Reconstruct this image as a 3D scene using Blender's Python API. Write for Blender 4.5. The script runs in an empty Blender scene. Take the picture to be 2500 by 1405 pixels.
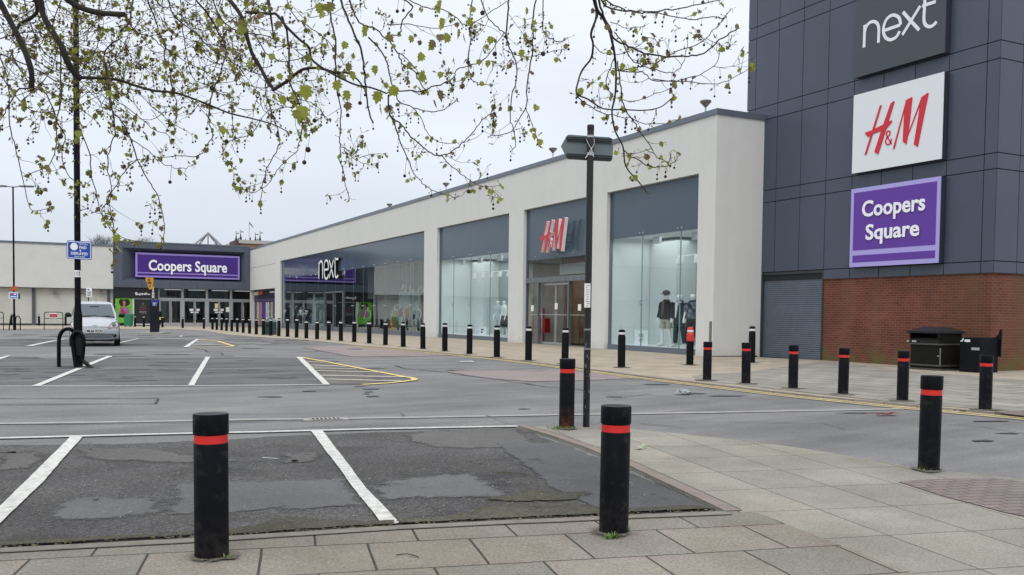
import bpy, bmesh, math, random
from mathutils import Vector, Matrix
from mathutils.geometry import tessellate_polygon
from math import radians as RAD, sin, cos, pi, sqrt
random.seed(7)
scene = bpy.context.scene
C = scene.collection

# ------------------------------------------------------------------ camera
FPX, YAW, PITCH, ROLL, SH, EYE = 2239.83, RAD(26.766), RAD(-2.248), RAD(.6859), 153.94, 1.42
cy_, sy_ = cos(YAW), sin(YAW)
F0 = Vector((sy_, cy_, 0)); R0 = Vector((cy_, -sy_, 0)); U0 = Vector((0, 0, 1))
CF = F0*cos(PITCH)+U0*sin(PITCH); U2 = U0*cos(PITCH)-F0*sin(PITCH)
CR = R0*cos(ROLL)+U2*sin(ROLL); CU = U2*cos(ROLL)-R0*sin(ROLL)
O = Vector((0, 0, EYE)); CH = Vector((sy_, cy_, 0))
cam_d = bpy.data.cameras.new('camera'); cam = bpy.data.objects.new('camera', cam_d); C.objects.link(cam)
cam_d.sensor_width = 36; cam_d.lens = FPX/2500*36; cam_d.shift_y = SH/2500
cam_d.clip_start = .05; cam_d.clip_end = 3000
m = Matrix.Identity(4)
for i in range(3):
    m[i][0] = CR[i]; m[i][1] = CU[i]; m[i][2] = -CF[i]; m[i][3] = O[i]
cam.matrix_world = m
scene.camera = cam

# ------------------------------------------------------------------ world: overcast sky, soft sun
SUN_EL, SUN_AZ = 50, 215          # azimuth clockwise from +Y
w = bpy.data.worlds.new("World"); scene.world = w; w.use_nodes = True
nt = w.node_tree; nt.nodes.clear()
def N(tree, t, **k):
    n = tree.nodes.new(t)
    for a, b in k.items():
        if a in n.inputs.keys(): n.inputs[a].default_value = b
        else: setattr(n, a, b)
    return n
sky = N(nt, 'ShaderNodeTexSky'); sky.sky_type = 'NISHITA'; sky.sun_disc = False
sky.sun_elevation = RAD(SUN_EL); sky.sun_rotation = RAD(SUN_AZ)
tc = N(nt, 'ShaderNodeTexCoord'); sep = N(nt, 'ShaderNodeSeparateXYZ'); nt.links.new(tc.outputs['Generated'], sep.inputs[0])
ramp = N(nt, 'ShaderNodeValToRGB'); nt.links.new(sep.outputs['Z'], ramp.inputs[0])
els = ramp.color_ramp.elements
els[0].position = 0; els[0].color = (.58, .64, .705, 1)
els[1].position = .36; els[1].color = (.82, .86, .935, 1)
e = els.new(.1); e.color = (.65, .705, .78, 1)
e = els.new(.55); e.color = (1.15, 1.18, 1.24, 1)
e = els.new(1); e.color = (1.9, 1.92, 1.96, 1)
mp = N(nt, 'ShaderNodeMapping'); mp.inputs['Scale'].default_value = (1, 1, 3.2); nt.links.new(tc.outputs['Generated'], mp.inputs[0])
nz = N(nt, 'ShaderNodeTexNoise', Scale=1.7, Detail=5, Roughness=.5); nt.links.new(mp.outputs[0], nz.inputs['Vector'])
mr = N(nt, 'ShaderNodeMapRange'); mr.inputs['From Min'].default_value = .3; mr.inputs['From Max'].default_value = .7
mr.inputs['To Min'].default_value = .86; mr.inputs['To Max'].default_value = 1.10; nt.links.new(nz.outputs[0], mr.inputs[0])
vm = N(nt, 'ShaderNodeVectorMath', operation='SCALE'); nt.links.new(ramp.outputs[0], vm.inputs[0]); nt.links.new(mr.outputs[0], vm.inputs['Scale'])
bg1 = N(nt, 'ShaderNodeBackground', Strength=.06); nt.links.new(sky.outputs[0], bg1.inputs[0])
bg2 = N(nt, 'ShaderNodeBackground', Strength=1.0); nt.links.new(vm.outputs[0], bg2.inputs[0])
mx = N(nt, 'ShaderNodeMixShader', Fac=.94); nt.links.new(bg1.outputs[0], mx.inputs[1]); nt.links.new(bg2.outputs[0], mx.inputs[2])
wo = N(nt, 'ShaderNodeOutputWorld'); nt.links.new(mx.outputs[0], wo.inputs[0])
sd = bpy.data.lights.new('sun', 'SUN'); sd.energy = .9; sd.angle = RAD(25); sd.color = (1, .96, .9)
so = bpy.data.objects.new('sun', sd); C.objects.link(so)
sdir = Vector((sin(RAD(SUN_AZ))*cos(RAD(SUN_EL)), cos(RAD(SUN_AZ))*cos(RAD(SUN_EL)), sin(RAD(SUN_EL))))
so.rotation_euler = sdir.to_track_quat('Z', 'Y').to_euler(); so.location = (0, 0, 30)
scene.view_settings.view_transform = 'Standard'; scene.view_settings.look = 'None'
scene.view_settings.gamma = 1; scene.view_settings.exposure = .22

# ------------------------------------------------------------------ helpers: photograph survey -> metres
def ray(px, py): return CF + CR*((px-1250)/FPX) - CU*((py-(702.5+SH))/FPX)
def onZ(px, py, z=0): d = ray(px, py); return O+d*((z-EYE)/d.z)
def onX(px, py, X): d = ray(px, py); return O+d*(X/d.x)
def onY(px, py, Y): d = ray(px, py); return O+d*(Y/d.y)
def at(px, py, D):
    d = ray(px, py); return O+d*(D/d.dot(CH))
def gz(y): return -.0052*(min(y, 130)-45) if y > 45 else 0.0
def G(px, py, h=0):
    p = onZ(px, py, h)
    for _ in range(6): p = onZ(px, py, gz(p.y)+h)
    return p
PAV = .03

# ------------------------------------------------------------------ materials
MATS = {}
def mat(name, col, rough=.6, metal=0, var=0, vscale=3, bump=0, bscale=40, spec=.5, emit=0, coat=0, alpha=1):
    if name in MATS: return MATS[name]
    m = bpy.data.materials.new(name); m.use_nodes = True; t = m.node_tree; b = t.nodes['Principled BSDF']
    b.inputs['Base Color'].default_value = (*col, 1); b.inputs['Roughness'].default_value = rough
    b.inputs['Metallic'].default_value = metal; b.inputs['Specular IOR Level'].default_value = spec
    b.inputs['Coat Weight'].default_value = coat
    if emit: b.inputs['Emission Color'].default_value = (*col, 1); b.inputs['Emission Strength'].default_value = emit
    if var or bump:
        tc = N(t, 'ShaderNodeTexCoord')
    if var:
        n = N(t, 'ShaderNodeTexNoise', Scale=vscale, Detail=6, Roughness=.65); t.links.new(tc.outputs['Object'], n.inputs['Vector'])
        r = N(t, 'ShaderNodeMapRange'); r.inputs['From Min'].default_value = .3; r.inputs['From Max'].default_value = .7
        r.inputs['To Min'].default_value = 1-var; r.inputs['To Max'].default_value = 1+var; t.links.new(n.outputs[0], r.inputs[0])
        v = N(t, 'ShaderNodeVectorMath', operation='SCALE'); v.inputs[0].default_value = col; t.links.new(r.outputs[0], v.inputs['Scale'])
        t.links.new(v.outputs[0], b.inputs['Base Color'])
    if bump:
        n2 = N(t, 'ShaderNodeTexNoise', Scale=bscale, Detail=4); t.links.new(tc.outputs['Object'], n2.inputs['Vector'])
        bp = N(t, 'ShaderNodeBump', Strength=bump, Distance=.01); t.links.new(n2.outputs[0], bp.inputs['Height']); t.links.new(bp.outputs[0], b.inputs['Normal'])
    MATS[name] = m
    return m
def srgb(r, g, b):
    f = lambda c: (c/255/12.92 if c <= 10 else ((c/255+.055)/1.055)**2.4)
    return (f(r), f(g), f(b))

def ground_mat(name, col, spk=.35, big=.18, rough=.85, dark=None, streak=0, moss=0, bscale=220, rot=0, soft=0, cscale=26):
    """asphalt: stone speckle + blotches + optional dark damp areas"""
    if name in MATS: return MATS[name]
    m = bpy.data.materials.new(name); m.use_nodes = True; t = m.node_tree; b = t.nodes['Principled BSDF']
    L = t.links.new
    tc = N(t, 'ShaderNodeTexCoord'); mp = N(t, 'ShaderNodeMapping'); mp.inputs['Rotation'].default_value = (0, 0, rot); L(tc.outputs['Object'], mp.inputs[0])
    a = N(t, 'ShaderNodeTexNoise', Scale=90, Detail=3, Roughness=.7); L(mp.outputs[0], a.inputs['Vector'])
    v = N(t, 'ShaderNodeTexVoronoi', Scale=75); L(mp.outputs[0], v.inputs['Vector'])
    c = N(t, 'ShaderNodeTexNoise', Scale=.55, Detail=8, Roughness=.62); L(mp.outputs[0], c.inputs['Vector'])
    s = N(t, 'ShaderNodeMapping'); s.inputs['Scale'].default_value = (.12, .9, 1); L(mp.outputs[0], s.inputs[0])
    d = N(t, 'ShaderNodeTexNoise', Scale=1.2, Detail=6, Roughness=.6); L(s.outputs[0], d.inputs['Vector'])
    def mr(src, lo, hi, f0=.3, f1=.7):
        r = N(t, 'ShaderNodeMapRange'); r.inputs['From Min'].default_value = f0; r.inputs['From Max'].default_value = f1
        r.inputs['To Min'].default_value = lo; r.inputs['To Max'].default_value = hi; L(src, r.inputs[0]); return r.outputs[0]
    def mul(p, q):
        x = N(t, 'ShaderNodeMath', operation='MULTIPLY'); L(p, x.inputs[0]); L(q, x.inputs[1]); return x.outputs[0]
    f = mul(mr(a.outputs[0], 1-spk, 1+spk), mr(v.outputs['Distance'], 1+spk*.6, 1-spk*.5, 0, .8))
    f = mul(f, mr(c.outputs[0], 1-big, 1+big))
    g2 = N(t, 'ShaderNodeTexNoise', Scale=cscale, Detail=4, Roughness=.8); L(mp.outputs[0], g2.inputs['Vector']); f = mul(f, mr(g2.outputs[0], 1-spk*.8, 1+spk*.8, .35, .65))
    if streak: f = mul(f, mr(d.outputs[0], 1-streak, 1+streak*.6, .35, .6))
    vs = N(t, 'ShaderNodeVectorMath', operation='SCALE'); vs.inputs[0].default_value = col; L(f, vs.inputs['Scale'])
    out = vs.outputs[0]
    if dark:
        k = N(t, 'ShaderNodeTexNoise', Scale=.9, Detail=9, Roughness=.7); L(mp.outputs[0], k.inputs['Vector'])
        mxx = N(t, 'ShaderNodeMix', data_type='RGBA'); L(mr(k.outputs[0], 0, 1, .5, .62), mxx.inputs[0]); L(out, mxx.inputs[6])
        ds = N(t, 'ShaderNodeVectorMath', operation='SCALE'); ds.inputs[0].default_value = dark; L(f, ds.inputs['Scale']); L(ds.outputs[0], mxx.inputs[7]); out = mxx.outputs[2]
    if moss:
        k = N(t, 'ShaderNodeTexNoise', Scale=2.3, Detail=8, Roughness=.75); L(mp.outputs[0], k.inputs['Vector'])
        mxx = N(t, 'ShaderNodeMix', data_type='RGBA'); L(mr(k.outputs[0], 0, moss, .45, .7), mxx.inputs[0]); L(out, mxx.inputs[6]); mxx.inputs[7].default_value = (.062, .062, .03, 1); out = mxx.outputs[2]
    L(out, b.inputs['Base Color'])
    b.inputs['Roughness'].default_value = rough; b.inputs['Specular IOR Level'].default_value = .35
    if soft:
        at_ = N(t, 'ShaderNodeAttribute'); at_.attribute_name = 'edge'
        en = N(t, 'ShaderNodeTexNoise', Scale=soft, Detail=7, Roughness=.7); L(mp.outputs[0], en.inputs['Vector'])
        sm_ = N(t, 'ShaderNodeMath', operation='ADD'); L(at_.outputs['Fac'], sm_.inputs[0]); L(mr(en.outputs[0], -.5, .5, .3, .7), sm_.inputs[1])
        mk = mr(sm_.outputs[0], 0, 1, .30, .70); trn = N(t, 'ShaderNodeBsdfTransparent'); ms = N(t, 'ShaderNodeMixShader'); L(mk, ms.inputs[0]); L(trn.outputs[0], ms.inputs[1]); L(b.outputs[0], ms.inputs[2])
        L(ms.outputs[0], [n for n in t.nodes if n.type == 'OUTPUT_MATERIAL'][0].inputs[0])
    bp = N(t, 'ShaderNodeBump', Strength=.5, Distance=.006); L(v.outputs['Distance'], bp.inputs['Height']); L(bp.outputs[0], b.inputs['Normal'])
    MATS[name] = m; return m

def slab_mat(name, c1, c2, cm, bw, bh, rot, off=.5, mortar=.006, freq=2, var=.25, tint=None, org=(0, 0)):
    if name in MATS: return MATS[name]
    m = bpy.data.materials.new(name); m.use_nodes = True; t = m.node_tree; b = t.nodes['Principled BSDF']; L = t.links.new
    tc = N(t, 'ShaderNodeTexCoord'); mp = N(t, 'ShaderNodeMapping'); mp.vector_type = 'TEXTURE'
    mp.inputs['Rotation'].default_value = (0, 0, rot); mp.inputs['Location'].default_value = (org[0], org[1], 0)
    L(tc.outputs['Object'], mp.inputs[0])
    dn = N(t, 'ShaderNodeTexNoise', Scale=1.5, Detail=2); L(mp.outputs[0], dn.inputs['Vector'])
    dd = N(t, 'ShaderNodeVectorMath', operation='MULTIPLY_ADD'); L(dn.outputs['Color'], dd.inputs[0]); dd.inputs[1].default_value = (.018, .018, 0); L(mp.outputs[0], dd.inputs[2])
    br = N(t, 'ShaderNodeTexBrick'); br.offset = off; br.offset_frequency = freq; br.squash = 1
    br.inputs['Scale'].default_value = 1; br.inputs['Brick Width'].default_value = bw; br.inputs['Row Height'].default_value = bh
    br.inputs['Mortar Size'].default_value = mortar; br.inputs['Mortar Smooth'].default_value = .3; br.inputs['Bias'].default_value = 0
    br.inputs['Color1'].default_value = (*c1, 1); br.inputs['Color2'].default_value = (*c2, 1); br.inputs['Mortar'].default_value = (*cm, 1)
    L(dd.outputs[0], br.inputs['Vector'])
    a = N(t, 'ShaderNodeTexNoise', Scale=60, Detail=5, Roughness=.75); L(tc.outputs['Object'], a.inputs['Vector'])
    c = N(t, 'ShaderNodeTexNoise', Scale=1.1, Detail=7, Roughness=.65); L(tc.outputs['Object'], c.inputs['Vector'])
    def mr(src, lo, hi, f0=.3, f1=.7):
        r = N(t, 'ShaderNodeMapRange'); r.inputs['From Min'].default_value = f0; r.inputs['From Max'].default_value = f1
        r.inputs['To Min'].default_value = lo; r.inputs['To Max'].default_value = hi; L(src, r.inputs[0]); return r.outputs[0]
    x = N(t, 'ShaderNodeMath', operation='MULTIPLY'); L(mr(a.outputs[0], 1-var, 1+var), x.inputs[0]); L(mr(c.outputs[0], .82, 1.15), x.inputs[1])
    vs = N(t, 'ShaderNodeVectorMath', operation='SCALE'); L(br.outputs['Color'], vs.inputs[0]); L(x.outputs[0], vs.inputs['Scale'])
    out = vs.outputs[0]
    if tint:
        k = N(t, 'ShaderNodeTexNoise', Scale=.8, Detail=6, Roughness=.6); L(tc.outputs['Object'], k.inputs['Vector'])
        mxx = N(t, 'ShaderNodeMix', data_type='RGBA', blend_type='MULTIPLY'); L(mr(k.outputs[0], 0, 1, .4, .65), mxx.inputs[0]); L(out, mxx.inputs[6]); mxx.inputs[7].default_value = (*tint, 1); out = mxx.outputs[2]
    L(out, b.inputs['Base Color']); b.inputs['Roughness'].default_value = .88; b.inputs['Specular IOR Level'].default_value = .3
    bp = N(t, 'ShaderNodeBump', Strength=.4, Distance=.004); L(a.outputs[0], bp.inputs['Height']); L(bp.outputs[0], b.inputs['Normal'])
    MATS[name] = m; return m

# ------------------------------------------------------------------ mesh helpers (world coordinates; parts are made relative to their thing)
ORG = {}
def thing(name, label, cat, loc=(0, 0, 0), group=None):
    o = bpy.data.objects.new(name, None); C.objects.link(o); o.location = loc; o.empty_display_size = .2
    o['label'] = label; o['category'] = cat
    if group: o['group'] = group
    ORG[o] = Vector(loc); return o
def tag(o, label, cat, group=None):
    o['label'] = label; o['category'] = cat
    if group: o['group'] = group
    return o
def part(name, bm, mt, parent=None, kind=None, label=None, smooth=False, rel=True):
    """bm in world coordinates -> one mesh object"""
    me = bpy.data.meshes.new(name)
    org = ORG.get(parent, Vector((0, 0, 0))) if parent else Vector((0, 0, 0))
    if rel and org.length: bmesh.ops.translate(bm, verts=bm.verts, vec=-org)
    bmesh.ops.recalc_face_normals(bm, faces=bm.faces)
    if smooth:
        for f in bm.faces: f.smooth = True
    bm.to_mesh(me); bm.free()
    for q in (mt if isinstance(mt, (list, tuple)) else [mt]): me.materials.append(q)
    if smooth:
        try: me.set_sharp_from_angle(angle=RAD(35))
        except Exception: pass
    o = bpy.data.objects.new(name, me); C.objects.link(o)
    if parent: o.parent = parent; ORG[o] = org
    if kind: o['kind'] = kind
    if label: o['label'] = label
    return o
def islands(bm):
    seen = set(); out = []
    for v in bm.verts:
        if v in seen: continue
        st = [v]; seen.add(v); comp = []
        while st:
            q = st.pop(); comp.append(q)
            for e in q.link_edges:
                o = e.other_vert(q)
                if o not in seen: seen.add(o); st.append(o)
        out.append(comp)
    return out
def pieces(name, bm, mt, parent, smooth=False, per=1):
    """one part for every loose piece (per = pieces that belong together)"""
    isl = islands(bm); res = []
    for i in range(0, len(isl), per):
        vs = [v for c in isl[i:i+per] for v in c]; mp = {}; b2 = bmesh.new()
        for v in vs: mp[v] = b2.verts.new(v.co)
        for f in {f for v in vs for f in v.link_faces}: b2.faces.new([mp[v] for v in f.verts])
        res.append(part(name, b2, mt, parent, smooth=smooth))
    bm.free(); return res
def solo(name, bm, mt, label, cat, loc, group=None, smooth=False):
    """single mesh thing, origin at loc, bm in world coordinates"""
    loc = Vector(loc); bmesh.ops.translate(bm, verts=bm.verts, vec=-loc)
    o = part(name, bm, mt, smooth=smooth); o.location = loc; tag(o, label, cat, group); ORG[o] = loc; return o
def copy_tree(o, parent=None):
    c = o.copy(); C.objects.link(c); c.parent = parent
    for ch in [x for x in o.children]: copy_tree(ch, c)
    return c
NB = bmesh.new
def box(bm, x0, x1, y0, y1, z0, z1, mi=0):
    v = [bm.verts.new((x, y, z)) for z in (z0, z1) for y in (y0, y1) for x in (x0, x1)]
    for i in ((0, 2, 3, 1), (4, 5, 7, 6), (0, 1, 5, 4), (2, 6, 7, 3), (0, 4, 6, 2), (1, 3, 7, 5)):
        f = bm.faces.new([v[k] for k in i]); f.material_index = mi
    return v
def obox(bm, c, ax, ay, az, sx, sy, sz, mi=0):
    """oriented box centred at c"""
    c = Vector(c); vs = []
    for k in (-.5, .5):
        for j in (-.5, .5):
            for i in (-.5, .5): vs.append(bm.verts.new(c+ax*(i*sx)+ay*(j*sy)+az*(k*sz)))
    for i in ((0, 2, 3, 1), (4, 5, 7, 6), (0, 1, 5, 4), (2, 6, 7, 3), (0, 4, 6, 2), (1, 3, 7, 5)):
        f = bm.faces.new([vs[k] for k in i]); f.material_index = mi
def bevel(bm, w, seg=1, ang=None):
    es = [e for e in bm.edges if len(e.link_faces) == 2 and e.calc_face_angle(0) > .5]
    bmesh.ops.bevel(bm, geom=es, offset=w, segments=seg, affect='EDGES', profile=.5)
def tube(bm, pts, rad, n=6, cap=True, mi=0, spin=0):
    pts = [Vector(p) for p in pts]
    if not isinstance(rad, (list, tuple)): rad = [rad]*len(pts)
    prev = None; rings = []; nrm = None
    for i, p in enumerate(pts):
        t = (pts[min(i+1, len(pts)-1)]-pts[max(i-1, 0)])
        if t.length < 1e-9: t = Vector((0, 0, 1))
        t.normalize()
        if nrm is None:
            a = Vector((0, 0, 1)) if abs(t.z) < .9 else Vector((1, 0, 0)); nrm = t.cross(a).normalized()
        else:
            nrm = (nrm-t*nrm.dot(t)); nrm = nrm.normalized() if nrm.length > 1e-6 else t.orthogonal().normalized()
        b = t.cross(nrm)
        rings.append([bm.verts.new(p+(nrm*cos(2*pi*k/n+spin)+b*sin(2*pi*k/n+spin))*rad[i]) for k in range(n)])
    for a, b in zip(rings, rings[1:]):
        for k in range(n):
            f = bm.faces.new((a[k], a[(k+1) % n], b[(k+1) % n], b[k])); f.material_index = mi
    if cap:
        f = bm.faces.new(rings[0][::-1]); f.material_index = mi; f = bm.faces.new(rings[-1]); f.material_index = mi
def lathe(bm, c, prof, n=20, mi=0, cap=True, sx=1, sy=1):
    c = Vector(c); rings = []
    for r, z in prof: rings.append([bm.verts.new((c.x+r*sx*cos(2*pi*k/n), c.y+r*sy*sin(2*pi*k/n), c.z+z)) for k in range(n)])
    for a, b in zip(rings, rings[1:]):
        for k in range(n):
            f = bm.faces.new((a[k], a[(k+1) % n], b[(k+1) % n], b[k])); f.material_index = mi
    if cap:
        f = bm.faces.new(rings[0][::-1]); f.material_index = mi; f = bm.faces.new(rings[-1]); f.material_index = mi
def prism(bm, pts, d, mi=0):
    """closed polygon of 3-D points (coplanar) extruded by vector d"""
    pts = [Vector(p) for p in pts]; d = Vector(d)
    a = [bm.verts.new(p) for p in pts]; b = [bm.verts.new(p+d) for p in pts]; n = len(pts)
    for tri in tessellate_polygon([pts]):
        f = bm.faces.new([a[i] for i in tri]); f.material_index = mi
        f = bm.faces.new([b[i] for i in reversed(tri)]); f.material_index = mi
    for i in range(n):
        f = bm.faces.new((a[i], a[(i+1) % n], b[(i+1) % n], b[i])); f.material_index = mi
def quad(bm, a, b, c, d, mi=0):
    f = bm.faces.new([bm.verts.new(Vector(p)) for p in (a, b, c, d)]); f.material_index = mi
def sphere(bm, c, r, u=8, v=6, mi=0, sz=1):
    c = Vector(c)
    top = bm.verts.new(c+Vector((0, 0, r*sz))); bot = bm.verts.new(c-Vector((0, 0, r*sz))); R = []
    for j in range(1, v):
        a = pi*j/v; R.append([bm.verts.new(c+Vector((r*sin(a)*cos(2*pi*k/u), r*sin(a)*sin(2*pi*k/u), r*cos(a)*sz))) for k in range(u)])
    for k in range(u):
        bm.faces.new((top, R[0][k], R[0][(k+1) % u])).material_index = mi
        bm.faces.new((bot, R[-1][(k+1) % u], R[-1][k])).material_index = mi
    for a, b in zip(R, R[1:]):
        for k in range(u): bm.faces.new((a[k], b[k], b[(k+1) % u], a[(k+1) % u])).material_index = mi
def ribbon2(pts, wd):
    """polyline in 2-D -> outline polygon"""
    pts = [Vector(p) for p in pts]; L = []; Rr = []
    for i, p in enumerate(pts):
        t = (pts[min(i+1, len(pts)-1)]-pts[max(i-1, 0)]).normalized(); n = Vector((-t.y, t.x))
        wi = wd[i] if isinstance(wd, (list, tuple)) else wd
        L.append(p+n*wi/2); Rr.append(p-n*wi/2)
    return L+Rr[::-1]
def smooth2(pts, k=4):
    """Catmull-Rom through points of any dimension"""
    P = [Vector(p) for p in pts]; out = []
    for i in range(len(P)-1):
        p0, p1, p2, p3 = P[max(i-1, 0)], P[i], P[i+1], P[min(i+2, len(P)-1)]
        for j in range(k):
            t = j/k; out.append(.5*((2*p1)+(p2-p0)*t+(2*p0-5*p1+4*p2-p3)*t*t+(3*p1-p0-3*p2+p3)*t**3))
    out.append(P[-1]); return out
def ribbon_mesh(bm, pts, wd, origin, u, v, depth, mi=0):
    """stroke of a letter, pts in the (u, v) plane, extruded by depth vector"""
    pts = [Vector(p) for p in pts]; A = []; B = []
    for i, p in enumerate(pts):
        t = (pts[min(i+1, len(pts)-1)]-pts[max(i-1, 0)]).normalized(); n = Vector((-t.y, t.x))
        wi = wd[i] if isinstance(wd, (list, tuple)) else wd
        for S, s in ((A, .5), (B, -.5)):
            q = p+n*wi*s; S.append(origin+u*q.x+v*q.y)
    va = [bm.verts.new(p) for p in A]; vb = [bm.verts.new(p) for p in B]
    wa = [bm.verts.new(p+depth) for p in A]; wb = [bm.verts.new(p+depth) for p in B]
    for i in range(len(pts)-1):
        for a, b in ((va, vb), (wb, wa), (wa, va), (vb, wb)):
            bm.faces.new((a[i], a[i+1], b[i+1], b[i])).material_index = mi
    bm.faces.new((va[0], vb[0], wb[0], wa[0])); bm.faces.new((va[-1], wa[-1], wb[-1], vb[-1]))

def text_bm(s, origin, u, v, width, height, depth, bold=0.0, shear=0, fit=True, spacing=1.0):
    """lettering in the plane (u right, v up), its lower left corner at origin, scaled to width x height"""
    cu = bpy.data.curves.new('t', 'FONT'); cu.body = s; cu.size = 1; cu.extrude = .05; cu.offset = bold; cu.shear = shear
    cu.space_character = spacing; cu.resolution_u = 3
    ob = bpy.data.objects.new('t', cu); C.objects.link(ob)
    dg = bpy.context.evaluated_depsgraph_get(); dg.update(); me = bpy.data.meshes.new_from_object(ob.evaluated_get(dg))
    bm = bmesh.new(); bm.from_mesh(me); bpy.data.objects.remove(ob); bpy.data.curves.remove(cu); bpy.data.meshes.remove(me)
    xs = [q.co.x for q in bm.verts]; ys = [q.co.y for q in bm.verts]
    x0, x1, y0, y1 = min(xs), max(xs), min(ys), max(ys)
    kx = width/(x1-x0); ky = height/(y1-y0) if height else kx
    nrm = u.cross(v).normalized()
    for q in bm.verts:
        x, y, z = q.co; q.co = origin+u*((x-x0)*kx)+v*((y-y0)*ky)+nrm*(depth*(.5+z/.1))
    return bm
def xf_plane(pl, X):  # pixel list -> points on the plane x = X
    return [onX(p[0], p[1], X) for p in pl]

SHC = [0]
def sheet(name, polys, h, mt, kind='structure', parent=None, jitter=0, label=None, step=.12, soft=0):
    SHC[0] += 1; h = h+(SHC[0] % 45)*.00007 if h else h
    bm = NB(); lay = bm.verts.layers.float.new('edge'); lh = bm.verts.layers.float.new('lift'); rng = random.Random(name)
    for pi_, poly in enumerate(polys):
        lf = (pi_ % 6)*.0005; P = [Vector((p[0], p[1])) for p in poly]
        if jitter:
            Q = []; n = len(P); ph = [rng.uniform(0, 6.28) for _ in range(6)]
            acc = 0
            for i in range(n):
                a, b = P[i], P[(i+1) % n]; L = (b-a).length; k = max(1, min(60, int(L/step)))
                nn = Vector((-(b-a).y, (b-a).x)).normalized() if L > 0 else Vector((0, 0))
                for j in range(k):
                    s = acc+L*j/k
                    o = sum(sin(s*fq+ph[q])*am for q, (fq, am) in enumerate(((1.3, .4), (3.1, .3), (7.7, .2), (17, .12), (31, .1))))
                    Q.append(a+(b-a)*(j/k)+nn*jitter*(o+rng.uniform(-.15, .15)))
                acc += L
            P = Q
        pts = [Vector((p.x, p.y, 0)) for p in P]
        if soft:
            ar = sum(pts[i].x*pts[(i+1) % len(pts)].y-pts[(i+1) % len(pts)].x*pts[i].y for i in range(len(pts))); sg_ = 1 if ar > 0 else -1; n = len(pts); K = max(1, n//24)
            nr = []
            for i in range(n):
                tt = (pts[(i+K) % n]-pts[(i-K) % n]); tt = tt.normalized() if tt.length else Vector((1, 0, 0)); nr.append(Vector((-tt.y, tt.x, 0))*sg_)
            out_ = [p-q*soft*.5 for p, q in zip(pts, nr)]; pts = [p+q*soft*.5 for p, q in zip(pts, nr)]
            vo = [bm.verts.new(p) for p in out_]
        vs = [bm.verts.new(p) for p in pts]
        for v_ in vs: v_[lay] = 1.0; v_[lh] = lf
        if soft:
            for v_ in vo: v_[lh] = lf
        if soft:
            for i in range(len(vs)): bm.faces.new((vo[i], vo[(i+1) % n], vs[(i+1) % n], vs[i]))
        for tri in tessellate_polygon([pts]):
            try: bm.faces.new([vs[i] for i in tri])
            except ValueError: pass
    for yc in (45, 130):
        bmesh.ops.bisect_plane(bm, geom=bm.verts[:]+bm.edges[:]+bm.faces[:], plane_co=(0, yc, 0), plane_no=(0, 1, 0), dist=1e-5)
    for q in bm.verts: q.co.z = gz(q.co.y)+h+q[lh]
    for f in bm.faces:
        f.normal_update()
        if f.normal.z < 0: f.normal_flip()
    me = bpy.data.meshes.new(name); bm.to_mesh(me); bm.free(); me.materials.append(mt)
    o = bpy.data.objects.new(name, me); C.objects.link(o)
    if kind: o['kind'] = kind
    if parent: o.parent = parent
    return o
def gp(pl, h=0): return [(p.x, p.y) for p in (G(a, b, h) for a, b in pl)]
def strip(pl, wd, h=0, taper=None):
    P = [Vector((p.x, p.y)) for p in (G(a, b, h) for a, b in pl)]
    return ribbon2(P, wd)
# ================================================================== GROUND
YF = .03
XF, YC = 20.68, 25.45         # shop facade plane, its near corner
XT = 22.81                    # tower facade plane
YE = 108.14                   # entrance plane
asphalt = ground_mat('asphalt_road', (.152, .151, .152), spk=.22, big=.2, streak=.2, rot=-.2)
sheet('ground', [[(-400, -60), (600, -60), (600, 700), (-400, 700)]], 0, asphalt)
dark_as = ground_mat('asphalt_coarse', (.070, .068, .070), spk=.75, big=.40, rough=.9, dark=(.042, .041, .042), moss=.35, rot=-.2, soft=2.5)
mid_as = ground_mat('asphalt_worn', (.095, .094, .097), spk=.3, big=.2, streak=.35, rot=-.2)
patch_as = ground_mat('asphalt_repair', (.100, .100, .101), spk=.2, big=.25, soft=4)
smooth_as = ground_mat('asphalt_smooth', (.092, .090, .085), spk=.3, big=.3, soft=3)
tri_as = ground_mat('asphalt_triangle', (.076, .076, .079), spk=.2, big=.3, soft=3)
damp_as = ground_mat('asphalt_damp', (.045, .045, .05), spk=.25, big=.2, rough=.6)
moss_as = ground_mat('asphalt_moss', (.054, .051, .036), spk=.6, big=.5, moss=.45, soft=4)
H1, H2, H3, H4, H5 = .004, .008, .012, .016, .020
ext = lambda a, b, t: (a[0]+(b[0]-a[0])*t, a[1]+(b[1]-a[1])*t)
sheet('parking_bay_surface', [gp([(-700, 1112), (0, 1090), (170, 1087), (300, 1086), (560, 1074), (700, 1066), (905, 1057), (1262, 1046), (1500, 1140), (1790, 1262), (1350, 1290), (477, 1340), (0, 1368), (-700, 1420)])], H1, dark_as, jitter=.025, soft=.12)
sheet('parking_bay_surface', [gp([(-600, 877), (700, 874), (728, 875), (800, 940), (0, 944), (-600, 948)])], H1, mid_as)
sheet('parking_bay_surface', [gp([(-400, 829), (480, 829), (450, 848), (0, 846), (-400, 846)])], H1, mid_as)
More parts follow.
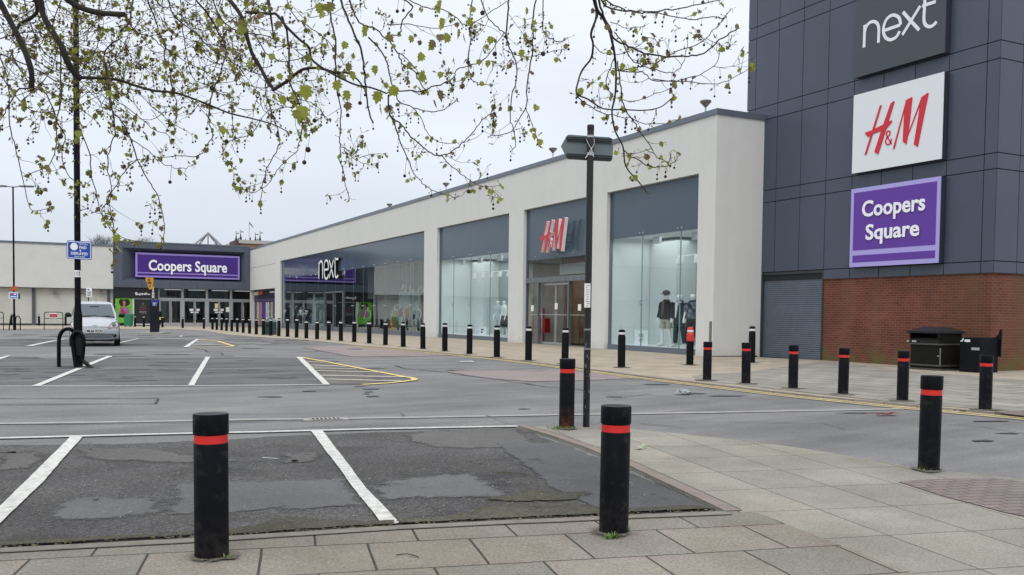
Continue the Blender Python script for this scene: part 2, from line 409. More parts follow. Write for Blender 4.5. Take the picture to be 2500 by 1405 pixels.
# repair patches (near bays)
z3 = lambda l: [(x/2.401, 820+y/2.401) for x, y in l]
z4 = lambda l: [(650+x/2.401, 820+y/2.401) for x, y in l]
z5 = lambda l: [(1250+x/2.401, 820+y/2.401) for x, y in l]
sheet('asphalt_patches', [gp(z3([(340, 1000), (430, 955), (640, 950), (880, 960), (940, 1000), (930, 1040), (700, 1070), (400, 1090), (285, 1085)])),
    gp([(441, 1186), (480, 1181), (650, 1176), (843, 1168), (885, 1236), (650, 1247), (430, 1258), (425, 1225)]),
    gp(z4([(640, 905), (690, 860), (860, 832), (1220, 818), (1310, 890), (1400, 935), (1350, 945), (1000, 955), (700, 960)]))], H2, patch_as, jitter=.03, soft=.20)
sheet('asphalt_patches', [gp(z4([(820, 585), (950, 562), (1450, 548), (1600, 640), (1330, 662), (1000, 655), (850, 620)])),
    gp(z3([(450, 665), (740, 660), (900, 670), (1030, 690), (1145, 722), (1400, 735), (1145, 752), (830, 742), (500, 722)])),
    gp(z3([(0, 680), (250, 690), (160, 780), (0, 790)])), gp(z4([(130, 700), (300, 690), (260, 740), (120, 750)]))], H2, smooth_as, jitter=.04, soft=.22)
sheet('asphalt_patches', [gp([(1215, 1085), (1370, 1083), (1530, 1150), (1600, 1182), (1750, 1246), (1500, 1256), (1340, 1190)])], H2+.0015, tri_as, jitter=.03, soft=.10)
sheet('moss_patches', [gp([(560, 1298), (720, 1266), (880, 1274), (930, 1290), (780, 1300), (560, 1312)]),
    gp([(1100, 1264), (1240, 1232), (1420, 1232), (1470, 1260), (1340, 1268), (1100, 1280)]), gp([(1190, 1222), (1300, 1202), (1440, 1207), (1400, 1224), (1260, 1228)])], H3, moss_as, jitter=.03, soft=.14)
sheet('moss_strip', [gp([(-40, 1334), (300, 1314), (470, 1305), (470, 1314), (0, 1339)]), gp([(560, 1303), (960, 1277), (960, 1285), (560, 1311)]), gp([(975, 1276), (1300, 1258), (1700, 1241), (1740, 1248), (1350, 1266.5), (980, 1284)])], H5+.001, moss_as, jitter=.012, soft=.05)
# damp marks on the road
def blob(cx, cy, wx, wy, seed, n=18):
    r = random.Random(seed); pts = []
    for i in range(n):
        a = 2*pi*i/n; k = r.uniform(.55, 1.1); pts.append((cx+wx*cos(a)*k, cy+wy*sin(a)*k))
    return pts
bl = [(905, 951, 22, 2.6), (900, 958, 13, 1.6), (908, 969, 18, 2), (895, 963, 10, 1), (755, 956, 22, 1.6), (660, 970, 34, 1.3), (880, 945, 20, 1), (1770, 968, 60, 2), (1700, 962, 30, 2),
      (1120, 905, 40, 1.4), (1280, 1000, 20, .8), (2480, 1012, 60, 3), (2420, 1030, 50, 2), (2460, 1060, 40, 1.5), (2400, 1078, 35, 2.6), (2100, 1010, 60, .8), (1600, 940, 45, 1.3), (920, 926, 9, 4), (893, 915, 9, 3), (1500, 970, 30, 1.2)]
sheet('damp_marks', [gp(blob(*b, seed=i)) for i, b in enumerate(bl)], H2, damp_as, jitter=.015)
rng = random.Random(3)
bl2 = []
for i in range(46):
    y = rng.uniform(850, 935); bl2.append((rng.uniform(0, 1000) if y < 900 else rng.uniform(0, 700), y, rng.uniform(14, 60), rng.uniform(.5, 1.6)))
for i in range(60):
    bl2.append((rng.uniform(0, 760), rng.uniform(812, 846), rng.uniform(15, 70), rng.uniform(.35, .9)))
sheet('damp_streaks', [gp(blob(*b, seed=i+50, n=12)) for i, b in enumerate(bl2)], H2, ground_mat('asphalt_dampish', (.082, .082, .086), spk=.3, big=.2))
bl3 = [(rng.uniform(0, 900), rng.uniform(812, 846), rng.uniform(20, 90), rng.uniform(.4, .9)) for i in range(30)]
sheet('pale_streaks', [gp(blob(*b, seed=i+150, n=12)) for i, b in enumerate(bl3)], H3, ground_mat('asphalt_pale', (.21, .21, .215), spk=.2, big=.2))
# coloured block paving in the road
pink = ground_mat('pink_surfacing', (.225, .185, .178), spk=.14, big=.12, soft=4)
sheet('pink_crossing', [gp([(740, 850), (800, 846.5), (905, 845), (1000, 857), (1125, 868.5), (1104, 869), (858, 872)]),
    gp([(1091, 909.5), (1115, 906), (1350, 904.5), (1452, 912), (1548, 925), (1400, 931), (1300, 932), (1230, 928), (1150, 919)])], H2, pink, jitter=.02, soft=.25)
# cracks and trench edges
def crack(pl, wd, jit=.04, seed=0):
    P = [Vector((p.x, p.y)) for p in (G(a, b) for a, b in pl)]; r = random.Random(seed); Q = []
    for a, b in zip(P, P[1:]):
        k = max(1, int((b-a).length/.25)); n = Vector((-(b-a).y, (b-a).x)).normalized()
        for j in range(k): Q.append(a+(b-a)*(j/k)+n*r.uniform(-jit, jit))
    Q.append(P[-1]); return ribbon2(Q, [wd*r.uniform(.4, 1.3) for _ in Q])
cr = [([(-100, 975), (387, 974)], .055, .006), ([(387, 974), (380, 987)], .04, .004), ([(380, 987), (0, 990), (-100, 990)], .055, .006),
      ([(0, 1020), (350, 1013), (700, 1012), (978, 1010), (987, 1018)], .014, .006), ([(0, 1039), (350, 1035), (740, 1030)], .03, .006), ([(850, 1027), (1350, 1020), (1420, 1019)], .022, .006),
      ([(962, 893), (990, 901), (1090, 910), (1150, 920), (1228, 930), (1330, 945), (1440, 956)], .05, .03), ([(1330, 938), (1500, 945), (1640, 944), (1800, 938)], .02, .03),
      ([(950, 898), (1040, 900), (1100, 900)], .03, .02), ([(1440, 920), (1520, 926), (1650, 925), (1790, 930)], .02, .02), ([(1470, 965), (1600, 967), (1640, 969)], .02, .02),
      ([(1500, 976), (1590, 963)], .02, .02), ([(1660, 1030), (1850, 1033), (1968, 1035), (2010, 1036), (2060, 1050), (2094, 1050)], .014, .015), ([(2250, 1033), (2400, 1045), (2500, 1060)], .02, .03),
      ([(1560, 1036), (1670, 1046)], .02, .02), ([(468, 850), (500, 856), (510, 861), (540, 863), (545, 868)], .05, .05), ([(650, 850), (858, 872), (740, 849)], .02, .01),
      ([(760, 1045), (925, 1042), (960, 1047)], .015, .01), ([(225, 1084), (100, 1090), (0, 1090)], .02, .01), ([(1185, 1016), (1262, 1044)], .012, .01), ([(1340, 905), (1300, 908), (1240, 906)], .03, .01)]
sheet('asphalt_cracks', [crack(p, w_, j, i) for i, (p, w_, j) in enumerate(cr)], H3, mat('crack_black', (.022, .022, .025), .8))
# drainage channel of concrete blocks with its grate
conc = mat('concrete', (.27, .265, .25), .9, var=.18, vscale=5, bump=.3, bscale=80)
ch = [(-300, 1041), (0, 1036), (350, 1031), (650, 1025.5), (738, 1024.5)]
ch2 = [(852, 1023), (1000, 1021), (1350, 1014.5), (1600, 1011), (1950, 1004.5), (2200, 1000)]
sheet('drainage_channel', [strip(ch, .17), strip(ch2, .17)], H2, conc)
# white and yellow markings
white = mat('road_paint_white', (.48, .48, .455), .8, var=.30, vscale=14, bump=.3, bscale=90)
whitef = mat('road_paint_faded', (.36, .36, .35), .8, var=.3, vscale=6)
yellow = mat('road_paint_yellow', (.58, .45, .15), .75, var=.3, vscale=3)
def paint(name, polys, m, h=H4, jit=.006): return sheet(name, polys, h, m, jitter=jit, step=.06)
paint('white_line', [strip([(-300, 1078), (0, 1073), (477, 1061), (650, 1057.5), (925, 1050), (1262, 1043.5)], .10)], white)
paint('white_line', [gp([(171, 1070), (202, 1070), (160, 1118), (100, 1186), (0, 1283), (-60, 1340), (-120, 1340), (0, 1241), (62, 1180), (125, 1118)]),
    gp([(759, 1055), (787, 1055), (836, 1118), (893, 1196), (974, 1282), (960, 1286), (932, 1284), (862, 1196), (806, 1118)])], white)
paint('white_line', [strip([(-300, 946), (0, 945.3), (350, 944.5), (700, 942.3), (804, 941)], .09)], white)
paint('white_line', [gp([(78, 944.5), (98, 944.5), (275, 871), (261, 871)]), gp([(459, 943), (474, 943), (513, 873), (502, 873)]), gp([(723, 873), (736, 873), (805.5, 941), (789, 941)])], white)
paint('white_line', [strip([(-200, 869), (0, 869.6), (350, 871), (513, 872), (728, 873.2)], .07), strip([(-200, 898), (0, 900), (350, 901.5), (700, 903.3), (750, 903)], .045)], whitef)
paint('white_line', [gp([(-60, 890), (-30, 890), (27, 870), (18, 870)]), gp([(63, 846), (79, 846), (165, 828), (158, 828)]), gp([(283, 840), (291, 840), (341, 828), (335, 828)]), gp([(447, 849), (460, 849), (487, 829), (480, 829)])], white)
paint('white_line', [strip([(-200, 845.5), (0, 846), (448, 849)], .07), strip([(110, 812), (300, 817)], .1), strip([(400, 822), (440, 824), (444, 820)], .1)], whitef)
paint('yellow_line', [strip([(735, 874), (798, 885.2), (894.5, 904), (985, 921.5), (1005, 924.5), (1013, 927.5), (1010, 930), (985, 933.5), (945, 937.5), (884, 941)], .13)], yellow)
hl = [((747, 884.5), (790, 886)), ((756.4, 892.6), (845, 896.7)), ((762, 900.8), (870, 902.4)), ((770, 907), (924, 911)), ((783.6, 918.8), (992, 922.8)), ((796, 928), (983, 933))]
sheet('hatched_area', [gp([(740, 875), (894, 904), (985, 921.5), (1008, 928), (985, 933), (880, 940), (806, 940)])], H1, ground_mat('asphalt_hatch', (.105, .098, .092), spk=.2, big=.35, streak=.4))
paint('hatching_line', [strip([a, b], .11) for a, b in hl], mat('road_paint_cream', (.62, .60, .47), .8, var=.2, vscale=6))
paint('yellow_line', [strip([(487, 829.5), (533, 834.6), (571, 846.5), (554, 848.5), (470, 849.5)], .16)], yellow)
paint('hatching_line', [strip([(480, 836), (535, 838)], .12), strip([(470, 842), (555, 844)], .12)], MATS['road_paint_cream'])
# the far kerb line: yellow double line beside the footpath
dl = [(690, 829), (734, 833), (790, 839), (850, 846), (940, 853.5), (1025, 861.5), (1191, 878), (1290, 890), (1429, 908.5), (1550, 925), (1666, 939.5), (1850, 962), (1960, 974.5), (2205, 999.5), (2296, 1008), (2462, 1023.5), (2600, 1037)]
D3 = [Vector((p.x, p.y)) for p in (G(a, b) for a, b in dl)]
def offs(P, d):
    out = []
    for i, p in enumerate(P):
        t = (P[min(i+1, len(P)-1)]-P[max(i-1, 0)]).normalized(); out.append(p+Vector((-t.y, t.x))*d)
    return out
side = 1 if offs(D3, .5)[8].x > D3[8].x else -1
paint('yellow_line', [ribbon2(offs(D3[3:], 0), .07), ribbon2(offs(D3[3:], side*.20), .07)], yellow)
# ------------------------------------------------------------------ footpaths
ROT = RAD(-13)
slab_near = slab_mat('slab_near', (.236, .206, .174), (.190, .180, .156), (.045, .04, .033), .62, .60, ROT, off=.5, mortar=.009, var=.45, tint=(.78, .78, .72), org=(.2, .1))
slab_isl = slab_mat('slab_island', (.264, .249, .213), (.222, .215, .187), (.055, .05, .042), .80, .62, ROT+RAD(90), off=.0, mortar=.006, var=.38, tint=(.84, .83, .80), org=(.1, .3))
slab_far = slab_mat('slab_far', (.36, .31, .24), (.31, .272, .218), (.13, .115, .095), .9, .6, RAD(0), off=.5, mortar=.012, var=.2, tint=(.86, .86, .84))
slab_gry = slab_mat('slab_grey', (.275, .262, .232), (.225, .215, .19), (.07, .062, .052), .9, .6, RAD(90), off=.5, mortar=.02, var=.22, tint=(.85, .85, .83))
kerb = mat('kerb_stone', (.165, .152, .128), .9, var=.25, vscale=6, bump=.4, bscale=60)
kerbp = mat('kerb_stone_pinkish', (.185, .155, .13), .9, var=.2, vscale=7, bump=.4, bscale=60)
def slabbed(name, poly, mt, h, thick=.06):
    """raised paving: a sheet with a real edge face"""
    P = [Vector((p[0], p[1], 0)) for p in poly]; bm = NB()
    top = [bm.verts.new(p) for p in P]; low = [bm.verts.new(p) for p in P]
    for tri in tessellate_polygon([P]): bm.faces.new([top[i] for i in tri])
    n = len(P)
    for i in range(n): bm.faces.new((top[i], top[(i+1) % n], low[(i+1) % n], low[i]))
    lowset = set(low)
    for yc in (45, 130):
        r = bmesh.ops.bisect_plane(bm, geom=bm.verts[:]+bm.edges[:]+bm.faces[:], plane_co=(0, yc, 0), plane_no=(0, 1, 0), dist=1e-5)
    for q in bm.verts:
        q.co.z = gz(q.co.y)+h-(thick if q in lowset else 0)
    o = part(name, bm, mt); o['kind'] = 'structure'; return o
near_edge = [(-500, 1366), (0, 1340), (477, 1315.6), (650, 1305), (973, 1284.5), (1250, 1271), (1350, 1267.5), (1540, 1258.5), (1770, 1249.5)]
isl_in = [(1770, 1249.5), (1690, 1211), (1613, 1175), (1533, 1137), (1430, 1094), (1340, 1063), (1264, 1041)]
isl_out = [(1264, 1041), (1404, 1042.8), (1533, 1047), (1666, 1059.5), (1833, 1078), (1968, 1096), (2103, 1118.7), (2221, 1140), (2289, 1148), (2400, 1159), (2500, 1169), (2700, 1192), (3100, 1240)]
PW = gp(near_edge+isl_in[1:]+isl_out[1:], PAV)
PWv = [Vector(p) for p in PW]
near_poly = gp(near_edge, PAV)+gp([(1850, 1253), (2600, 1544)], PAV)+[(9, -4), (-6, -4), (-6, near_edge and gp([near_edge[0]], PAV)[0][1])]
slabbed('pavement_near', near_poly, slab_near, PAV)
isl_poly = gp([(1770, 1249.5)]+isl_in[1:]+isl_out[1:], PAV)+[(14, -4), (9, -4)]+gp([(2600, 1544), (1850, 1253)], PAV)
slabbed('pavement_island', isl_poly, slab_isl, PAV)
ke = offs([Vector(p) for p in gp(near_edge, PAV)], 0); s1 = -1 if offs(ke, .1)[4].y > ke[4].y else 1
sheet('kerb', [[*[(p.x, p.y) for p in ke], *[(p.x, p.y) for p in offs(ke, s1*.115)][::-1]]], PAV+.003, kerb)
ki = [Vector(p) for p in gp(isl_in, PAV)]; s2 = 1 if offs(ki, .1)[3].x > ki[3].x else -1
sheet('kerb', [[*[(p.x, p.y) for p in ki], *[(p.x, p.y) for p in offs(ki, s2*.125)][::-1]]], PAV+.004, kerbp)
# dark dirt line along the kerb back edges
sheet('kerb_joint', [ribbon2([Vector((p.x, p.y)) for p in offs(ki, s2*.13)], .012), ribbon2([Vector((p.x, p.y)) for p in offs(ke, s1*.12)], .008)], PAV+.006, mat('joint_dirt', (.05, .045, .035), .9))
red_blk = slab_mat('tactile_red', (.195, .158, .15), (.165, .138, .133), (.10, .08, .075), .2, .1, ROT, off=.5, mortar=.012, var=.25)
tact = gp([(2193, 1178), (2269, 1172), (2420, 1170), (2560, 1183), (2560, 1275), (2454, 1253), (2304, 1213)], PAV)
sheet('tactile_paving', [tact], PAV+.004, red_blk)
# far footpath in front of the shops
edge = [(p.x, p.y) for p in offs(D3, side*.42)]
far_left = gp([(-400, 803), (0, 803.5), (150, 803), (300, 803), (440, 804.2), (504, 808), (557, 817), (630, 823.2)], PAV)
fp = far_left+edge+[(30, 2), (30, 118), (-70, 118)]
fp = [p for p in fp]
slabbed('pavement_far', far_left+edge+[(XT+2, 4), (XT+2, 17), (XF+1, 26), (XF+1, 109.5), (-70, 109.5)], slab_far, PAV)
ed2 = [Vector(p) for p in edge]
sheet('kerb', [[*[(p.x, p.y) for p in ed2], *[(p.x, p.y) for p in offs(ed2, side*.14)][::-1]]], PAV+.003, mat('kerb_far', (.26, .225, .185), .9, var=.2, vscale=3))
sheet('pavement_grey_slabs', [gp([(1690, 918), (1850, 906), (2000, 884), (2030, 884), (2214, 907), (2424, 922), (2700, 948), (2700, 1030), (2450, 1003), (2205, 986), (1850, 946), (1700, 928)], PAV)], PAV+.004, slab_gry)
sheet('tactile_paving', [gp([(2425, 1008), (2500, 1004), (2700, 1010), (2700, 1032), (2520, 1020)], PAV)], PAV+.008, red_blk)
fd = ground_mat('grime', (.09, .08, .06), spk=.3)

# drain grate
gb = G(795, 1026.5)
t = thing('drain_grate', 'cast iron gully grate with seven slots set in the drainage channel', 'drain grate', (gb.x, gb.y, H2))
a_ = G(742, 1028); b_ = G(848, 1025); ux = (b_-a_).normalized(); uy = Vector((-ux.y, ux.x, 0)); Lg = (b_-a_).length
bm = NB(); obox(bm, (gb.x, gb.y, .008), ux, uy, U0, Lg+.02, .24, .024); part('surround', bm, conc, t)
iron = mat('grate_iron', (.30, .29, .28), .6, metal=.3, var=.2, vscale=20)
bm = NB()
for s in (-1, 1): obox(bm, gb+uy*(s*.105)+Vector((0, 0, .0245)), ux, uy, U0, Lg*.72, .03, .003)
for k in range(8): obox(bm, gb+ux*((k-3.5)*Lg*.096)+Vector((0, 0, .0245)), ux, uy, U0, 0.024, .19, .003)
part('grate', bm, iron, t)
bm = NB(); obox(bm, gb+Vector((0, 0, .021)), ux, uy, U0, Lg*.7, .20, .003); part('opening', bm, mat('black_void', (.004, .004, .004), .9), t)

# ================================================================== BUILDINGS
render_w = mat('white_render', (.60, .605, .58), .85, var=.03, vscale=.8, bump=.12, bscale=90)
def streaky(m, lo, hi):
    t = m.node_tree; b = t.nodes['Principled BSDF']; src = b.inputs['Base Color'].links[0].from_socket; L = t.links.new
    tc = N(t, 'ShaderNodeTexCoord'); mp = N(t, 'ShaderNodeMapping'); mp.inputs['Scale'].default_value = (1.6, 1.6, .07); L(tc.outputs['Object'], mp.inputs[0])
    n = N(t, 'ShaderNodeTexNoise', Scale=1.4, Detail=6, Roughness=.7); L(mp.outputs[0], n.inputs['Vector']); r_ = N(t, 'ShaderNodeMapRange'); r_.inputs['From Min'].default_value = .32; r_.inputs['From Max'].default_value = .6; r_.inputs['To Min'].default_value = lo; r_.inputs['To Max'].default_value = hi; L(n.outputs[0], r_.inputs[0])
    sp = N(t, 'ShaderNodeSeparateXYZ'); L(tc.outputs['Object'], sp.inputs[0]); n2 = N(t, 'ShaderNodeTexNoise', Scale=3, Detail=6); L(tc.outputs['Object'], n2.inputs['Vector'])
    ad = N(t, 'ShaderNodeMath', operation='ADD'); L(sp.outputs[2], ad.inputs[0]); L(n2.outputs[0], ad.inputs[1]); g = N(t, 'ShaderNodeMapRange'); g.inputs['From Min'].default_value = .45; g.inputs['From Max'].default_value = .95; g.inputs['To Min'].default_value = .86; L(ad.outputs[0], g.inputs[0])
    mu = N(t, 'ShaderNodeMath', operation='MULTIPLY'); L(r_.outputs[0], mu.inputs[0]); L(g.outputs[0], mu.inputs[1]); v = N(t, 'ShaderNodeVectorMath', operation='SCALE'); L(src, v.inputs[0]); L(mu.outputs[0], v.inputs['Scale']); L(v.outputs[0], b.inputs['Base Color'])
streaky(render_w, .97, 1.01)
render_l = mat('cream_render', (.56, .568, .545), .88, var=.05, vscale=.6, bump=.12, bscale=60)
grey_trim = mat('grey_aluminium', (.135, .16, .195), .4, metal=.3, var=.06, vscale=2)
dark_trim = mat('dark_frame', (.03, .036, .045), .4)
navy = mat('navy_cladding', (.053, .066, .099), .42, var=.12, vscale=.35, coat=.06)
navy_j = mat('cladding_gap', (.008, .009, .012), .8)
span = mat('spandrel_panel', (.060, .090, .120), .12, var=.05, vscale=.7, spec=.4)
def glass_mat(name, tint, base=.05, gain=.95, rough=0.0):
    m = bpy.data.materials.new(name); m.use_nodes = True; t = m.node_tree; t.nodes.clear(); L = t.links.new
    tr = N(t, 'ShaderNodeBsdfTransparent'); tr.inputs[0].default_value = (*tint, 1)
    gl = N(t, 'ShaderNodeBsdfGlossy', Roughness=rough); gl.inputs[0].default_value = (.86, .93, .96, 1)
    ge = N(t, 'ShaderNodeNewGeometry'); dt = N(t, 'ShaderNodeVectorMath', operation='DOT_PRODUCT'); L(ge.outputs['Normal'], dt.inputs[0]); L(ge.outputs['Incoming'], dt.inputs[1])
    ab = N(t, 'ShaderNodeMath', operation='ABSOLUTE'); L(dt.outputs['Value'], ab.inputs[0]); om = N(t, 'ShaderNodeMath', operation='SUBTRACT'); om.inputs[0].default_value = 1; L(ab.outputs[0], om.inputs[1])
    pw = N(t, 'ShaderNodeMath', operation='POWER'); pw.inputs[1].default_value = 4.2; L(om.outputs[0], pw.inputs[0])
    ma = N(t, 'ShaderNodeMath', operation='MULTIPLY_ADD'); ma.inputs[1].default_value = gain; ma.inputs[2].default_value = base; ma.use_clamp = True
    L(pw.outputs[0], ma.inputs[0]); mx = N(t, 'ShaderNodeMixShader'); L(ma.outputs[0], mx.inputs[0]); L(tr.outputs[0], mx.inputs[1]); L(gl.outputs[0], mx.inputs[2])
    # slight waviness of large panes
    tc = N(t, 'ShaderNodeTexCoord'); nn = N(t, 'ShaderNodeTexNoise', Scale=.55, Detail=1); L(tc.outputs['Object'], nn.inputs['Vector'])
    bp = N(t, 'ShaderNodeBump', Strength=.10, Distance=.03); L(nn.outputs[0], bp.inputs['Height']); L(bp.outputs[0], gl.inputs['Normal'])
    o = N(t, 'ShaderNodeOutputMaterial'); L(mx.outputs[0], o.inputs[0]); return m
glass = glass_mat('shop_glass', (.86, .925, .93))
glass_n = glass_mat('shop_glass_dark', (.62, .70, .70), base=.14, gain=1.0)
glass_d = glass_mat('door_pane_glass', (.82, .86, .85), base=.02, gain=.6)
steel = mat('steel', (.45, .46, .47), .35, metal=.7)
inw = mat('display_white', (.62, .655, .66), .8)
black = mat('black', (.006, .006, .007), .5, spec=.3)

def wall_x(bm, X, y0, y1, z0, z1, holes, depth):
    """wall in plane x = X facing -x with openings (ya, yb, za, zb); reveals depth deep"""
    ys = sorted({y0, y1, *[h[0] for h in holes], *[h[1] for h in holes]}); zs = sorted({z0, z1, *[h[2] for h in holes], *[h[3] for h in holes]})
    ins = lambda y, z: any(h[0] < y < h[1] and h[2] < z < h[3] for h in holes)
    for a, b in zip(ys, ys[1:]):
        for c, d in zip(zs, zs[1:]):
            if not ins((a+b)/2, (c+d)/2): quad(bm, (X, a, c), (X, b, c), (X, b, d), (X, a, d))
    for a, b, c, d in holes:
        quad(bm, (X, a, c), (X, a, d), (X+depth, a, d), (X+depth, a, c)); quad(bm, (X, b, c), (X+depth, b, c), (X+depth, b, d), (X, b, d))
        quad(bm, (X, a, d), (X, b, d), (X+depth, b, d), (X+depth, a, d))
        if c > z0+.01: quad(bm, (X, a, c), (X+depth, a, c), (X+depth, b, c), (X, b, c))
HZ, SILL, SPZ = 6.52, .24, 4.58
TOPZ = 8.58
WR, WD, WL, WN = (26.4, 32.42), (33.55, 39.9), (41.5, 51.08), (53.2, 92.8)
shop = thing('shop_building', 'long white rendered retail building with tall glazed shop windows', 'retail building', (XF, 60, 0))
bm = NB()
wall_x(bm, XF, YC, YE+.2, -.45, TOPZ-.14, [(*WR, -.45+.4, HZ), (*WD, -.4, HZ), (*WL, -.4, HZ), (*WN, -.44, HZ), (95.2, YE+.1, -.44, 3.86)], .55)
quad(bm, (XF, YC, -.45), (XT+.3, YC, -.45), (XT+.3, YC, TOPZ-.14), (XF, YC, TOPZ-.14))          # end wall
quad(bm, (XF, YC, TOPZ-.14), (60, YC, TOPZ-.14), (60, YE+.2, TOPZ-.14), (XF, YE+.2, TOPZ-.14))   # roof
quad(bm, (60, YC, 0), (60, YE, 0), (60, YE, TOPZ-.14), (60, YC, TOPZ-.14))
wall = part('wall', bm, render_w, shop)
bm = NB(); box(bm, XF-.05, XF+.4, YC-.05, YE-.05, TOPZ-.14, TOPZ+.05); box(bm, XF+.4, XT+.0, YC-.05, YC+.4, TOPZ-.14, TOPZ+.05)
part('coping', bm, grey_trim, shop)
bm = NB(); box(bm, XF-.008, XF, 95.0, YE-.08, 6.35, 6.385); part('movement_joint', bm, mat('joint', (.2, .2, .19), .9), shop)
bm = NB(); box(bm, XF-.012, XT-.1, YC-.012, YC, -.02, .055); part('base_joint', bm, navy_j, shop)

def glazing(name, Y0, Y1, top, fins, gl, parent, sill=True, spz=SPZ, door=None):
    """one shop window: perimeter frame, spandrel, panes, fins and patch fittings"""
    X = XF+.16; z0 = -.02 if not sill else .02
    bm = NB(); f = .07
    box(bm, X, X+.12, Y0, Y0+f, z0, top); box(bm, X, X+.12, Y1-f, Y1, z0, top); box(bm, X, X+.12, Y0+f, Y1-f, top-f*.7, top)
    if sill: box(bm, X-.06, X+.12, Y0+f, Y1-f, z0-.3, SILL)
    fr = part('window_frame', bm, grey_trim, parent)
    bm = NB(); box(bm, X+.03, X+.09, Y0+f, Y1-f, spz, top-f*.7); part('spandrel', bm, span, fr)
    return fr
def panes(frame, Y0, Y1, za, zb, cuts, gm):
    cs = [Y0]+list(cuts)+[Y1]; X = XF+.21
    for a, b in zip(cs, cs[1:]):
        bm = NB(); quad(bm, (X, a+.006, za), (X, b-.006, za), (X, b-.006, zb), (X, a+.006, zb)); part('pane', bm, gm, frame)
def fins(frame, cuts, za, zb):
    bm = NB()
    for c in cuts: box(bm, XF+.22, XF+.27, c-.012, c+.012, za, zb)
    pieces('glass_fin', bm, mat('fin_edge', (.22, .33, .33), .15), frame)
    bm = NB()
    for c in cuts:
        for dz in (zb+.12,):
            for s in (-.12, .12): tube(bm, [(XF+.165, c+s, dz), (XF+.205, c+s, dz)], .035, 8)
        for z in (1.95,):
            tube(bm, [(XF+.18, c-.2, z), (XF+.18, c+.2, z)], .02, 6); tube(bm, [(XF+.17, c, z-.1), (XF+.17, c, z+.1)], .03, 6)
        box(bm, XF+.5, XF+.62, c-.75, c-.3, zb-.32, zb-.06)
    pieces('patch_fitting', bm, steel, frame)

# --- display window on the right
fr = glazing('r', *WR, HZ, None, glass, shop)
cR = [onX(1564.6, 700, XF+.2).y, onX(1658, 700, XF+.2).y][::-1]
panes(fr, WR[0]+.07, WR[1]-.07, SILL, SPZ, cR, glass); fins(fr, cR, SILL, SPZ)
fr = glazing('l', *WL, HZ, None, glass, shop)
cL = sorted([onX(q, 700, XF+.2).y for q in (1106, 1148, 1195)])
panes(fr, WL[0]+.07, WL[1]-.07, SILL, SPZ, cL, glass); fins(fr, cL, SILL, SPZ)
def display(Y0, Y1, D, floor, mt, ztop=SPZ+.1, name='display_box'):
    bm = NB(); X0, X1 = XF+.3, XF+D
    quad(bm, (X0, Y0, floor), (X1, Y0, floor), (X1, Y1, floor), (X0, Y1, floor)); quad(bm, (X0, Y0, ztop), (X1, Y0, ztop), (X1, Y1, ztop), (X0, Y1, ztop))
    quad(bm, (X0, Y0, floor), (X1, Y0, floor), (X1, Y0, ztop), (X0, Y0, ztop)); quad(bm, (X0, Y1, floor), (X1, Y1, floor), (X1, Y1, ztop), (X0, Y1, ztop))
    o = part(name, bm, mt, shop); bm = NB(); quad(bm, (X1, Y0, floor), (X1, Y1, floor), (X1, Y1, ztop), (X1, Y0, ztop)); part('display_back_wall', bm, mat('display_back', (.27, .33, .33), .8), shop); return o
display(WR[0]+.02, WR[1]-.02, 3.2, SILL-.01, inw); display(WL[0]+.02, WL[1]-.02, 3.2, SILL-.01, inw)
# return wall inside each display and track spots
for (Y0, Y1) in (WR, WL):
    bm = NB(); box(bm, XF+2.2, XF+3.19, Y1-1.9, Y1-.05, SILL, SPZ); part('display_column', bm, inw, shop)
    bm = NB(); box(bm, XF+1.55, XF+1.6, Y0+.3, Y1-2.0, 3.78, 3.84); tk = part('spot_track', bm, mat('track_white', (.75, .76, .76), .5), shop)
    bm = NB()
    k = 0
    y = Y0+.7
    while y < Y1-2.2:
        for s in (0, .22): tube(bm, [(XF+1.57, y+s, 3.77), (XF+1.50, y+s, 3.48)], .075, 8)
        y += 1.1
    pieces('spot_lamp', bm, MATS['track_white'], tk)
    ld = bpy.data.lights.new('display_light', 'AREA'); ld.shape = 'RECTANGLE'; ld.size = 2.2; ld.size_y = (Y1-Y0)-.6; ld.energy = 62*(Y1-Y0)/6; ld.color = (.98, 1, 1)
    lo = bpy.data.objects.new('display_light', ld); C.objects.link(lo); lo.location = (XF+1.7, (Y0+Y1)/2, SPZ-.05)

# --- fashion shop doorway bay
fr = glazing('d', *WD, HZ, None, glass, shop, sill=False, spz=4.05)
dY = lambda px, X=XF+.2: onX(px, 760, X).y
dc = sorted([dY(1316), dY(1390)])
panes(fr, dc[1]+.05, WD[1]-.07, .0, 4.05, [], glass_d); panes(fr, WD[0]+.07, dc[1]-.05, 3.15, 4.05, [dc[0]], glass_d)
bm = NB(); box(bm, XF+.12, XF+.26, WD[0]+.07, WD[1]-.07, 2.95, 3.2)
for y in dc: box(bm, XF+.12, XF+.26, y-.05, y+.05, 0, 2.95)
box(bm, XF+.12, XF+.26, WD[0]+.07, dc[1], -.02, .05); box(bm, XF+.14, XF+.24, dc[1]+.05, WD[1]-.07, 0, .22)
part('door_frame', bm, mat('door_alu', (.16, .18, .20), .35, metal=.5), fr)
bm = NB()
for y in [WD[0]+.5+k*.72 for k in range(8)]:
    for z in (3.03, 3.12): tube(bm, [(XF+.105, y, z), (XF+.12, y, z)], .022, 8)
    if int(y*10) % 3 == 0: tube(bm, [(XF+.16, y-.1, 4.2), (XF+.185, y-.1, 4.2)], .03, 8)
pieces('bolt', bm, steel, fr)
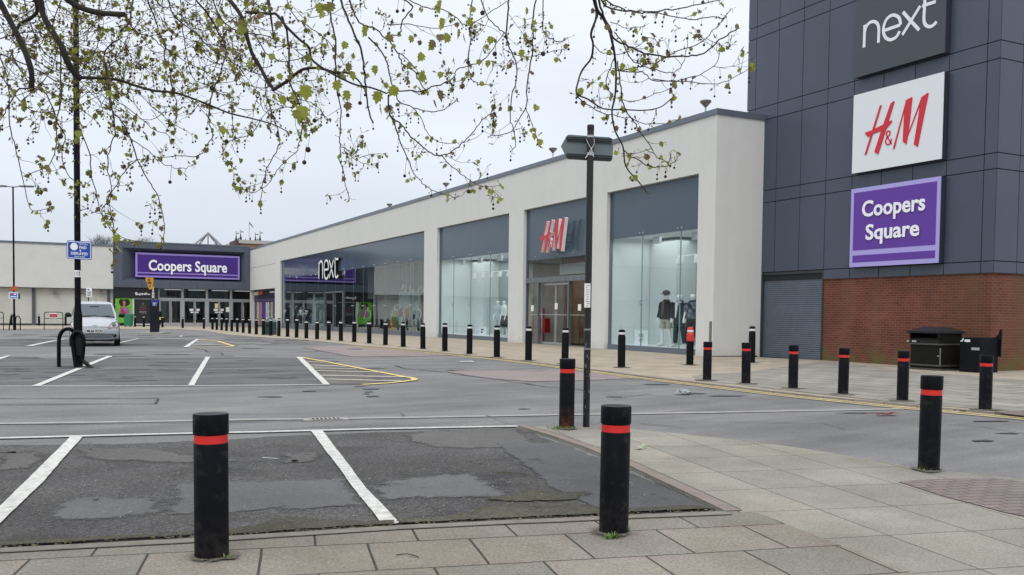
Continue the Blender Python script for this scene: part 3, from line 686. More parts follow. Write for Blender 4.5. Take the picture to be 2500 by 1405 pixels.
# sliding glass doors
dmid = (dc[0]+dc[1])/2
for a, b in ((dc[0]+.06, dmid-.02), (dmid+.02, dc[1]-.06)):
    bm = NB(); X = XF+.3
    box(bm, X, X+.05, a, a+.05, .05, 2.9); box(bm, X, X+.05, b-.05, b, .05, 2.9); box(bm, X, X+.05, a+.05, b-.05, .05, .15); box(bm, X, X+.05, a+.05, b-.05, 2.82, 2.9)
    d = part('glass_door', bm, steel, shop)
    bm = NB(); quad(bm, (X+.02, a, .1), (X+.02, b, .1), (X+.02, b, 2.85), (X+.02, a, 2.85)); part('pane', bm, glass_d, d)
    bm = NB(); tube(bm, [(X-.05, b-.15, .8), (X-.05, b-.15, 1.6)], .018, 8); part('handle', bm, steel, d)
bm = NB(); quad(bm, (XF+.28, WD[0]+.07, .02), (XF+.28, dc[0]-.05, .02), (XF+.28, dc[0]-.05, 2.95), (XF+.28, WD[0]+.07, 2.95)); part('pane', bm, glass_d, fr)
# interior of the fashion shop
darkin = mat('interior_dark', (.03, .026, .024), .8); brown = mat('interior_brown', (.17, .085, .05), .7, var=.2, vscale=2); tan = mat('interior_tan', (.30, .20, .12), .7, var=.15)
bm = NB(); box(bm, XF+.4, XF+9, WD[0]-.6, WD[1]+.6, -.06, .0)
part('shop_floor', bm, mat('interior_floor', (.16, .13, .11), .4), shop)
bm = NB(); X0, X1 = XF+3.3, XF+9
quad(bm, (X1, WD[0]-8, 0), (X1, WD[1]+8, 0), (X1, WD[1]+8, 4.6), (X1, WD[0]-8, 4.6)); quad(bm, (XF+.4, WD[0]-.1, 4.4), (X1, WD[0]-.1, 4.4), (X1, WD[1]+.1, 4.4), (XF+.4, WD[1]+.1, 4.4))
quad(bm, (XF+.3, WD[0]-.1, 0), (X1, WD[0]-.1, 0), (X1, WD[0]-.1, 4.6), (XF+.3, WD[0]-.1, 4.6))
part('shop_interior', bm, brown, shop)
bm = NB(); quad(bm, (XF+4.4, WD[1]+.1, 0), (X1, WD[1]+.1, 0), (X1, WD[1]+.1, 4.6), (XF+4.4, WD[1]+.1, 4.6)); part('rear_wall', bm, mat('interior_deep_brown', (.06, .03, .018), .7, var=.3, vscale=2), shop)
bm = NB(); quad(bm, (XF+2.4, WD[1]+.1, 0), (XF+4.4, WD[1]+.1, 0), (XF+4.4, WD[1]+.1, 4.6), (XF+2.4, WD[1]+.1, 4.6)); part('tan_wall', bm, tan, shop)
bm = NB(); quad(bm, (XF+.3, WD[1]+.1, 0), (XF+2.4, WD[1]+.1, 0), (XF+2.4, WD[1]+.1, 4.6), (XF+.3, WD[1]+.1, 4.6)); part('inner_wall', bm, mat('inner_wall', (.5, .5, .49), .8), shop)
bm = NB(); box(bm, XF+1.2, XF+1.35, WD[0]+1.2, WD[1]-1.5, 3.35, 3.85); part('header_sign_box', bm, inw, shop)
bm = NB()
for k in range(7):
    y = WD[0]+.4+k*.8; x = XF+3+(k % 3)*1.2
    tube(bm, [(x, y, 0), (x, y, 1.5)], .02, 6); tube(bm, [(x, y, 1.5), (x, y+.7, 1.5)], .02, 6); tube(bm, [(x, y+.7, 0), (x, y+.7, 1.5)], .02, 6)
    if k % 2: box(bm, x-.2, x+.2, y+.05, y+.6, .5, 1.4)
pieces('clothes_rails', bm, mat('rail_dark', (.05, .045, .045), .6), shop)
bm = NB()
for k, (a, b, c) in enumerate([(.5, 1.6, 1.9), (3.0, 1.0, 1.25), (4.4, .5, .9), (1.4, .7, 1.0)]):
    box(bm, XF+2.6, XF+2.9, WD[0]+a, WD[0]+a+.35, b, c)
pieces('folded_garment', bm, mat('garment_red', (.32, .02, .03), .7), shop)
bm = NB(); q = onX(1327, 790, XF+1.0)
box(bm, XF+.9, XF+1.2, dY(1335, XF+1), dY(1316, XF+1), .55, 1.25); tube(bm, [(XF+1.05, dY(1325, XF+1), 0), (XF+1.05, dY(1325, XF+1), 1.75)], .05, 8)
o_ = solo('sanitiser_stand', bm, mat('stand_red', (.33, .01, .02), .4), 'red stand just inside the glass doorway beside the door frame', 'stand', (XF+1.05, dY(1325, XF+1), 0))
bm = NB()
for px, py in ((1354, 748), (1411, 751), (1296, 753)):
    p = onX(px, py, XF+.11 if px < 1400 else XF+.11); box(bm, XF+.19, XF+.195, p.y-.13, p.y+.13, p.z-.14, p.z+.14)
pieces('door_notice', bm, mat('paper', (.75, .75, .74), .8), shop)
bm = NB()
for k in range(60):
    y = WD[0]+.15+k*.095; box(bm, XF+.188, XF+.19, y, y+.035, 1.42, 1.45)
part('manifestation_dots', bm, MATS['paper'], shop)

ld = bpy.data.lights.new('shop_ceiling_light', 'AREA'); ld.shape = 'RECTANGLE'; ld.size = 4; ld.size_y = 5.5; ld.energy = 70; ld.color = (1, .86, .7)
lo = bpy.data.objects.new('shop_ceiling_light', ld); C.objects.link(lo); lo.location = (XF+5, (WD[0]+WD[1])/2, 4.3)
# --- long shop window at the far end
fr = glazing('n', *WN, HZ, None, glass_n, shop, spz=4.75)
cN = sorted([onX(q, 700, XF+.2).y for q in (708, 724, 741, 777, 794, 818, 839, 861.5, 886, 914, 940.5, 971.5, 1003.5)])
ent = (onX(839, 700, XF+.2).y, onX(794, 700, XF+.2).y)
panes(fr, WN[0]+.07, WN[1]-.07, SILL, 4.75, cN, glass_n)
bm = NB()
for c in cN: box(bm, XF+.215, XF+.26, c-.015, c+.015, SILL, 4.75)
pieces('glass_fin', bm, MATS['fin_edge'], fr)
bm = NB()
for c in cN:
    for s in (-.15, .15): tube(bm, [(XF+.165, c+s, 4.87), (XF+.2, c+s, 4.87)], .035, 6)
    tube(bm, [(XF+.18, c-.25, 1.95), (XF+.18, c+.25, 1.95)], .03, 6)
pieces('patch_fitting', bm, steel, fr)
# doors of it
bm = NB()
for y in (ent[0], (ent[0]+ent[1])/2, ent[1]): box(bm, XF+.1, XF+.2, y-.06, y+.06, -.2, 3.1)
box(bm, XF+.1, XF+.2, ent[0], ent[1], 3.02, 3.14); part('door_frame', bm, MATS['door_alu'], shop)
# interior: floor, dark rear, grey display screen on the right part
grey_in = mat('display_grey', (.27, .255, .24), .8, var=.12, vscale=1.5)
bm = NB(); quad(bm, (XF+.4, WN[0]-.1, SILL-.3), (XF+12, WN[0]-.1, SILL-.3), (XF+12, WN[1]+.1, SILL-.3), (XF+.4, WN[1]+.1, SILL-.3)); part('shop_floor', bm, mat('floor_grey', (.14, .14, .14), .4), shop)
bm = NB()
quad(bm, (XF+12, WN[0], -.2), (XF+12, WN[1], -.2), (XF+12, WN[1], 5), (XF+12, WN[0], 5)); quad(bm, (XF+.4, WN[0], 4.85), (XF+12, WN[0], 4.85), (XF+12, WN[1], 4.85), (XF+.4, WN[1], 4.85))
quad(bm, (XF+.3, WN[1]+.05, -.2), (XF+12, WN[1]+.05, -.2), (XF+12, WN[1]+.05, 5), (XF+.3, WN[1]+.05, 5)); quad(bm, (XF+.3, WN[0]-.05, -.2), (XF+12, WN[0]-.05, -.2), (XF+12, WN[0]-.05, 5), (XF+.3, WN[0]-.05, 5))
part('shop_interior', bm, mat('interior_slate', (.10, .115, .12), .8), shop)
ys = onX(886, 700, XF+.3).y
bm = NB(); box(bm, XF+2.6, XF+2.7, WN[0], ys+6, 2.55, 4.8); part('display_screen_upper', bm, mat('screen_upper', (.34, .325, .30), .85, var=.06, vscale=2), shop)
bm = NB(); box(bm, XF+2.75, XF+2.85, WN[0], ys+5, -.1, 2.55); part('display_screen', bm, grey_in, shop)
bm = NB(); rr = random.Random(5)
for k in range(34):
    y = rr.uniform(WN[0]+.5, WN[0]+7.5); x = XF+rr.uniform(1, 2); z = rr.uniform(3.1, 3.5)
    tube(bm, [(x, y, z), (x, y, 4.8)], .008, 4, cap=False); tube(bm, [(x, y, z-.3), (x, y, z)], [.09, .01], 4)
hang = solo('hanging_display', bm, mat('pendant_white', (.75, .76, .76), .5), 'white pendants hanging on strings in the long shop window', 'window display', (XF+1.5, WN[0]+4, 4.8))
# white poster boards
def board(px0, px1, py0, py1, X, nm, lab, m_):
    a = onX(px0, py1, X); b = onX(px1, py0, X); bm = NB(); box(bm, X, X+.04, min(a.y, b.y), max(a.y, b.y), a.z, b.z)
    return solo(nm, bm, m_, lab, 'display board', (X, (a.y+b.y)/2, a.z))
pale = mat('board_pale', (.50, .58, .60), .7, var=.35, vscale=3.5)
board(971, 1002, 712, 800, XF+2.2, 'display_board', 'pale printed board left of its pair behind the dressed figures', pale)
board(1002.5, 1027, 711, 800, XF+2.2, 'display_board', 'pale printed board right of its pair behind the dressed figures', pale)
board(749, 790, 726, 800, XF+2.4, 'display_board', 'pale dotted board inside the glass left of the far shop door', mat('board_dots', (.42, .50, .50), .7, var=.8, vscale=5))
bm = NB(); a = onX(716, 800, XF+3); b = onX(700, 735, XF+3); box(bm, XF+3, XF+3.1, a.y, b.y, -.1, 2.6)
for k in range(9): box(bm, XF+2.9, XF+3, a.y+.2, b.y-.2, .2+k*.27, .35+k*.27)
solo('shelf_unit', bm, mat('shelf', (.33, .34, .33), .7, var=.6, vscale=4), 'tall shelf unit of goods near the far end of the glass', 'shelf unit', (XF+3, (a.y+b.y)/2, -.1))
# orange fringe stand etc
bm = NB(); a = onX(965, 805, XF+.9); b = onX(953, 780, XF+.9)
for k in range(7): y = a.y+(b.y-a.y)*k/6; box(bm, XF+.85, XF+1.0, y-.06, y+.06, SILL-.05, 1.0)
solo('orange_luggage', bm, mat('orange_ochre', (.55, .24, .02), .6), 'ribbed orange suitcase standing behind the shop glass', 'suitcase', (XF+.9, a.y, SILL))

# --- discount shop recess at the far end of the wall
purple = mat('shop_purple', (.035, .016, .10), .4); violet = mat('shop_violet', (.05, .02, .22), .4)
bm = NB(); box(bm, XF+.42, XF+.6, 95.2, YE, 2.85, 3.9); fas = part('shop_fascia', bm, mat('fascia_purple', (.016, .010, .035), .4), shop)
bm = NB(); box(bm, XF+.5, XF+.6, 95.2, YE, -.3, 2.85); part('shopfront', bm, purple, shop)
bm = NB(); box(bm, XF+.44, XF+.5, 95.2, YE, 2.55, 2.83); part('shopfront_band', bm, mat('band_violet', (.06, .045, .13), .5), shop)
for nm, px0, px1, col in (('poster', 627, 631, (.45, .45, .5)), ('poster', 632, 639, (.35, .2, .12)), ('poster', 639.5, 648, (.06, .02, .25)), ('poster', 649, 651.5, (.55, .56, .6)), ('poster', 653, 657, (.45, .45, .45)), ('poster', 660.5, 666, (.3, .32, .2))):
    a = onX(px0, 790, XF+.46); b = onX(px1, 740, XF+.46); bm = NB(); box(bm, XF+.455, XF+.49, b.y, a.y, -.1, 2.45)
    part('window_poster', bm, mat('poster_%d' % px0, col, .6, var=.7, vscale=2.5), shop)
a = onX(613.5, 733, XF+.4); b = onX(620, 714, XF+.4)
bm = NB(); tube(bm, [(XF+.36, (a.y+b.y)/2, 3.38), (XF+.42, (a.y+b.y)/2, 3.38)], .48, 16)
lg = thing('shop_sign', 'small orange and white shop sign on the dark fascia at the far end', 'shop sign', (XF+.4, 104, 3.3))
og = mat('sign_orange', (.75, .13, .03), .5); wt = mat('sign_white', (.8, .8, .82), .5)
part('roundel', bm, og, lg)
VU = Vector((0, -1, 0))
bm = text_bm('£', Vector((XF+.355, (a.y+b.y)/2+.25, 3.12)), VU, U0, .42, .52, .02, .02); part('lettering', bm, wt, lg)
y0 = onX(620.5, 725, XF+.4).y; y1 = onX(630, 725, XF+.4).y; y2 = onX(640.5, 725, XF+.4).y
bm = text_bm('pound', Vector((XF+.40, y0, 3.08)), VU, U0, y0-y1, .75, .03, .02); part('lettering', bm, wt, lg)
bm = text_bm('world', Vector((XF+.40, y1-.05, 3.28)), VU, U0, y1-y2, .55, .03, .02); part('lettering', bm, og, lg)
bm = NB(); ya = onX(658, 723, XF+.4).y; yb = onX(670, 723, XF+.4).y
for k in range(9): box(bm, XF+.39, XF+.42, yb+(ya-yb)*k/9, yb+(ya-yb)*(k+.7)/9, 3.42, 3.58)
pieces('small_lettering', bm, wt, lg)

# --- signs on the glass
t = thing('letter_sign', 'white thin letter next sign with black returns on the long shop window', 'shop sign', (XF-.1, onX(800, 650, XF).y, 4))
zz = lambda l: [(680+x/7.025, 620+y/7.025) for x, y in l]
strokes = [zz([(698, 150), (697, 290), (695, 432)]), zz([(700, 200), (712, 150), (730, 128), (748, 140), (757, 190), (759, 300), (760, 425)]),
           zz([(786, 275), (822, 272), (860, 264)]), zz([(860, 264), (857, 190), (845, 130), (822, 113), (798, 145), (786, 225), (787, 320), (800, 405), (825, 430), (848, 405), (862, 355)]),
           zz([(875, 112), (910, 260), (947, 410)]), zz([(945, 108), (910, 260), (872, 415)]), zz([(972, 60), (973, 220), (974, 350), (984, 395), (1003, 405), (1025, 372)]), zz([(968, 98), (1000, 92), (1027, 88)])]
bmw, bmb = NB(), NB()
for s in strokes:
    P = [onX(x, y, XF-.05) for x, y in s]; P2 = smooth2([(p.y, p.z) for p in P], 3)
    ribbon_mesh(bmw, P2, .17, Vector((XF-.08, 0, 0)), Vector((0, 1, 0)), U0, Vector((.02, 0, 0))); ribbon_mesh(bmb, P2, .19, Vector((XF-.058, 0, 0)), Vector((0, 1, 0)), U0, Vector((.24, 0, 0)))
part('letters', bmw, mat('letter_white', (.85, .86, .9), .4), t); part('letter_returns', bmb, black, t)

def hm_shapes():
    poly = [[(256, 250), (267, 252), (222, 402), (160, 597), (148, 597), (200, 430)], [(330, 240), (352, 221), (357, 228), (300, 415), (243, 595), (216, 577), (275, 395)],
            [(148, 445), (200, 425), (280, 385), (322, 362), (340, 357), (335, 374), (300, 415), (200, 455), (188, 470), (170, 472)],
            [(440, 213), (432, 262), (358, 552), (345, 558)], [(436, 217), (478, 193), (482, 200), (455, 440), (441, 525), (415, 505), (425, 300)],
            [(548, 190), (553, 205), (450, 470), (441, 500), (444, 470)], [(545, 195), (590, 163), (596, 168), (560, 340), (520, 543), (492, 525), (520, 350)]]
    amp = [(335, 522), (318, 492), (300, 455), (305, 436), (318, 431), (326, 442), (320, 460), (300, 485), (294, 508), (305, 526), (322, 522), (333, 500), (337, 485)]
    return poly, amp
poly, amp = hm_shapes()
to_pl = lambda l: [(onX(2060+x/2.867, 170+y/2.867, XT-.2).y, onX(2060+x/2.867, 170+y/2.867, XT-.2).z) for x, y in l]
PL = [to_pl(p) for p in poly]; AM = to_pl(amp)
allp = [q for p in PL for q in p]; mx_y, mn_y = max(q[0] for q in allp), min(q[0] for q in allp); mn_z, mx_z = min(q[1] for q in allp), max(q[1] for q in allp)
redm = mat('letter_red', (.58, .012, .03), .45)
def hm(parent, X, ya, yb, za, zb, depth, face, ret):
    """ya = left end (larger y), yb = right end"""
    fy = lambda y: ya+(yb-ya)*(mx_y-y)/(mx_y-mn_y); fz = lambda z: za+(zb-za)*(z-mn_z)/(mx_z-mn_z)
    bf, br = NB(), NB()
    for i, p in enumerate(PL):
        pts = [Vector((X+.0007*i, fy(y), fz(z))) for y, z in p]
        prism(bf, pts, (.02, 0, 0))
        if ret: prism(br, [q+Vector((.022, 0, 0)) for q in pts], (depth+.0007*i, 0, 0))
    a2 = smooth2([(fy(y), fz(z)) for y, z in AM], 3)
    wd = .026*(zb-za)
    ribbon_mesh(bf, a2, wd, Vector((X+.006, 0, 0)), Vector((0, 1, 0)), U0, Vector((.02, 0, 0)))
    if ret: ribbon_mesh(br, a2, wd*1.02, Vector((X+.028, 0, 0)), Vector((0, 1, 0)), U0, Vector((depth, 0, 0)))
    part('letters', bf, face, parent)
    if ret: part('letter_returns', br, wt, parent)
t = thing('letter_sign', 'red letter H&M sign with deep white returns above the shop doorway', 'shop sign', (XF-.2, 36.5, 5))
pa = onX(1318.5, 575, XF-.35); pb = onX(1378, 575, XF-.35)
zt = onX(1350, 536, XF-.35).z; zb_ = onX(1350, 616, XF-.35).z
hm(t, XF-.36, pa.y, pb.y, zb_, zt, .17, redm, True)

# --- small vent cowls on the roof
for i, (px, yt, yb, wpx) in enumerate([(1723, 246, 285, 27), (1350, 362, 400, 20), (1089, 447, 480, 16), (951, 498, 525, 14)]):
    X = XF+.9; p = onX(px, yt, X); D = (p-O).dot(CH); R_ = wpx/2*D/FPX
    loc = Vector((X, p.y, TOPZ-.1))
    lab = ['dark funnel shaped roof light nearest the tower', 'funnel shaped roof light just left of the direction sign', 'funnel shaped roof light above the left display window', 'smallest farthest funnel shaped roof light on the parapet'][i]
    t = thing('roof_light', lab, 'roof light', loc, 'roof lights along the parapet')
    bm = NB(); tube(bm, [loc, (X, p.y, p.z-R_*.9)], R_*.16, 8); part('stalk', bm, steel, t)
    bm = NB(); lathe(bm, (X, p.y, p.z), [(R_*.15, -R_*1.25), (R_*.45, -R_*.9), (R_, -R_*.35), (R_*1.03, -R_*.12), (R_*.9, 0)], 16); part('cowl', bm, mat('cowl', (.12, .11, .085), .5), t)
print('stage buildings1')
# ================================================================== TOWER
YT0, YT1 = 16.36, 26.4
tower = thing('tower_building', 'navy panel clad tower standing on a red brick base', 'tower building', (XT, 16.36, 0))
ztops = 14.5
bm = NB(); box(bm, XT+.06, 50, YT0+.06, YT1-.02, 2.72, ztops); part('cladding_core', bm, navy_j, tower)
ycol = [16.36, 16.75, 17.93, 19.07, 20.22, 21.37, 22.48, 23.63, 24.8, 25.95, 26.4]
rows = [(2.7, 3.03), (3.03, 5.51), (5.51, 5.94), (5.94, 8.45), (8.45, 8.93), (8.93, 11.45), (11.45, 11.87), (11.87, ztops)]
bm = NB(); g_ = .013; shutter_y = 22.55
for a, b in zip(ycol, ycol[1:]):
    for c, d in rows:
        aa = max(a, 22.55) if (a < 22.55 < b and c < 3) else a
        if c < 3 and b > 22.6: continue
        box(bm, XT, XT+.05, a+g_, b-g_, c+g_, d-g_)
xcol = [XT+.0]+[XT+.95+1.15*k for k in range(24)]
for a, b in zip(xcol, xcol[1:]):
    for c, d in rows: box(bm, a+g_, b-g_, YT0+.0, YT0+.05, c+g_, d-g_)
part('cladding', bm, navy, tower)
# brick base
def brick_mat():
    m = bpy.data.materials.new('red_brick'); m.use_nodes = True; t = m.node_tree; b = t.nodes['Principled BSDF']; L = t.links.new
    tc = N(t, 'ShaderNodeTexCoord'); sp = N(t, 'ShaderNodeSeparateXYZ'); L(tc.outputs['Object'], sp.inputs[0])
    ad = N(t, 'ShaderNodeMath', operation='ADD'); L(sp.outputs[0], ad.inputs[0]); L(sp.outputs[1], ad.inputs[1])
    cb = N(t, 'ShaderNodeCombineXYZ'); L(ad.outputs[0], cb.inputs[0]); L(sp.outputs[2], cb.inputs[1])
    br = N(t, 'ShaderNodeTexBrick'); br.inputs['Scale'].default_value = 1; br.inputs['Brick Width'].default_value = .225; br.inputs['Row Height'].default_value = .075
    br.inputs['Mortar Size'].default_value = .008; br.inputs['Mortar Smooth'].default_value = .2
    br.inputs['Color1'].default_value = (.10, .024, .014, 1); br.inputs['Color2'].default_value = (.145, .036, .020, 1); br.inputs['Mortar'].default_value = (.17, .09, .062, 1)
    L(cb.outputs[0], br.inputs['Vector'])
    n = N(t, 'ShaderNodeTexNoise', Scale=.9, Detail=7, Roughness=.65); L(tc.outputs['Object'], n.inputs['Vector'])
    r = N(t, 'ShaderNodeMapRange'); r.inputs['From Min'].default_value = .3; r.inputs['From Max'].default_value = .7; r.inputs['To Min'].default_value = .72; r.inputs['To Max'].default_value = 1.25; L(n.outputs[0], r.inputs[0])
    v = N(t, 'ShaderNodeVectorMath', operation='SCALE'); L(br.outputs['Color'], v.inputs[0]); L(r.outputs[0], v.inputs['Scale'])
    # algae near the ground
    g = N(t, 'ShaderNodeMapRange'); g.inputs['From Min'].default_value = .75; g.inputs['From Max'].default_value = .12; L(sp.outputs[2], g.inputs[0])
    n2 = N(t, 'ShaderNodeTexNoise', Scale=1.6, Detail=6, Roughness=.7); L(tc.outputs['Object'], n2.inputs['Vector'])
    r2 = N(t, 'ShaderNodeMapRange'); r2.inputs['From Min'].default_value = .42; r2.inputs['From Max'].default_value = .62; L(n2.outputs[0], r2.inputs[0])
    mm = N(t, 'ShaderNodeMath', operation='MULTIPLY'); L(g.outputs[0], mm.inputs[0]); L(r2.outputs[0], mm.inputs[1])
    mxx = N(t, 'ShaderNodeMix', data_type='RGBA'); L(mm.outputs[0], mxx.inputs[0]); L(v.outputs[0], mxx.inputs[6]); mxx.inputs[7].default_value = (.085, .085, .018, 1)
    # pale washed streaks
    mp = N(t, 'ShaderNodeMapping'); mp.inputs['Scale'].default_value = (1, 1.1, .12); L(tc.outputs['Object'], mp.inputs[0])
    n3 = N(t, 'ShaderNodeTexNoise', Scale=1.1, Detail=4); L(mp.outputs[0], n3.inputs['Vector'])
    r3 = N(t, 'ShaderNodeMapRange'); r3.inputs['From Min'].default_value = .5; r3.inputs['From Max'].default_value = .75; r3.inputs['To Max'].default_value = .45; L(n3.outputs[0], r3.inputs[0])
    m2 = N(t, 'ShaderNodeMix', data_type='RGBA'); L(r3.outputs[0], m2.inputs[0]); L(mxx.outputs[2], m2.inputs[6]); m2.inputs[7].default_value = (.15, .08, .055, 1)
    # olive stain running down beside the corner
    n4 = N(t, 'ShaderNodeTexNoise', Scale=.7, Detail=5); L(mp.outputs[0], n4.inputs['Vector']); sy4 = N(t, 'ShaderNodeMapRange'); sy4.inputs['From Min'].default_value = 2.6; sy4.inputs['From Max'].default_value = .2; L(sp.outputs[1], sy4.inputs[0])
    a4 = N(t, 'ShaderNodeMath', operation='MULTIPLY'); L(sy4.outputs[0], a4.inputs[0]); r4 = N(t, 'ShaderNodeMapRange'); r4.inputs['From Min'].default_value = .35; r4.inputs['From Max'].default_value = .7; r4.inputs['To Max'].default_value = .75; L(n4.outputs[0], r4.inputs[0]); L(r4.outputs[0], a4.inputs[1])
    m4 = N(t, 'ShaderNodeMix', data_type='RGBA'); L(a4.outputs[0], m4.inputs[0]); L(m2.outputs[2], m4.inputs[6]); m4.inputs[7].default_value = (.115, .06, .014, 1); m2 = m4
    L(m2.outputs[2], b.inputs['Base Color']); b.inputs['Roughness'].default_value = .85
    bp = N(t, 'ShaderNodeBump', Strength=.5, Distance=.006); L(br.outputs['Fac'], bp.inputs['Height']); bp.invert = True; L(bp.outputs[0], b.inputs['Normal'])
    return m
brick = brick_mat()
bm = NB(); box(bm, XT+.05, 49, YT0+.06, 22.5, -.25, 2.72); part('brick_wall', bm, brick, tower)
bm = NB()
for k in range(41):
    z = .02+k*.0715
    box(bm, XT+.10, XT+.13, 22.5, 25.5, z, z+.03); box(bm, XT+.085, XT+.12, 22.5, 25.5, z+.028, z+.058)
sh = part('roller_shutter', bm, mat('shutter_grey', (.15, .185, .23), .42, metal=.2, var=.15, vscale=2), tower)
bm = NB(); box(bm, XT+.13, XT+.2, 22.4, 25.6, 0, 3.0); part('shutter_backing', bm, navy_j, sh)
bm = NB(); box(bm, XT+.02, XT+.14, 22.50, 22.56, .02, 3.0); box(bm, XT+.0, XT+.14, 25.38, 25.44, .02, 3.0); box(bm, XT+.03, XT+.3, 22.56, 25.4, 2.93, 3.02); pieces('shutter_guide', bm, dark_trim, sh)

YS0, YS1, ZS = 17.94, 21.2, -.04
def tsign(py, name, lab, z0, z1, face, Y0=YS0, Y1=YS1, d=.20):
    z0 += ZS; z1 += ZS
    t = thing(name, lab, 'shop sign', (XT, (Y0+Y1)/2, z0), 'square signs stacked on the tower')
    bm = NB(); box(bm, XT-d+.02, XT, Y0, Y1, z0, z1); part('sign_box', bm, mat('sign_box_edge', (.028, .035, .05), .4), t)
    bm = NB(); box(bm, XT-d, XT-d+.018, Y0, Y1, z0, z1); part('sign_face', bm, face, t)
    return t
t = tsign(0, 'sign_panel', 'dark square sign with thin white lettering next, topmost on the tower', 9.0, 11.45, mat('sign_charcoal', (.045, .055, .07), .35))
z1b = lambda l: [(1800+x/2.927, y/2.927) for x, y in l]
st = [z1b([(912, 180), (910, 260), (907, 342)]), z1b([(911, 235), (925, 190), (950, 163), (980, 156), (1003, 172), (1013, 205), (1012, 255), (1010, 308)]),
      z1b([(1048, 222), (1110, 200), (1168, 180)]), z1b([(1168, 180), (1163, 140), (1140, 115), (1105, 112), (1068, 142), (1048, 195), (1048, 240), (1066, 275), (1100, 286), (1140, 265), (1162, 225)]),
      z1b([(1186, 88), (1240, 150), (1302, 217)]), z1b([(1310, 45), (1245, 150), (1182, 252)]), z1b([(1345, -40), (1340, 60), (1336, 145), (1348, 180), (1375, 193), (1400, 185), (1426, 158)]), z1b([(1325, 45), (1370, 30), (1420, 14)])]
bm = NB()
for i, s in enumerate(st):
    P = [onX(x, y, XT-.2) for x, y in s]; P2 = smooth2([(p.y, p.z) for p in P], 3)
    ribbon_mesh(bm, P2, .095, Vector((XT-.215-.0006*i, 0, 0)), Vector((0, 1, 0)), U0, Vector((.016, 0, 0)))
part('letters', bm, mat('letter_white2', (.75, .78, .84), .45), t)
t = tsign(0, 'sign_panel', 'white square sign with red letters H&M in the middle of the tower', 6.02, 8.46, mat('sign_white_panel', (.70, .74, .76), .4))
hm(t, XT-.222, mx_y, mn_y, mn_z, mx_z, .02, redm, False)
pur = mat('coopers_purple', (.105, .030, .31), .4); lil = mat('coopers_lilac', (.38, .34, .70), .4)
t = tsign(0, 'sign_panel', 'purple square sign reading Coopers Square, lowest on the tower', 3.08, 5.53, lil)
bm = NB(); box(bm, XT-.206, XT-.199, YS0+.12, YS1-.12, 3.6+ZS, 5.40+ZS); box(bm, XT-.206, XT-.199, YS0+.12, YS1-.12, 3.22+ZS, 3.44+ZS); pieces('purple_field', bm, pur, t)
def ttext(s, p0, p1, ytop):
    a = onX(*p0, XT-.21); b = onX(*p1, XT-.21); zt = onX(p0[0], ytop, XT-.21).z
    zb = onX(p0[0], p0[1]+ (0), XT-.21).z
    return a, b, zt
a = onX(2105, 543, XT-.21); b = onX(2259.5, 513, XT-.21); zt = onX(2120, 491, XT-.21).z; zbase = onX(2120, 531, XT-.21).z; hgt = (zt-zbase)
VY = Vector((0, -1, 0))
lm = mat('letter_white', (.85, .86, .9), .4)
bm = text_bm('Coopers', Vector((XT-.222, a.y, zbase-.27*hgt)), VY, U0, a.y-b.y, hgt*1.30, .014, .022); part('letters', bm, lm, t)
a = onX(2114, 587, XT-.21); b = onX(2245, 577, XT-.21); zt = onX(2125, 549, XT-.21).z; zbase = onX(2125, 587.5, XT-.21).z; hgt = zt-zbase
bm = text_bm('Square', Vector((XT-.222, a.y, zbase-.27*hgt)), VY, U0, a.y-b.y, hgt*1.30, .014, .022); part('letters', bm, lm, t)

# ================================================================== ENTRANCE BLOCK AND LEFT BUILDING
slate = mat('slate_cladding', (.068, .082, .115), .5, var=.08, vscale=.4)
slate2 = mat('slate_cladding_soffit', (.018, .018, .028), .6)
X0, X1, Z0, Z1 = 6.2, 20.62, 3.88, 8.8
ent_b = thing('entrance_block', 'slate grey shopping centre entrance with funnel shaped fascia and glass doors', 'entrance building', (13.4, YE, -.3))
sx0, sx1, sz0, sz1 = 8.44, 19.49, 5.02, 7.75; sd_ = 1.1; ox0, ox1, oz0, oz1 = X0+.9, X1-.55, Z0+.72, Z1-.62
bm = NB()
Yf = YE-.05
P = lambda x, z, y=Yf: (x, y, z)
quad(bm, P(X0, Z0), P(X1, Z0), P(X1, oz0), P(X0, oz0)); quad(bm, P(X0, oz1), P(X1, oz1), P(X1, Z1), P(X0, Z1)); quad(bm, P(X0, oz0), P(ox0, oz0), P(ox0, oz1), P(X0, oz1)); quad(bm, P(ox1, oz0), P(X1, oz0), P(X1, oz1), P(ox1, oz1))
Yb = Yf+sd_
quad(bm, P(ox0, oz0), P(ox1, oz0), P(sx1, sz0, Yb), P(sx0, sz0, Yb)); quad(bm, P(ox0, oz0), P(sx0, sz0, Yb), P(sx0, sz1, Yb), P(ox0, oz1)); quad(bm, P(ox1, oz0), P(ox1, oz1), P(sx1, sz1, Yb), P(sx1, sz0, Yb))
quad(bm, P(ox0, oz1), P(sx0, sz1, Yb), P(sx1, sz1, Yb), P(ox1, oz1)); quad(bm, P(sx0, sz0, Yb), P(sx1, sz0, Yb), P(sx1, sz1, Yb), P(sx0, sz1, Yb))
quad(bm, P(X0, Z1), P(X1, Z1), P(X1, Z1, Yf+14), P(X0, Z1, Yf+14)); quad(bm, P(X0, Z0), P(X1, Z0), P(X1, Z0, Yf+3), P(X0, Z0, Yf+3)); quad(bm, P(X0, Z0), P(X0, Z1), P(X0, Z1, Yf+14), P(X0, Z0, Yf+14))
part('fascia', bm, slate, ent_b)
bm = NB(); box(bm, X0-.03, X1+.02, Yf-.05, Yf+.3, Z1+.0, Z1+.12); part('coping', bm, grey_trim, ent_b)
bm = NB()
for k in range(1, 5): x = X0+(X1-X0)*k/5; box(bm, x-.015, x+.015, Yf-.006, Yf, Z0, oz0)
part('panel_joints', bm, navy_j, ent_b)
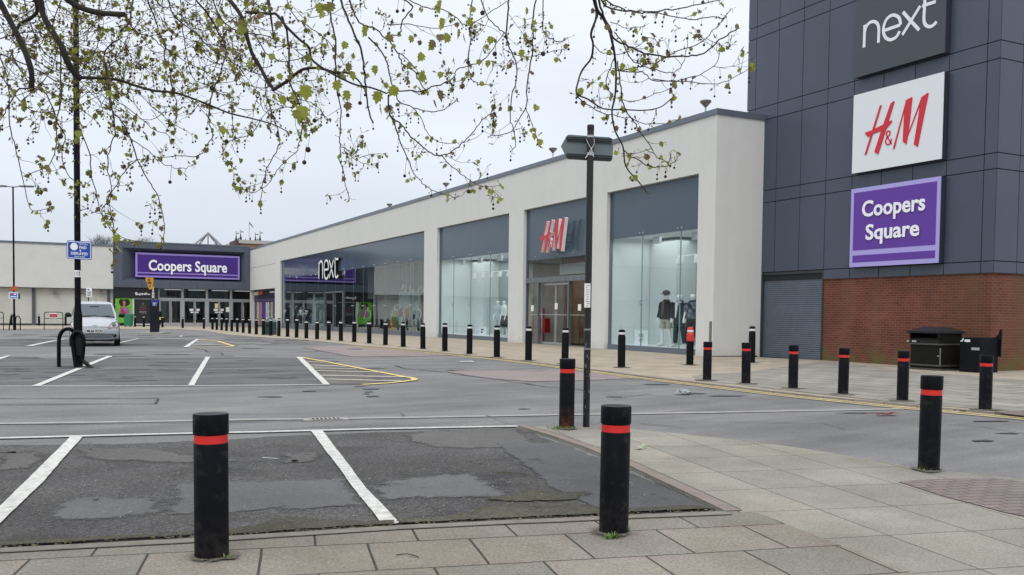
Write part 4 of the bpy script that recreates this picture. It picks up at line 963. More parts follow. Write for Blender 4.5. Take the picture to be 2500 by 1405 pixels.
t = thing('entrance_sign', 'wide purple sign reading Coopers Square over the entrance doors', 'shop sign', (14, Yb, 5))
Ys = Yb-.75
wx = lambda px, py: onY(px, py, Ys)
a = wx(331, 677); b = wx(585, 626); c = wx(331, 617); d = wx(585, 683)
sx0, sx1 = a.x, b.x; sz0, sz1 = (a.z+d.z)/2, (b.z+c.z)/2
bm = NB(); box(bm, sx0, sx1, Ys, Ys+.7, sz0, sz1); part('sign_box', bm, mat('sign_lilac2', (.30, .22, .58), .4), t)
bm = NB(); box(bm, sx0+.2, sx1-.2, Ys-.012, Ys-.002, sz0+.55, sz1-.2); box(bm, sx0+.2, sx1-.2, Ys-.012, Ys-.002, sz0+.18, sz0+.42); pieces('purple_field', bm, mat('coopers_purple2', (.045, .008, .19), .4), t)
l_ = wx(363, 661); r_ = wx(554, 665); zc = wx(375, 634).z; zb = wx(375, 661).z; hh = zc-zb
bm = text_bm('Coopers Square', Vector((l_.x, Ys-.04, zb-.27*hh-.05)), Vector((1, 0, 0)), U0, r_.x-l_.x, hh*1.28, .05, .022); part('letters', bm, lm, t)
# glazed screen with doors
Yd = YE+1.0
alu = mat('silver_frame', (.42, .44, .45), .4, metal=.4)
ex = lambda px, py=780: onY(px, py, Yd).x
zg = gz(YE)+PAV
zh = onY(445, 708, Yd).z+.2; ztr = onY(445, 731, Yd).z
cols = [ex(386.6), ex(445.3), ex(505), ex(563.8), ex(620)]
bm = NB()
for c in cols: box(bm, c-.13, c+.13, Yd-.1, Yd+.1, zg, zh)
for a, b in zip(cols, cols[1:]):
    box(bm, a+.13, b-.13, Yd-.08, Yd+.08, ztr-.12, ztr+.12); box(bm, a+.13, b-.13, Yd-.08, Yd+.08, zh-.12, zh+.02); box(bm, a+.13, b-.13, Yd-.08, Yd+.08, zg, zg+.09)
part('screen_frame', bm, alu, ent_b)
dg_m = glass_mat('door_glass', (.50, .54, .55), base=.05, gain=.9)
for i, (a, b) in enumerate(zip(cols, cols[1:])):
    bm = NB(); quad(bm, (a, Yd, ztr), (b, Yd, ztr), (b, Yd, zh), (a, Yd, zh)); part('fanlight', bm, dg_m, ent_b)
    mid = (a+b)/2
    for (l, r, hx) in ((a+.14, mid-.02, mid-.12), (mid+.02, b-.14, mid+.12)):
        bm = NB(); z1 = ztr-.13; z0 = zg+.1; f = .09
        box(bm, l, l+f, Yd-.04, Yd+.03, z0, z1); box(bm, r-f, r, Yd-.04, Yd+.03, z0, z1); box(bm, l+f, r-f, Yd-.04, Yd+.03, z0, z0+.25); box(bm, l+f, r-f, Yd-.04, Yd+.03, z1-.1, z1)
        dr = part('entrance_door', bm, alu, ent_b)
        bm = NB(); quad(bm, (l+f, Yd, z0), (r-f, Yd, z0), (r-f, Yd, z1), (l+f, Yd, z1)); part('pane', bm, dg_m, dr)
        bm = NB(); tube(bm, [(hx, Yd-.12, zg+.7), (hx, Yd-.12, zg+2.3)], .03, 6); part('handle', bm, steel, dr)
bm = NB()
for px in (470, 480, 529, 539):
    p = onY(px, 757, Yd-.06); box(bm, p.x-.32, p.x+.32, Yd-.075, Yd-.06, p.z-.12, p.z+.12); p = onY(px, 763, Yd-.06); box(bm, p.x-.2, p.x+.2, Yd-.075, Yd-.06, p.z-.08, p.z+.08)
p = onY(556, 757, Yd-.06); box(bm, p.x-.2, p.x+.2, Yd-.075, Yd-.06, p.z-.25, p.z+.3)
pieces('door_notice', bm, MATS['paper'], ent_b)
# lobby
xe0, xe1 = cols[0]-.1, X1+.1
bm = NB(); quad(bm, (xe0, Yd+.1, zg), (xe1+3, Yd+.1, zg), (xe1+3, Yd+14, zg), (xe0, Yd+14, zg)); part('lobby_floor', bm, mat('lobby_floor', (.20, .20, .19), .35), ent_b)
bm = NB(); quad(bm, (xe0, Yd+14, zg), (xe1+3, Yd+14, zg), (xe1+3, Yd+14, 5), (xe0, Yd+14, 5)); quad(bm, (xe0, Yd+.1, zh), (xe1+3, Yd+.1, zh), (xe1+3, Yd+14, zh), (xe0, Yd+14, zh)); quad(bm, (xe1+3, Yd, zg), (xe1+3, Yd+14, zg), (xe1+3, Yd+14, 5), (xe1+3, Yd, 5))
part('lobby_walls', bm, mat('lobby_dark', (.06, .06, .058), .8), ent_b)
bm = NB(); quad(bm, (xe0, Yd+.1, zg), (xe0, Yd+14, zg), (xe0, Yd+14, 5), (xe0, Yd+.1, 5)); box(bm, cols[0]+.3, cols[1]-.3, Yd+3, Yd+3.1, zg, 3.0); part('lobby_side_wall', bm, mat('lobby_pale', (.42, .40, .36), .8), ent_b)
bm = NB()
for k in range(5): box(bm, xe0+1+k*2.6, xe0+2.8+k*2.6, Yd+2, Yd+2.4, zh-.2, zh-.12)
pieces('ceiling_light', bm, mat('lobby_light', (.7, .72, .72), .5, emit=.8), ent_b)
bm = NB(); p = onY(529, 747, Yd+1.5); box(bm, p.x-.2, p.x+.15, Yd+1.5, Yd+1.55, p.z-.3, p.z+.25); part('lit_notice', bm, mat('lit_yellow', (.8, .65, .25), .5, emit=1), ent_b)
# perfume and beauty shop front, left of the doors
Yk = YE+.45; kx = lambda px, py=760: onY(px, py, Yk).x
ss = thing('corner_shopfront', 'black corner shopfront with green poster and dark door panel', 'shopfront', (9, Yk, zg))
bk = mat('shop_black', (.008, .008, .012), .35)
bm = NB(); box(bm, X0, kx(386), Yk-.1, Yk+.4, 2.72, 4.1); part('fascia', bm, bk, ss)
bm = NB(); box(bm, X0, kx(386), Yk+.1, Yk+.5, zg, 2.72); part('shop_wall', bm, bk, ss)
bm = NB(); box(bm, kx(323.5), kx(327.5), Yk+.0, Yk+.1, zg, 2.72); box(bm, kx(328), kx(367), Yk+.0, Yk+.1, zg+.1, zg+.22); box(bm, kx(370), kx(384), Yk+.0, Yk+.1, zg+.1, zg+.22); box(bm, kx(328), kx(384), Yk+.02, Yk+.1, 2.62, 2.70); pieces('white_jamb', bm, mat('jamb', (.6, .62, .62), .5), ss)
bm = NB(); box(bm, kx(329), kx(367), Yk+.05, Yk+.1, zg+.25, 2.6); part('door_panel', bm, mat('panel_black', (.012, .012, .014), .3), ss)
# handwritten style sign
def script(path, px0, py0, sc, Y, wd):
    bm = NB()
    for s in path:
        pts = [onY(px0+x*sc, py0+y*sc, Y) for x, y in s]; P2 = smooth2([(p.x, p.z) for p in pts], 3)
        ribbon_mesh(bm, P2, wd, Vector((0, Y, 0)), Vector((1, 0, 0)), U0, Vector((0, .03, 0)))
    return bm
z3c = lambda l: [(270+x/8.78, 660+y/8.78) for x, y in l]
scr = [[(572, 484), (545, 480), (530, 495), (555, 505), (572, 515), (560, 528), (535, 525)], [(580, 500), (585, 522), (605, 522), (612, 500), (614, 523)], [(625, 502), (625, 545)], [(625, 508), (645, 502), (655, 515), (640, 526), (626, 520)], [(662, 514), (685, 508), (678, 500), (662, 508), (664, 524), (690, 522)], [(698, 502), (700, 524)], [(700, 510), (720, 503)],
       [(752, 505), (732, 506), (726, 520), (745, 525), (756, 512)], [(758, 480), (757, 524)], [(775, 502), (776, 525)], [(776, 510), (795, 503)], [(800, 503), (805, 523), (825, 520), (830, 503), (832, 524), (850, 520)]]
bm = script([z3c(s) for s in scr], 0, 0, 1, Yk-.14, .085); part('lettering', bm, wt, ss)
bm = text_bm('more', Vector((kx(341), Yk+.03, onY(341, 765.5, Yk).z)), Vector((1, 0, 0)), U0, kx(357)-kx(341), .24, .015, -.005); part('lettering', bm, mat('letter_grey', (.35, .34, .36), .5), ss)
bm = NB(); box(bm, kx(341), kx(357), Yk+.03, Yk+.045, onY(341, 757.5, Yk).z, onY(341, 754, Yk).z); part('pink_caption', bm, mat('caption_pink', (.12, .02, .04), .5), ss)
bm = NB()
for q in (747, 750.5): box(bm, kx(341), kx(356), Yk+.03, Yk+.045, onY(341, q+.7, Yk).z, onY(341, q, Yk).z)
tube(bm, [(kx(349), Yk+.03, onY(349, 742.5, Yk).z), (kx(349), Yk+.045, onY(349, 742.5, Yk).z)], .1, 10)
part('small_caption', bm, mat('caption_grey', (.14, .14, .15), .5), ss)
# poster (flat): curly haired figure on green
po = thing('window_poster', 'bright green poster of a person with big curly hair in a lilac jacket', 'poster', (kx(302), Yk, 1))
pz = lambda py: onY(302, py, Yk).z
bm = NB(); box(bm, kx(281.5), kx(323), Yk-.02, Yk+.02, zg+.3, 2.70); part('poster_sheet', bm, mat('poster_green', (.13, .42, .02), .5), po)
def flat(pts, dy, mt, nm):
    bm = NB(); P_ = smooth2([*pts, pts[0]], 3)[:-1]
    prism(bm, [Vector((kx(270+x/8.78), Yk-.02-dy, pz(660+y/8.78))) for x, y in P_], (0, .004, 0)); part(nm, bm, mt, po)
flat([(175, 690), (190, 640), (235, 620), (290, 635), (345, 620), (395, 640), (415, 690), (400, 735), (375, 755), (330, 780), (240, 780), (200, 745)], .006, mat('hair_dark', (.010, .007, .008), .7), 'hair')
flat([(255, 800), (330, 795), (380, 800), (400, 870), (402, 950), (195, 950), (198, 850), (215, 790)], .010, mat('jacket_lilac', (.26, .11, .33), .7), 'jacket')
flat([(262, 690), (268, 665), (290, 655), (315, 665), (320, 700), (312, 745), (312, 800), (318, 870), (262, 860), (268, 800), (270, 750)], .014, mat('skin', (.36, .17, .11), .6), 'face')
flat([(232, 800), (245, 790), (262, 830), (300, 880), (340, 920), (300, 945), (225, 940), (228, 860)], .018, mat('bag_magenta', (.38, .01, .07), .6), 'bag')

# left building
left = thing('long_building', 'long low cream rendered building with overhanging upper wall', 'retail building', (-20, YE, -.3))
bm = NB(); box(bm, -75, X0-.02, YE, YE+20, 3.57, 8.22); part('upper_wall', bm, render_l, left)
bm = NB(); box(bm, -75, X0-.02, YE+.55, YE+19, -.6, 3.57); part('lower_wall', bm, mat('cream_render_low', (.49, .495, .455), .88, var=.07, vscale=.5), left)
bm = NB(); box(bm, -75, X0, YE-.08, YE+1, 8.22, 8.42); part('coping', bm, grey_trim, left)
bm = NB(); box(bm, -75, X0-.02, YE-.02, YE, 3.57, 3.66); box(bm, -75, X0-.05, YE+.52, YE+.55, -.35, -.12); part('drip_edge', bm, dark_trim, left)
bm = NB()
for px0, px1 in ((78, 86.5), (262, 269), (-140, -132), (-330, -322)):
    a = onY(px0, 750, YE+.5).x; b = onY(px1, 750, YE+.5).x; box(bm, a, a+(b-a)*.62, YE+.42, YE+.55, -.35, 3.57); box(bm, a+(b-a)*.68, b, YE+.36, YE+.55, -.35, 3.57)
pieces('pilaster', bm, mat('pilaster', (.075, .085, .105), .6), left, per=2)
for px in (132, 200, 246):
    p = onY(px, 713, YE+.3); bm = NB(); box(bm, p.x-.1, p.x+.25, YE+.1, YE+.5, p.z-.15, p.z+.05); tube(bm, [(p.x+.25, YE+.1, p.z-.1), (p.x+.5, YE-.1, p.z-.25)], .08, 6)
    part('security_camera', bm, mat('camera_brown', (.16, .13, .11), .5), left)

# roof things behind
t = thing('glazed_roof', 'pyramid roof frame of thin pale steel bars behind the entrance', 'roof frame', (*onY(508, 600, 118).xy, Z1))
q = lambda px, py, y=118: onY(px, py, y)
bm = NB(); ap = q(508, 569)
for px, py in ((476, 596), (541, 600)): tube(bm, [ap, q(px, py)], .14, 6)
for px, py, y in ((485, 599, 126), (532, 600, 126)): tube(bm, [ap, q(px, py, y)], .12, 6)
tube(bm, [ap, q(508, 601)], .10, 6); tube(bm, [q(491, 584), q(491, 600)], .08, 6); tube(bm, [q(525, 584), q(525, 601)], .08, 6); tube(bm, [q(474, 597.5), q(543, 601)], .12, 6)
part('bars', bm, mat('bar_grey', (.36, .37, .38), .6), t)
bm = NB(); a = q(588, 587.5, 150); b = q(700, 591, 150); box(bm, a.x, a.x+22, 150, 165, 5, a.z-.45)
bb = thing('brick_building', 'tan brick building with flat roof showing behind the entrance block', 'building', (a.x+8, 150, 0))
part('wall', bm, mat('tan_brick', (.33, .185, .10), .85, var=.12, vscale=.3), bb)
bm = NB(); box(bm, a.x-.35, a.x+22.3, 149.7, 165, a.z-.45, a.z+.1); part('roof_edge', bm, mat('roof_edge', (.42, .40, .38), .7), bb)
bm = NB(); box(bm, a.x-.9, a.x-.02, 149.9, 155, 5, a.z+.0); part('corner_pier', bm, mat('pier_dark', (.08, .05, .04), .8), bb)
# church pinnacles
chur = thing('church_tower', 'dark church tower top with four slender pinnacles and weather vanes', 'church', (*onY(610, 600, 200).xy, 0))
stone = mat('dark_stone', (.035, .038, .045), .85)
u14 = lambda x, y, Y=200: onY(560+x/14.05, 540+y/14.05, Y)
bm = NB(); a = u14(230, 830); b = u14(430, 830); box(bm, a.x, b.x, 200, 212, 0, a.z+.8)
part('parapet', bm, stone, chur)
for i, (x, top, vy, bulge) in enumerate([(262, 355, 410, 620), (418, 305, 360, 580), (928, 395, 452, 660), (1083, 340, 398, 620)]):
    s = u14(x, 830); bz = u14(x, bulge).z; tz = u14(x, top).z; vz = u14(x, vy).z; zb_ = u14(x, 840).z
    k = (bz-zb_) if bz > zb_ else 1
    bm = NB(); lathe(bm, (s.x, 201, 0), [(.34, zb_-2), (.3, bz-.8), (.14, bz-.6), (.27, bz-.1), (.2, bz+.25), (.09, bz+.5), (.13, bz+.7), (.06, bz+.9), (.05, vz-.1), (.03, tz)], 8)
    pn = part('pinnacle', bm, stone, chur)
    bm = NB(); tube(bm, [(s.x-.25, 201, vz), (s.x+.3, 201, vz)], .03, 4); box(bm, s.x+.12, s.x+.6, 200.98, 201.02, vz-.09, vz+.09); sphere(bm, (s.x, 201, tz), .09, 6, 4); part('weather_vane', bm, stone, pn)
bm = NB()
for x, y in ((340, 560), (590, 600), (1005, 590)):
    s = u14(x, y); lathe(bm, (s.x, 201, 0), [(.4, s.z-4), (.3, s.z-1), (.05, s.z)], 6)
s = u14(755, 555); box(bm, s.x-.12, s.x+.12, 201, 201.2, s.z-2.2, s.z); box(bm, s.x-.5, s.x+.5, 201, 201.2, s.z-1.0, s.z-.65); box(bm, u14(560, 640).x, u14(1120, 640).x, 202, 208, 0, u14(600, 650).z-.3)
pieces('cresting', bm, stone, chur)
fl = thing('flagpole', 'thin flagpole with a small drooping flag behind the entrance block', 'flagpole', (*u14(682, 640).xy, 0))
bm = NB(); s = u14(682, 10); tube(bm, [(s.x, 200, 10), (s.x, 200, s.z)], .07, 6); part('pole', bm, steel, fl)
bm = NB(); s0 = u14(685, 30); P_ = [u14(685, 20), u14(735, 90), u14(775, 130), u14(830, 240), u14(820, 250), u14(765, 175), u14(700, 110)]; prism(bm, P_, (0, .05, 0)); part('flag', bm, mat('flag_dark', (.13, .15, .18), .8), fl)

# distant trees behind the long building
def bare_crown(bm, c, r, n, seed, th=.05):
    rr = random.Random(seed)
    for i in range(n):
        d = Vector((rr.gauss(0, 1), rr.gauss(0, 1), rr.gauss(.2, .8))).normalized(); e = c+Vector((d.x*r*1.5, d.y*r, d.z*r))*rr.uniform(.5, 1)
        mdl = c+(e-c)*.5+Vector((rr.uniform(-.3, .3), 0, rr.uniform(-.3, .3)))
        tube(bm, [c-Vector((0, 0, r*.6)), mdl, e], [th*1.5, th, th*.5], 3, cap=False)
        for k in range(7):
            s = mdl+(e-mdl)*rr.random(); tube(bm, [s, s+Vector((rr.uniform(-.8, .8), rr.uniform(-.5, .5), rr.uniform(-.3, .9)))], [th*.6, th*.4], 3, cap=False)
for i, (px, py, r, lab) in enumerate([(256, 591, 1.7, 'bare tree with grey twiggy crown behind the roof left of the entrance'), (357, 596, 1.6, 'faint bare tree top over the roof above the entrance sign'), (235, 594, 1.5, 'low bare tree top left of its larger neighbour behind the roof')]):
    p = onY(px, py, 190); t = thing('distant_tree', lab, 'tree', (p.x, 190, 0), 'bare trees beyond the roofs')
    bm = NB(); tube(bm, [(p.x, 190, -.4), (p.x, 190, p.z-r*.4)], [.35, .2], 6); part('trunk', bm, mat('far_bark', (.27, .29, .31), .9), t)
    bm = NB(); bare_crown(bm, p, r, 40, i, .03); part('crown', bm, MATS['far_bark'], t)
print('stage buildings2')
# ================================================================== BOLLARDS
def worn_black(name, rust=.0, base=(.004, .0045, .007)):
    m = bpy.data.materials.new(name); m.use_nodes = True; t = m.node_tree; b = t.nodes['Principled BSDF']; L = t.links.new
    tc = N(t, 'ShaderNodeTexCoord'); n = N(t, 'ShaderNodeTexNoise', Scale=9, Detail=8, Roughness=.7); L(tc.outputs['Object'], n.inputs['Vector'])
    r = N(t, 'ShaderNodeMapRange'); r.inputs['From Min'].default_value = .55; r.inputs['From Max'].default_value = .78; L(n.outputs[0], r.inputs[0])
    mxx = N(t, 'ShaderNodeMix', data_type='RGBA'); L(r.outputs[0], mxx.inputs[0]); mxx.inputs[6].default_value = (*base, 1); mxx.inputs[7].default_value = (.032, .03, .03, 1)
    sp = N(t, 'ShaderNodeSeparateXYZ'); L(tc.outputs['Object'], sp.inputs[0]); g = N(t, 'ShaderNodeMapRange'); g.inputs['From Min'].default_value = .3; g.inputs['From Max'].default_value = 0; g.inputs['To Max'].default_value = .25+rust; L(sp.outputs[2], g.inputs[0])
    n2 = N(t, 'ShaderNodeTexNoise', Scale=14, Detail=6, Roughness=.7); L(tc.outputs['Object'], n2.inputs['Vector'])
    r2 = N(t, 'ShaderNodeMapRange'); r2.inputs['From Min'].default_value = .4; r2.inputs['From Max'].default_value = .65; L(n2.outputs[0], r2.inputs[0]); mm = N(t, 'ShaderNodeMath', operation='MULTIPLY'); L(g.outputs[0], mm.inputs[0]); L(r2.outputs[0], mm.inputs[1])
    m2 = N(t, 'ShaderNodeMix', data_type='RGBA'); L(mm.outputs[0], m2.inputs[0]); L(mxx.outputs[2], m2.inputs[6]); m2.inputs[7].default_value = (.12, .045, .03, 1) if rust else (.09, .08, .06, 1)
    L(m2.outputs[2], b.inputs['Base Color']); b.inputs['Roughness'].default_value = .36
    rr = N(t, 'ShaderNodeMapRange'); rr.inputs['To Min'].default_value = .28; rr.inputs['To Max'].default_value = .55; L(n.outputs[0], rr.inputs[0]); L(rr.outputs[0], b.inputs['Roughness']); b.inputs['Specular IOR Level'].default_value = .10
    bp = N(t, 'ShaderNodeBump', Strength=.15, Distance=.004); L(n2.outputs[0], bp.inputs['Height']); L(bp.outputs[0], b.inputs['Normal'])
    return m
bol_m = worn_black('bollard_paint'); bol_r = worn_black('bollard_paint_rusty', .6); redb = mat('band_red', (.60, .018, .014), .5, var=.08, vscale=20)
def red_bollard():
    t = thing('bollard', '', 'bollard'); n = 32
    bm = NB(); lathe(bm, (0, 0, 0), [(.094, -.05), (.094, .695), (.091, .702)], n); part('post', bm, bol_m, t, smooth=True)
    bm = NB(); lathe(bm, (0, 0, 0), [(.0915, .702), (.0915, .752)], n); part('reflective_band', bm, redb, t, smooth=True)
    bm = NB(); lathe(bm, (0, 0, 0), [(.091, .752), (.0965, .757), (.0975, .765), (.0975, .872), (.095, .879), (.089, .880), (.03, .882)], n); part('cap', bm, bol_m, t, smooth=True)
    return t
RB = [(517, 1362, 'foreground black bollard with red band standing at the parking bay edge', 1), (1498, 1303, 'black red banded bollard with weeds at its foot, front of the island pavement', 0),
      (1383, 1048, 'scuffed rusty bollard beside the direction sign pole', 2), (2267, 1151, 'tall near bollard at the right rim of the island pavement', 0),
      (1726, 930, 'red banded bollard in front of the thin grey post', 0), (1821, 938, 'red banded bollard overlapping the white banded one by the shutter', 0),
      (1936, 950, 'red banded bollard in front of the roller shutter', 0), (2058, 964, 'red banded bollard in front of the brick wall edge by the moss', 0),
      (2203, 980, 'red banded bollard with rusty foot left of the dark litter bin', 1), (2405, 1002, 'red banded bollard farthest right in front of the brick corner', 1)]
RH = [357, 316, 171, 234, 95, 101, 107, 114, 123, 135]
proto = red_bollard()
for i, ((px, py, lab, rust), hpx) in enumerate(zip(RB, RH)):
    p = G(px, py-(3 if i < 4 else 1), PAV if i > 0 or True else 0)
    o = proto if i == 0 else copy_tree(proto)
    # height from the survey
    D = (p-O).dot(CH); s = hpx*D/FPX/.88*.992
    o.location = p; o.scale = (1, 1, s); o.rotation_euler = (random.uniform(-.008, .008), random.uniform(-.008, .008), i*1.3); o['label'] = lab; o['group'] = 'red banded bollards'
    if rust == 2:
        for c in o.children:
            if c.name.startswith('post'): c.data = c.data.copy(); c.data.materials[0] = bol_r
wband = mat('band_white', (.62, .63, .63), .5, var=.06, vscale=10)
plb = mat('bollard_plastic', (.0045, .005, .0065), .6, var=.3, vscale=6, spec=.12)
plr = mat('bollard_plastic_red', (.50, .02, .02), .5, var=.1, vscale=8)
def white_bollard(red=False):
    t = thing('bollard', '', 'bollard'); n = 20; r = .102
    if red:
        bm = NB(); lathe(bm, (0, 0, 0), [(r+.002, -.05), (r+.002, .63)], n); part('post', bm, plb, t, smooth=True)
        bm = NB(); lathe(bm, (0, 0, 0), [(r+.002, .63), (r+.002, .80), (r-.008, .835), (r-.014, .84), (r-.014, .865)], n); part('sleeve', bm, plr, t, smooth=True)
    else:
        bm = NB(); lathe(bm, (0, 0, 0), [(r+.002, -.05), (r, .80), (r-.008, .835), (r-.018, .838), (r-.018, .85), (r-.010, .853), (r-.010, .865)], n); part('post', bm, plb, t, smooth=True)
    bm = NB(); lathe(bm, (0, 0, 0), [(r-.014, .865), (r-.012, .868), (r-.012, .922), (r-.014, .925)], n); part('reflective_band', bm, wband, t, smooth=True)
    bm = NB(); lathe(bm, (0, 0, 0), [(r-.013, .925), (r-.011, .93), (r-.012, .965), (r-.03, .99), (.02, 1.0)], n); part('cap', bm, plr if red else plb, t, smooth=True)
    return t
WB = [(1517, 898), (1379, 889), (1290, 881), (1213, 873), (1146, 865), (1086, 858.3), (1032.5, 852.5), (984.5, 847.8), (941, 843.3), (901.4, 839.2), (864.7, 835.8), (832.3, 833.3), (802.3, 830.9), (774, 828.9), (747.8, 827), (724, 825), (702, 823), (680.6, 821.5), (661, 820.3), (643, 818.8), (625.7, 817.3), (609.2, 815.3), (593.7, 813.4), (579.5, 811.6), (565.8, 809.9), (553, 808.9), (541, 807.4), (529.4, 806.2), (518.8, 805.2), (497.8, 803.4), (446, 801.8), (396.7, 800.2), (351.4, 799.5), (329.6, 798.7), (160.2, 796.4), (95.6, 795.8), (28, 795)]
words = ['first', 'second', 'third', 'fourth', 'fifth', 'sixth', 'seventh', 'eighth', 'ninth', 'tenth', 'eleventh', 'twelfth', 'thirteenth', 'fourteenth', 'fifteenth', 'sixteenth', 'seventeenth', 'eighteenth', 'nineteenth', 'twentieth', 'twenty-first', 'twenty-second', 'twenty-third', 'twenty-fourth', 'twenty-fifth', 'twenty-sixth', 'twenty-seventh', 'twenty-eighth', 'twenty-ninth', 'thirtieth']
protoW = white_bollard()
HPX = {1517: 93, 1290: 84, 1213: 78, 1146: 72, 1086: 69, 1032.5: 63, 984.5: 61, 941: 57, 901.4: 54.5, 864.7: 52.5, 832.3: 50, 802.3: 48, 774: 45.5, 747.8: 44}
extra = {446: 'white banded bollard between two pairs of entrance doors, right of the pay machine', 396.7: 'white banded bollard just right of the pay machine', 351.4: 'white banded bollard in front of the black shop panel', 329.6: 'white banded bollard right beside the green bins',
         160.2: 'white banded bollard just left of the parked silver car', 95.6: 'white banded bollard against the cream wall left of the barrier', 28: 'white banded bollard behind the far left lamp post'}
for i, (px, py) in enumerate(WB):
    p = G(px, py-.4, PAV+(.03 if px > 1600 else 0)); o = protoW if i == 0 else copy_tree(protoW)
    D = (p-O).dot(CH); h = HPX.get(px, None)
    if h is None: h = 88.5 if px == 1379 else max(26, 28+(px-500)*.088) if px > 400 else 27
    s = h*D/FPX; o.location = p; o.scale = (1, 1, s); o.rotation_euler = (random.uniform(-.012, .012), random.uniform(-.012, .012), i); o['group'] = 'white banded bollards along the shops'
    if px in extra: o['label'] = extra[px]
    elif i == 0: o['label'] = 'white banded bollard before the right display window, right of the sign pole'
    elif i == 1: o['label'] = 'white banded bollard hidden behind the rusty bollard near the sign pole'
    else: o['label'] = '%s black white banded bollard in the kerb row, counting leftwards from the sign pole' % words[i-1]
rb = white_bollard(True); p = G(1684, 891.5, PAV); rb.location = p; rb['label'] = 'red topped bollard with white band by the display window end'; D = (p-O).dot(CH); rb.scale = (1, 1, 92.5*D/FPX)
o = copy_tree(protoW); p = G(1835, 886, PAV); o.location = p; o.scale = (1, 1, 89.5*(p-O).dot(CH)/FPX); o['label'] = 'white banded bollard at the left jamb of the roller shutter'; o['group'] = 'white banded bollards along the shops'
# thin grey post
p = G(1733, 878, PAV); D = (p-O).dot(CH); bm = NB(); tube(bm, [p, p+Vector((0, 0, 93*D/FPX))], .045, 12)
solo('steel_post', bm, mat('post_grey', (.14, .14, .13), .5), 'thin plain grey post in front of the white end wall', 'post', p, smooth=True)

foot = [G(px, py, PAV) for px, py, *_ in RB]+[G(px, py, PAV) for px, py in WB if px > 480]+[G(1684, 891.5, PAV), G(1835, 886, PAV)]
dirt = ground_mat('bollard_dirt', (.12, .108, .088), spk=.3, big=.3, soft=9)
sheet('bollard_foot_dirt', [[(p.x+cos(a)*rr_[k], p.y+sin(a)*rr_[k]) for k, a in enumerate([i*pi/9 for i in range(18)])] for p, rr_ in [(p, [(.14 if j < 4 else .24)*random.uniform(.7, 1.15) for _ in range(18)]) for j, p in enumerate(foot)]], PAV+.0085, dirt, soft=.12)
# ================================================================== SIGN POLE
p = G(1431, 1041, PAV); D = (p-O).dot(CH)
pole_m = worn_black('pole_paint', 0, (.012, .012, .014))
def peel():
    m = bpy.data.materials.new('pole_peeling'); m.use_nodes = True; t = m.node_tree; b = t.nodes['Principled BSDF']; L = t.links.new
    tc = N(t, 'ShaderNodeTexCoord'); mp = N(t, 'ShaderNodeMapping'); mp.inputs['Scale'].default_value = (1, 1, .35); L(tc.outputs['Object'], mp.inputs[0]); n = N(t, 'ShaderNodeTexNoise', Scale=22, Detail=6, Roughness=.6); L(mp.outputs[0], n.inputs['Vector'])
    sp = N(t, 'ShaderNodeSeparateXYZ'); L(tc.outputs['Object'], sp.inputs[0]); g = N(t, 'ShaderNodeMapRange'); g.inputs['From Min'].default_value = 1.9; g.inputs['From Max'].default_value = 1.2; g.inputs['To Min'].default_value = .20; g.inputs['To Max'].default_value = 0; L(sp.outputs[2], g.inputs[0])
    s = N(t, 'ShaderNodeMath', operation='SUBTRACT'); L(n.outputs[0], s.inputs[0]); L(g.outputs[0], s.inputs[1]); r = N(t, 'ShaderNodeMapRange'); r.inputs['From Min'].default_value = .60; r.inputs['From Max'].default_value = .63; L(s.outputs[0], r.inputs[0])
    mxx = N(t, 'ShaderNodeMix', data_type='RGBA'); L(r.outputs[0], mxx.inputs[0]); mxx.inputs[6].default_value = (.006, .006, .007, 1); mxx.inputs[7].default_value = (.16, .155, .15, 1); L(mxx.outputs[2], b.inputs['Base Color']); b.inputs['Roughness'].default_value = .4; return m
sp_ = thing('direction_sign', 'grey arrow shaped direction sign seen from behind on a tall black pole', 'direction sign', p)
toph = at(1442, 308, D).z; R_ = 8.3*D/FPX
bm = NB(); tube(bm, [p-Vector((0, 0, .05)), (p.x, p.y, 1.6), (p.x, p.y, 3.0), (p.x, p.y, toph)], R_, 20); part('pole', bm, peel(), sp_, smooth=True)
bm = NB(); lathe(bm, (p.x, p.y, 0), [(R_*1.04, toph-.05), (R_*1.06, toph), (R_*.9, toph+.012)], 20); part('cap', bm, black, sp_, smooth=True)
Dn = D+.09
s7 = lambda x, y: at(1330+x/6.69, 290+y/6.69, Dn)
outl = [(262, 455), (345, 300), (375, 268), (405, 262), (690, 283), (1060, 305), (1105, 330), (1122, 370), (1108, 650), (1090, 690), (1060, 703), (700, 685), (380, 665), (350, 635)]
def splane(pl): return [s7(*q) for q in pl]
P_ = splane(outl); nrm = (P_[4]-P_[12]).cross(P_[8]-P_[12]).normalized()
if nrm.dot(CF) < 0: nrm = -nrm
bm = NB(); prism(bm, P_, nrm*.004); part('sign_plate', bm, mat('sign_back_grey', (.115, .145, .155), .5, var=.06, vscale=3), sp_)
bm = NB()
for (a, b) in (((355, 330), (1095, 368)), ((350, 605), (1092, 645))):
    A, B = s7(*a), s7(*b); dx = (B-A).normalized(); mid = (A+B)/2-nrm*.015
    obox(bm, mid, dx, nrm, dx.cross(nrm), (B-A).length, .028, .012); obox(bm, mid+dx.cross(nrm)*.022, dx, nrm, dx.cross(nrm), (B-A).length, .022, .006)
    obox(bm, mid-dx.cross(nrm)*.022, dx, nrm, dx.cross(nrm), (B-A).length, .022, .006)
pieces('channel_rails', bm, mat('rail_black', (.03, .035, .04), .5), sp_)
bm = NB()
for y in (318, 600): z = s7(757, y).z; lathe(bm, (p.x, p.y, 0), [(R_*1.07, z-.014), (R_*1.07, z+.014)], 20)
pieces('clip', bm, steel, sp_, smooth=True)
bm = NB()
sq = lambda x, y: at(1330+x/6.69, 290+y/6.69, D-R_-.012)
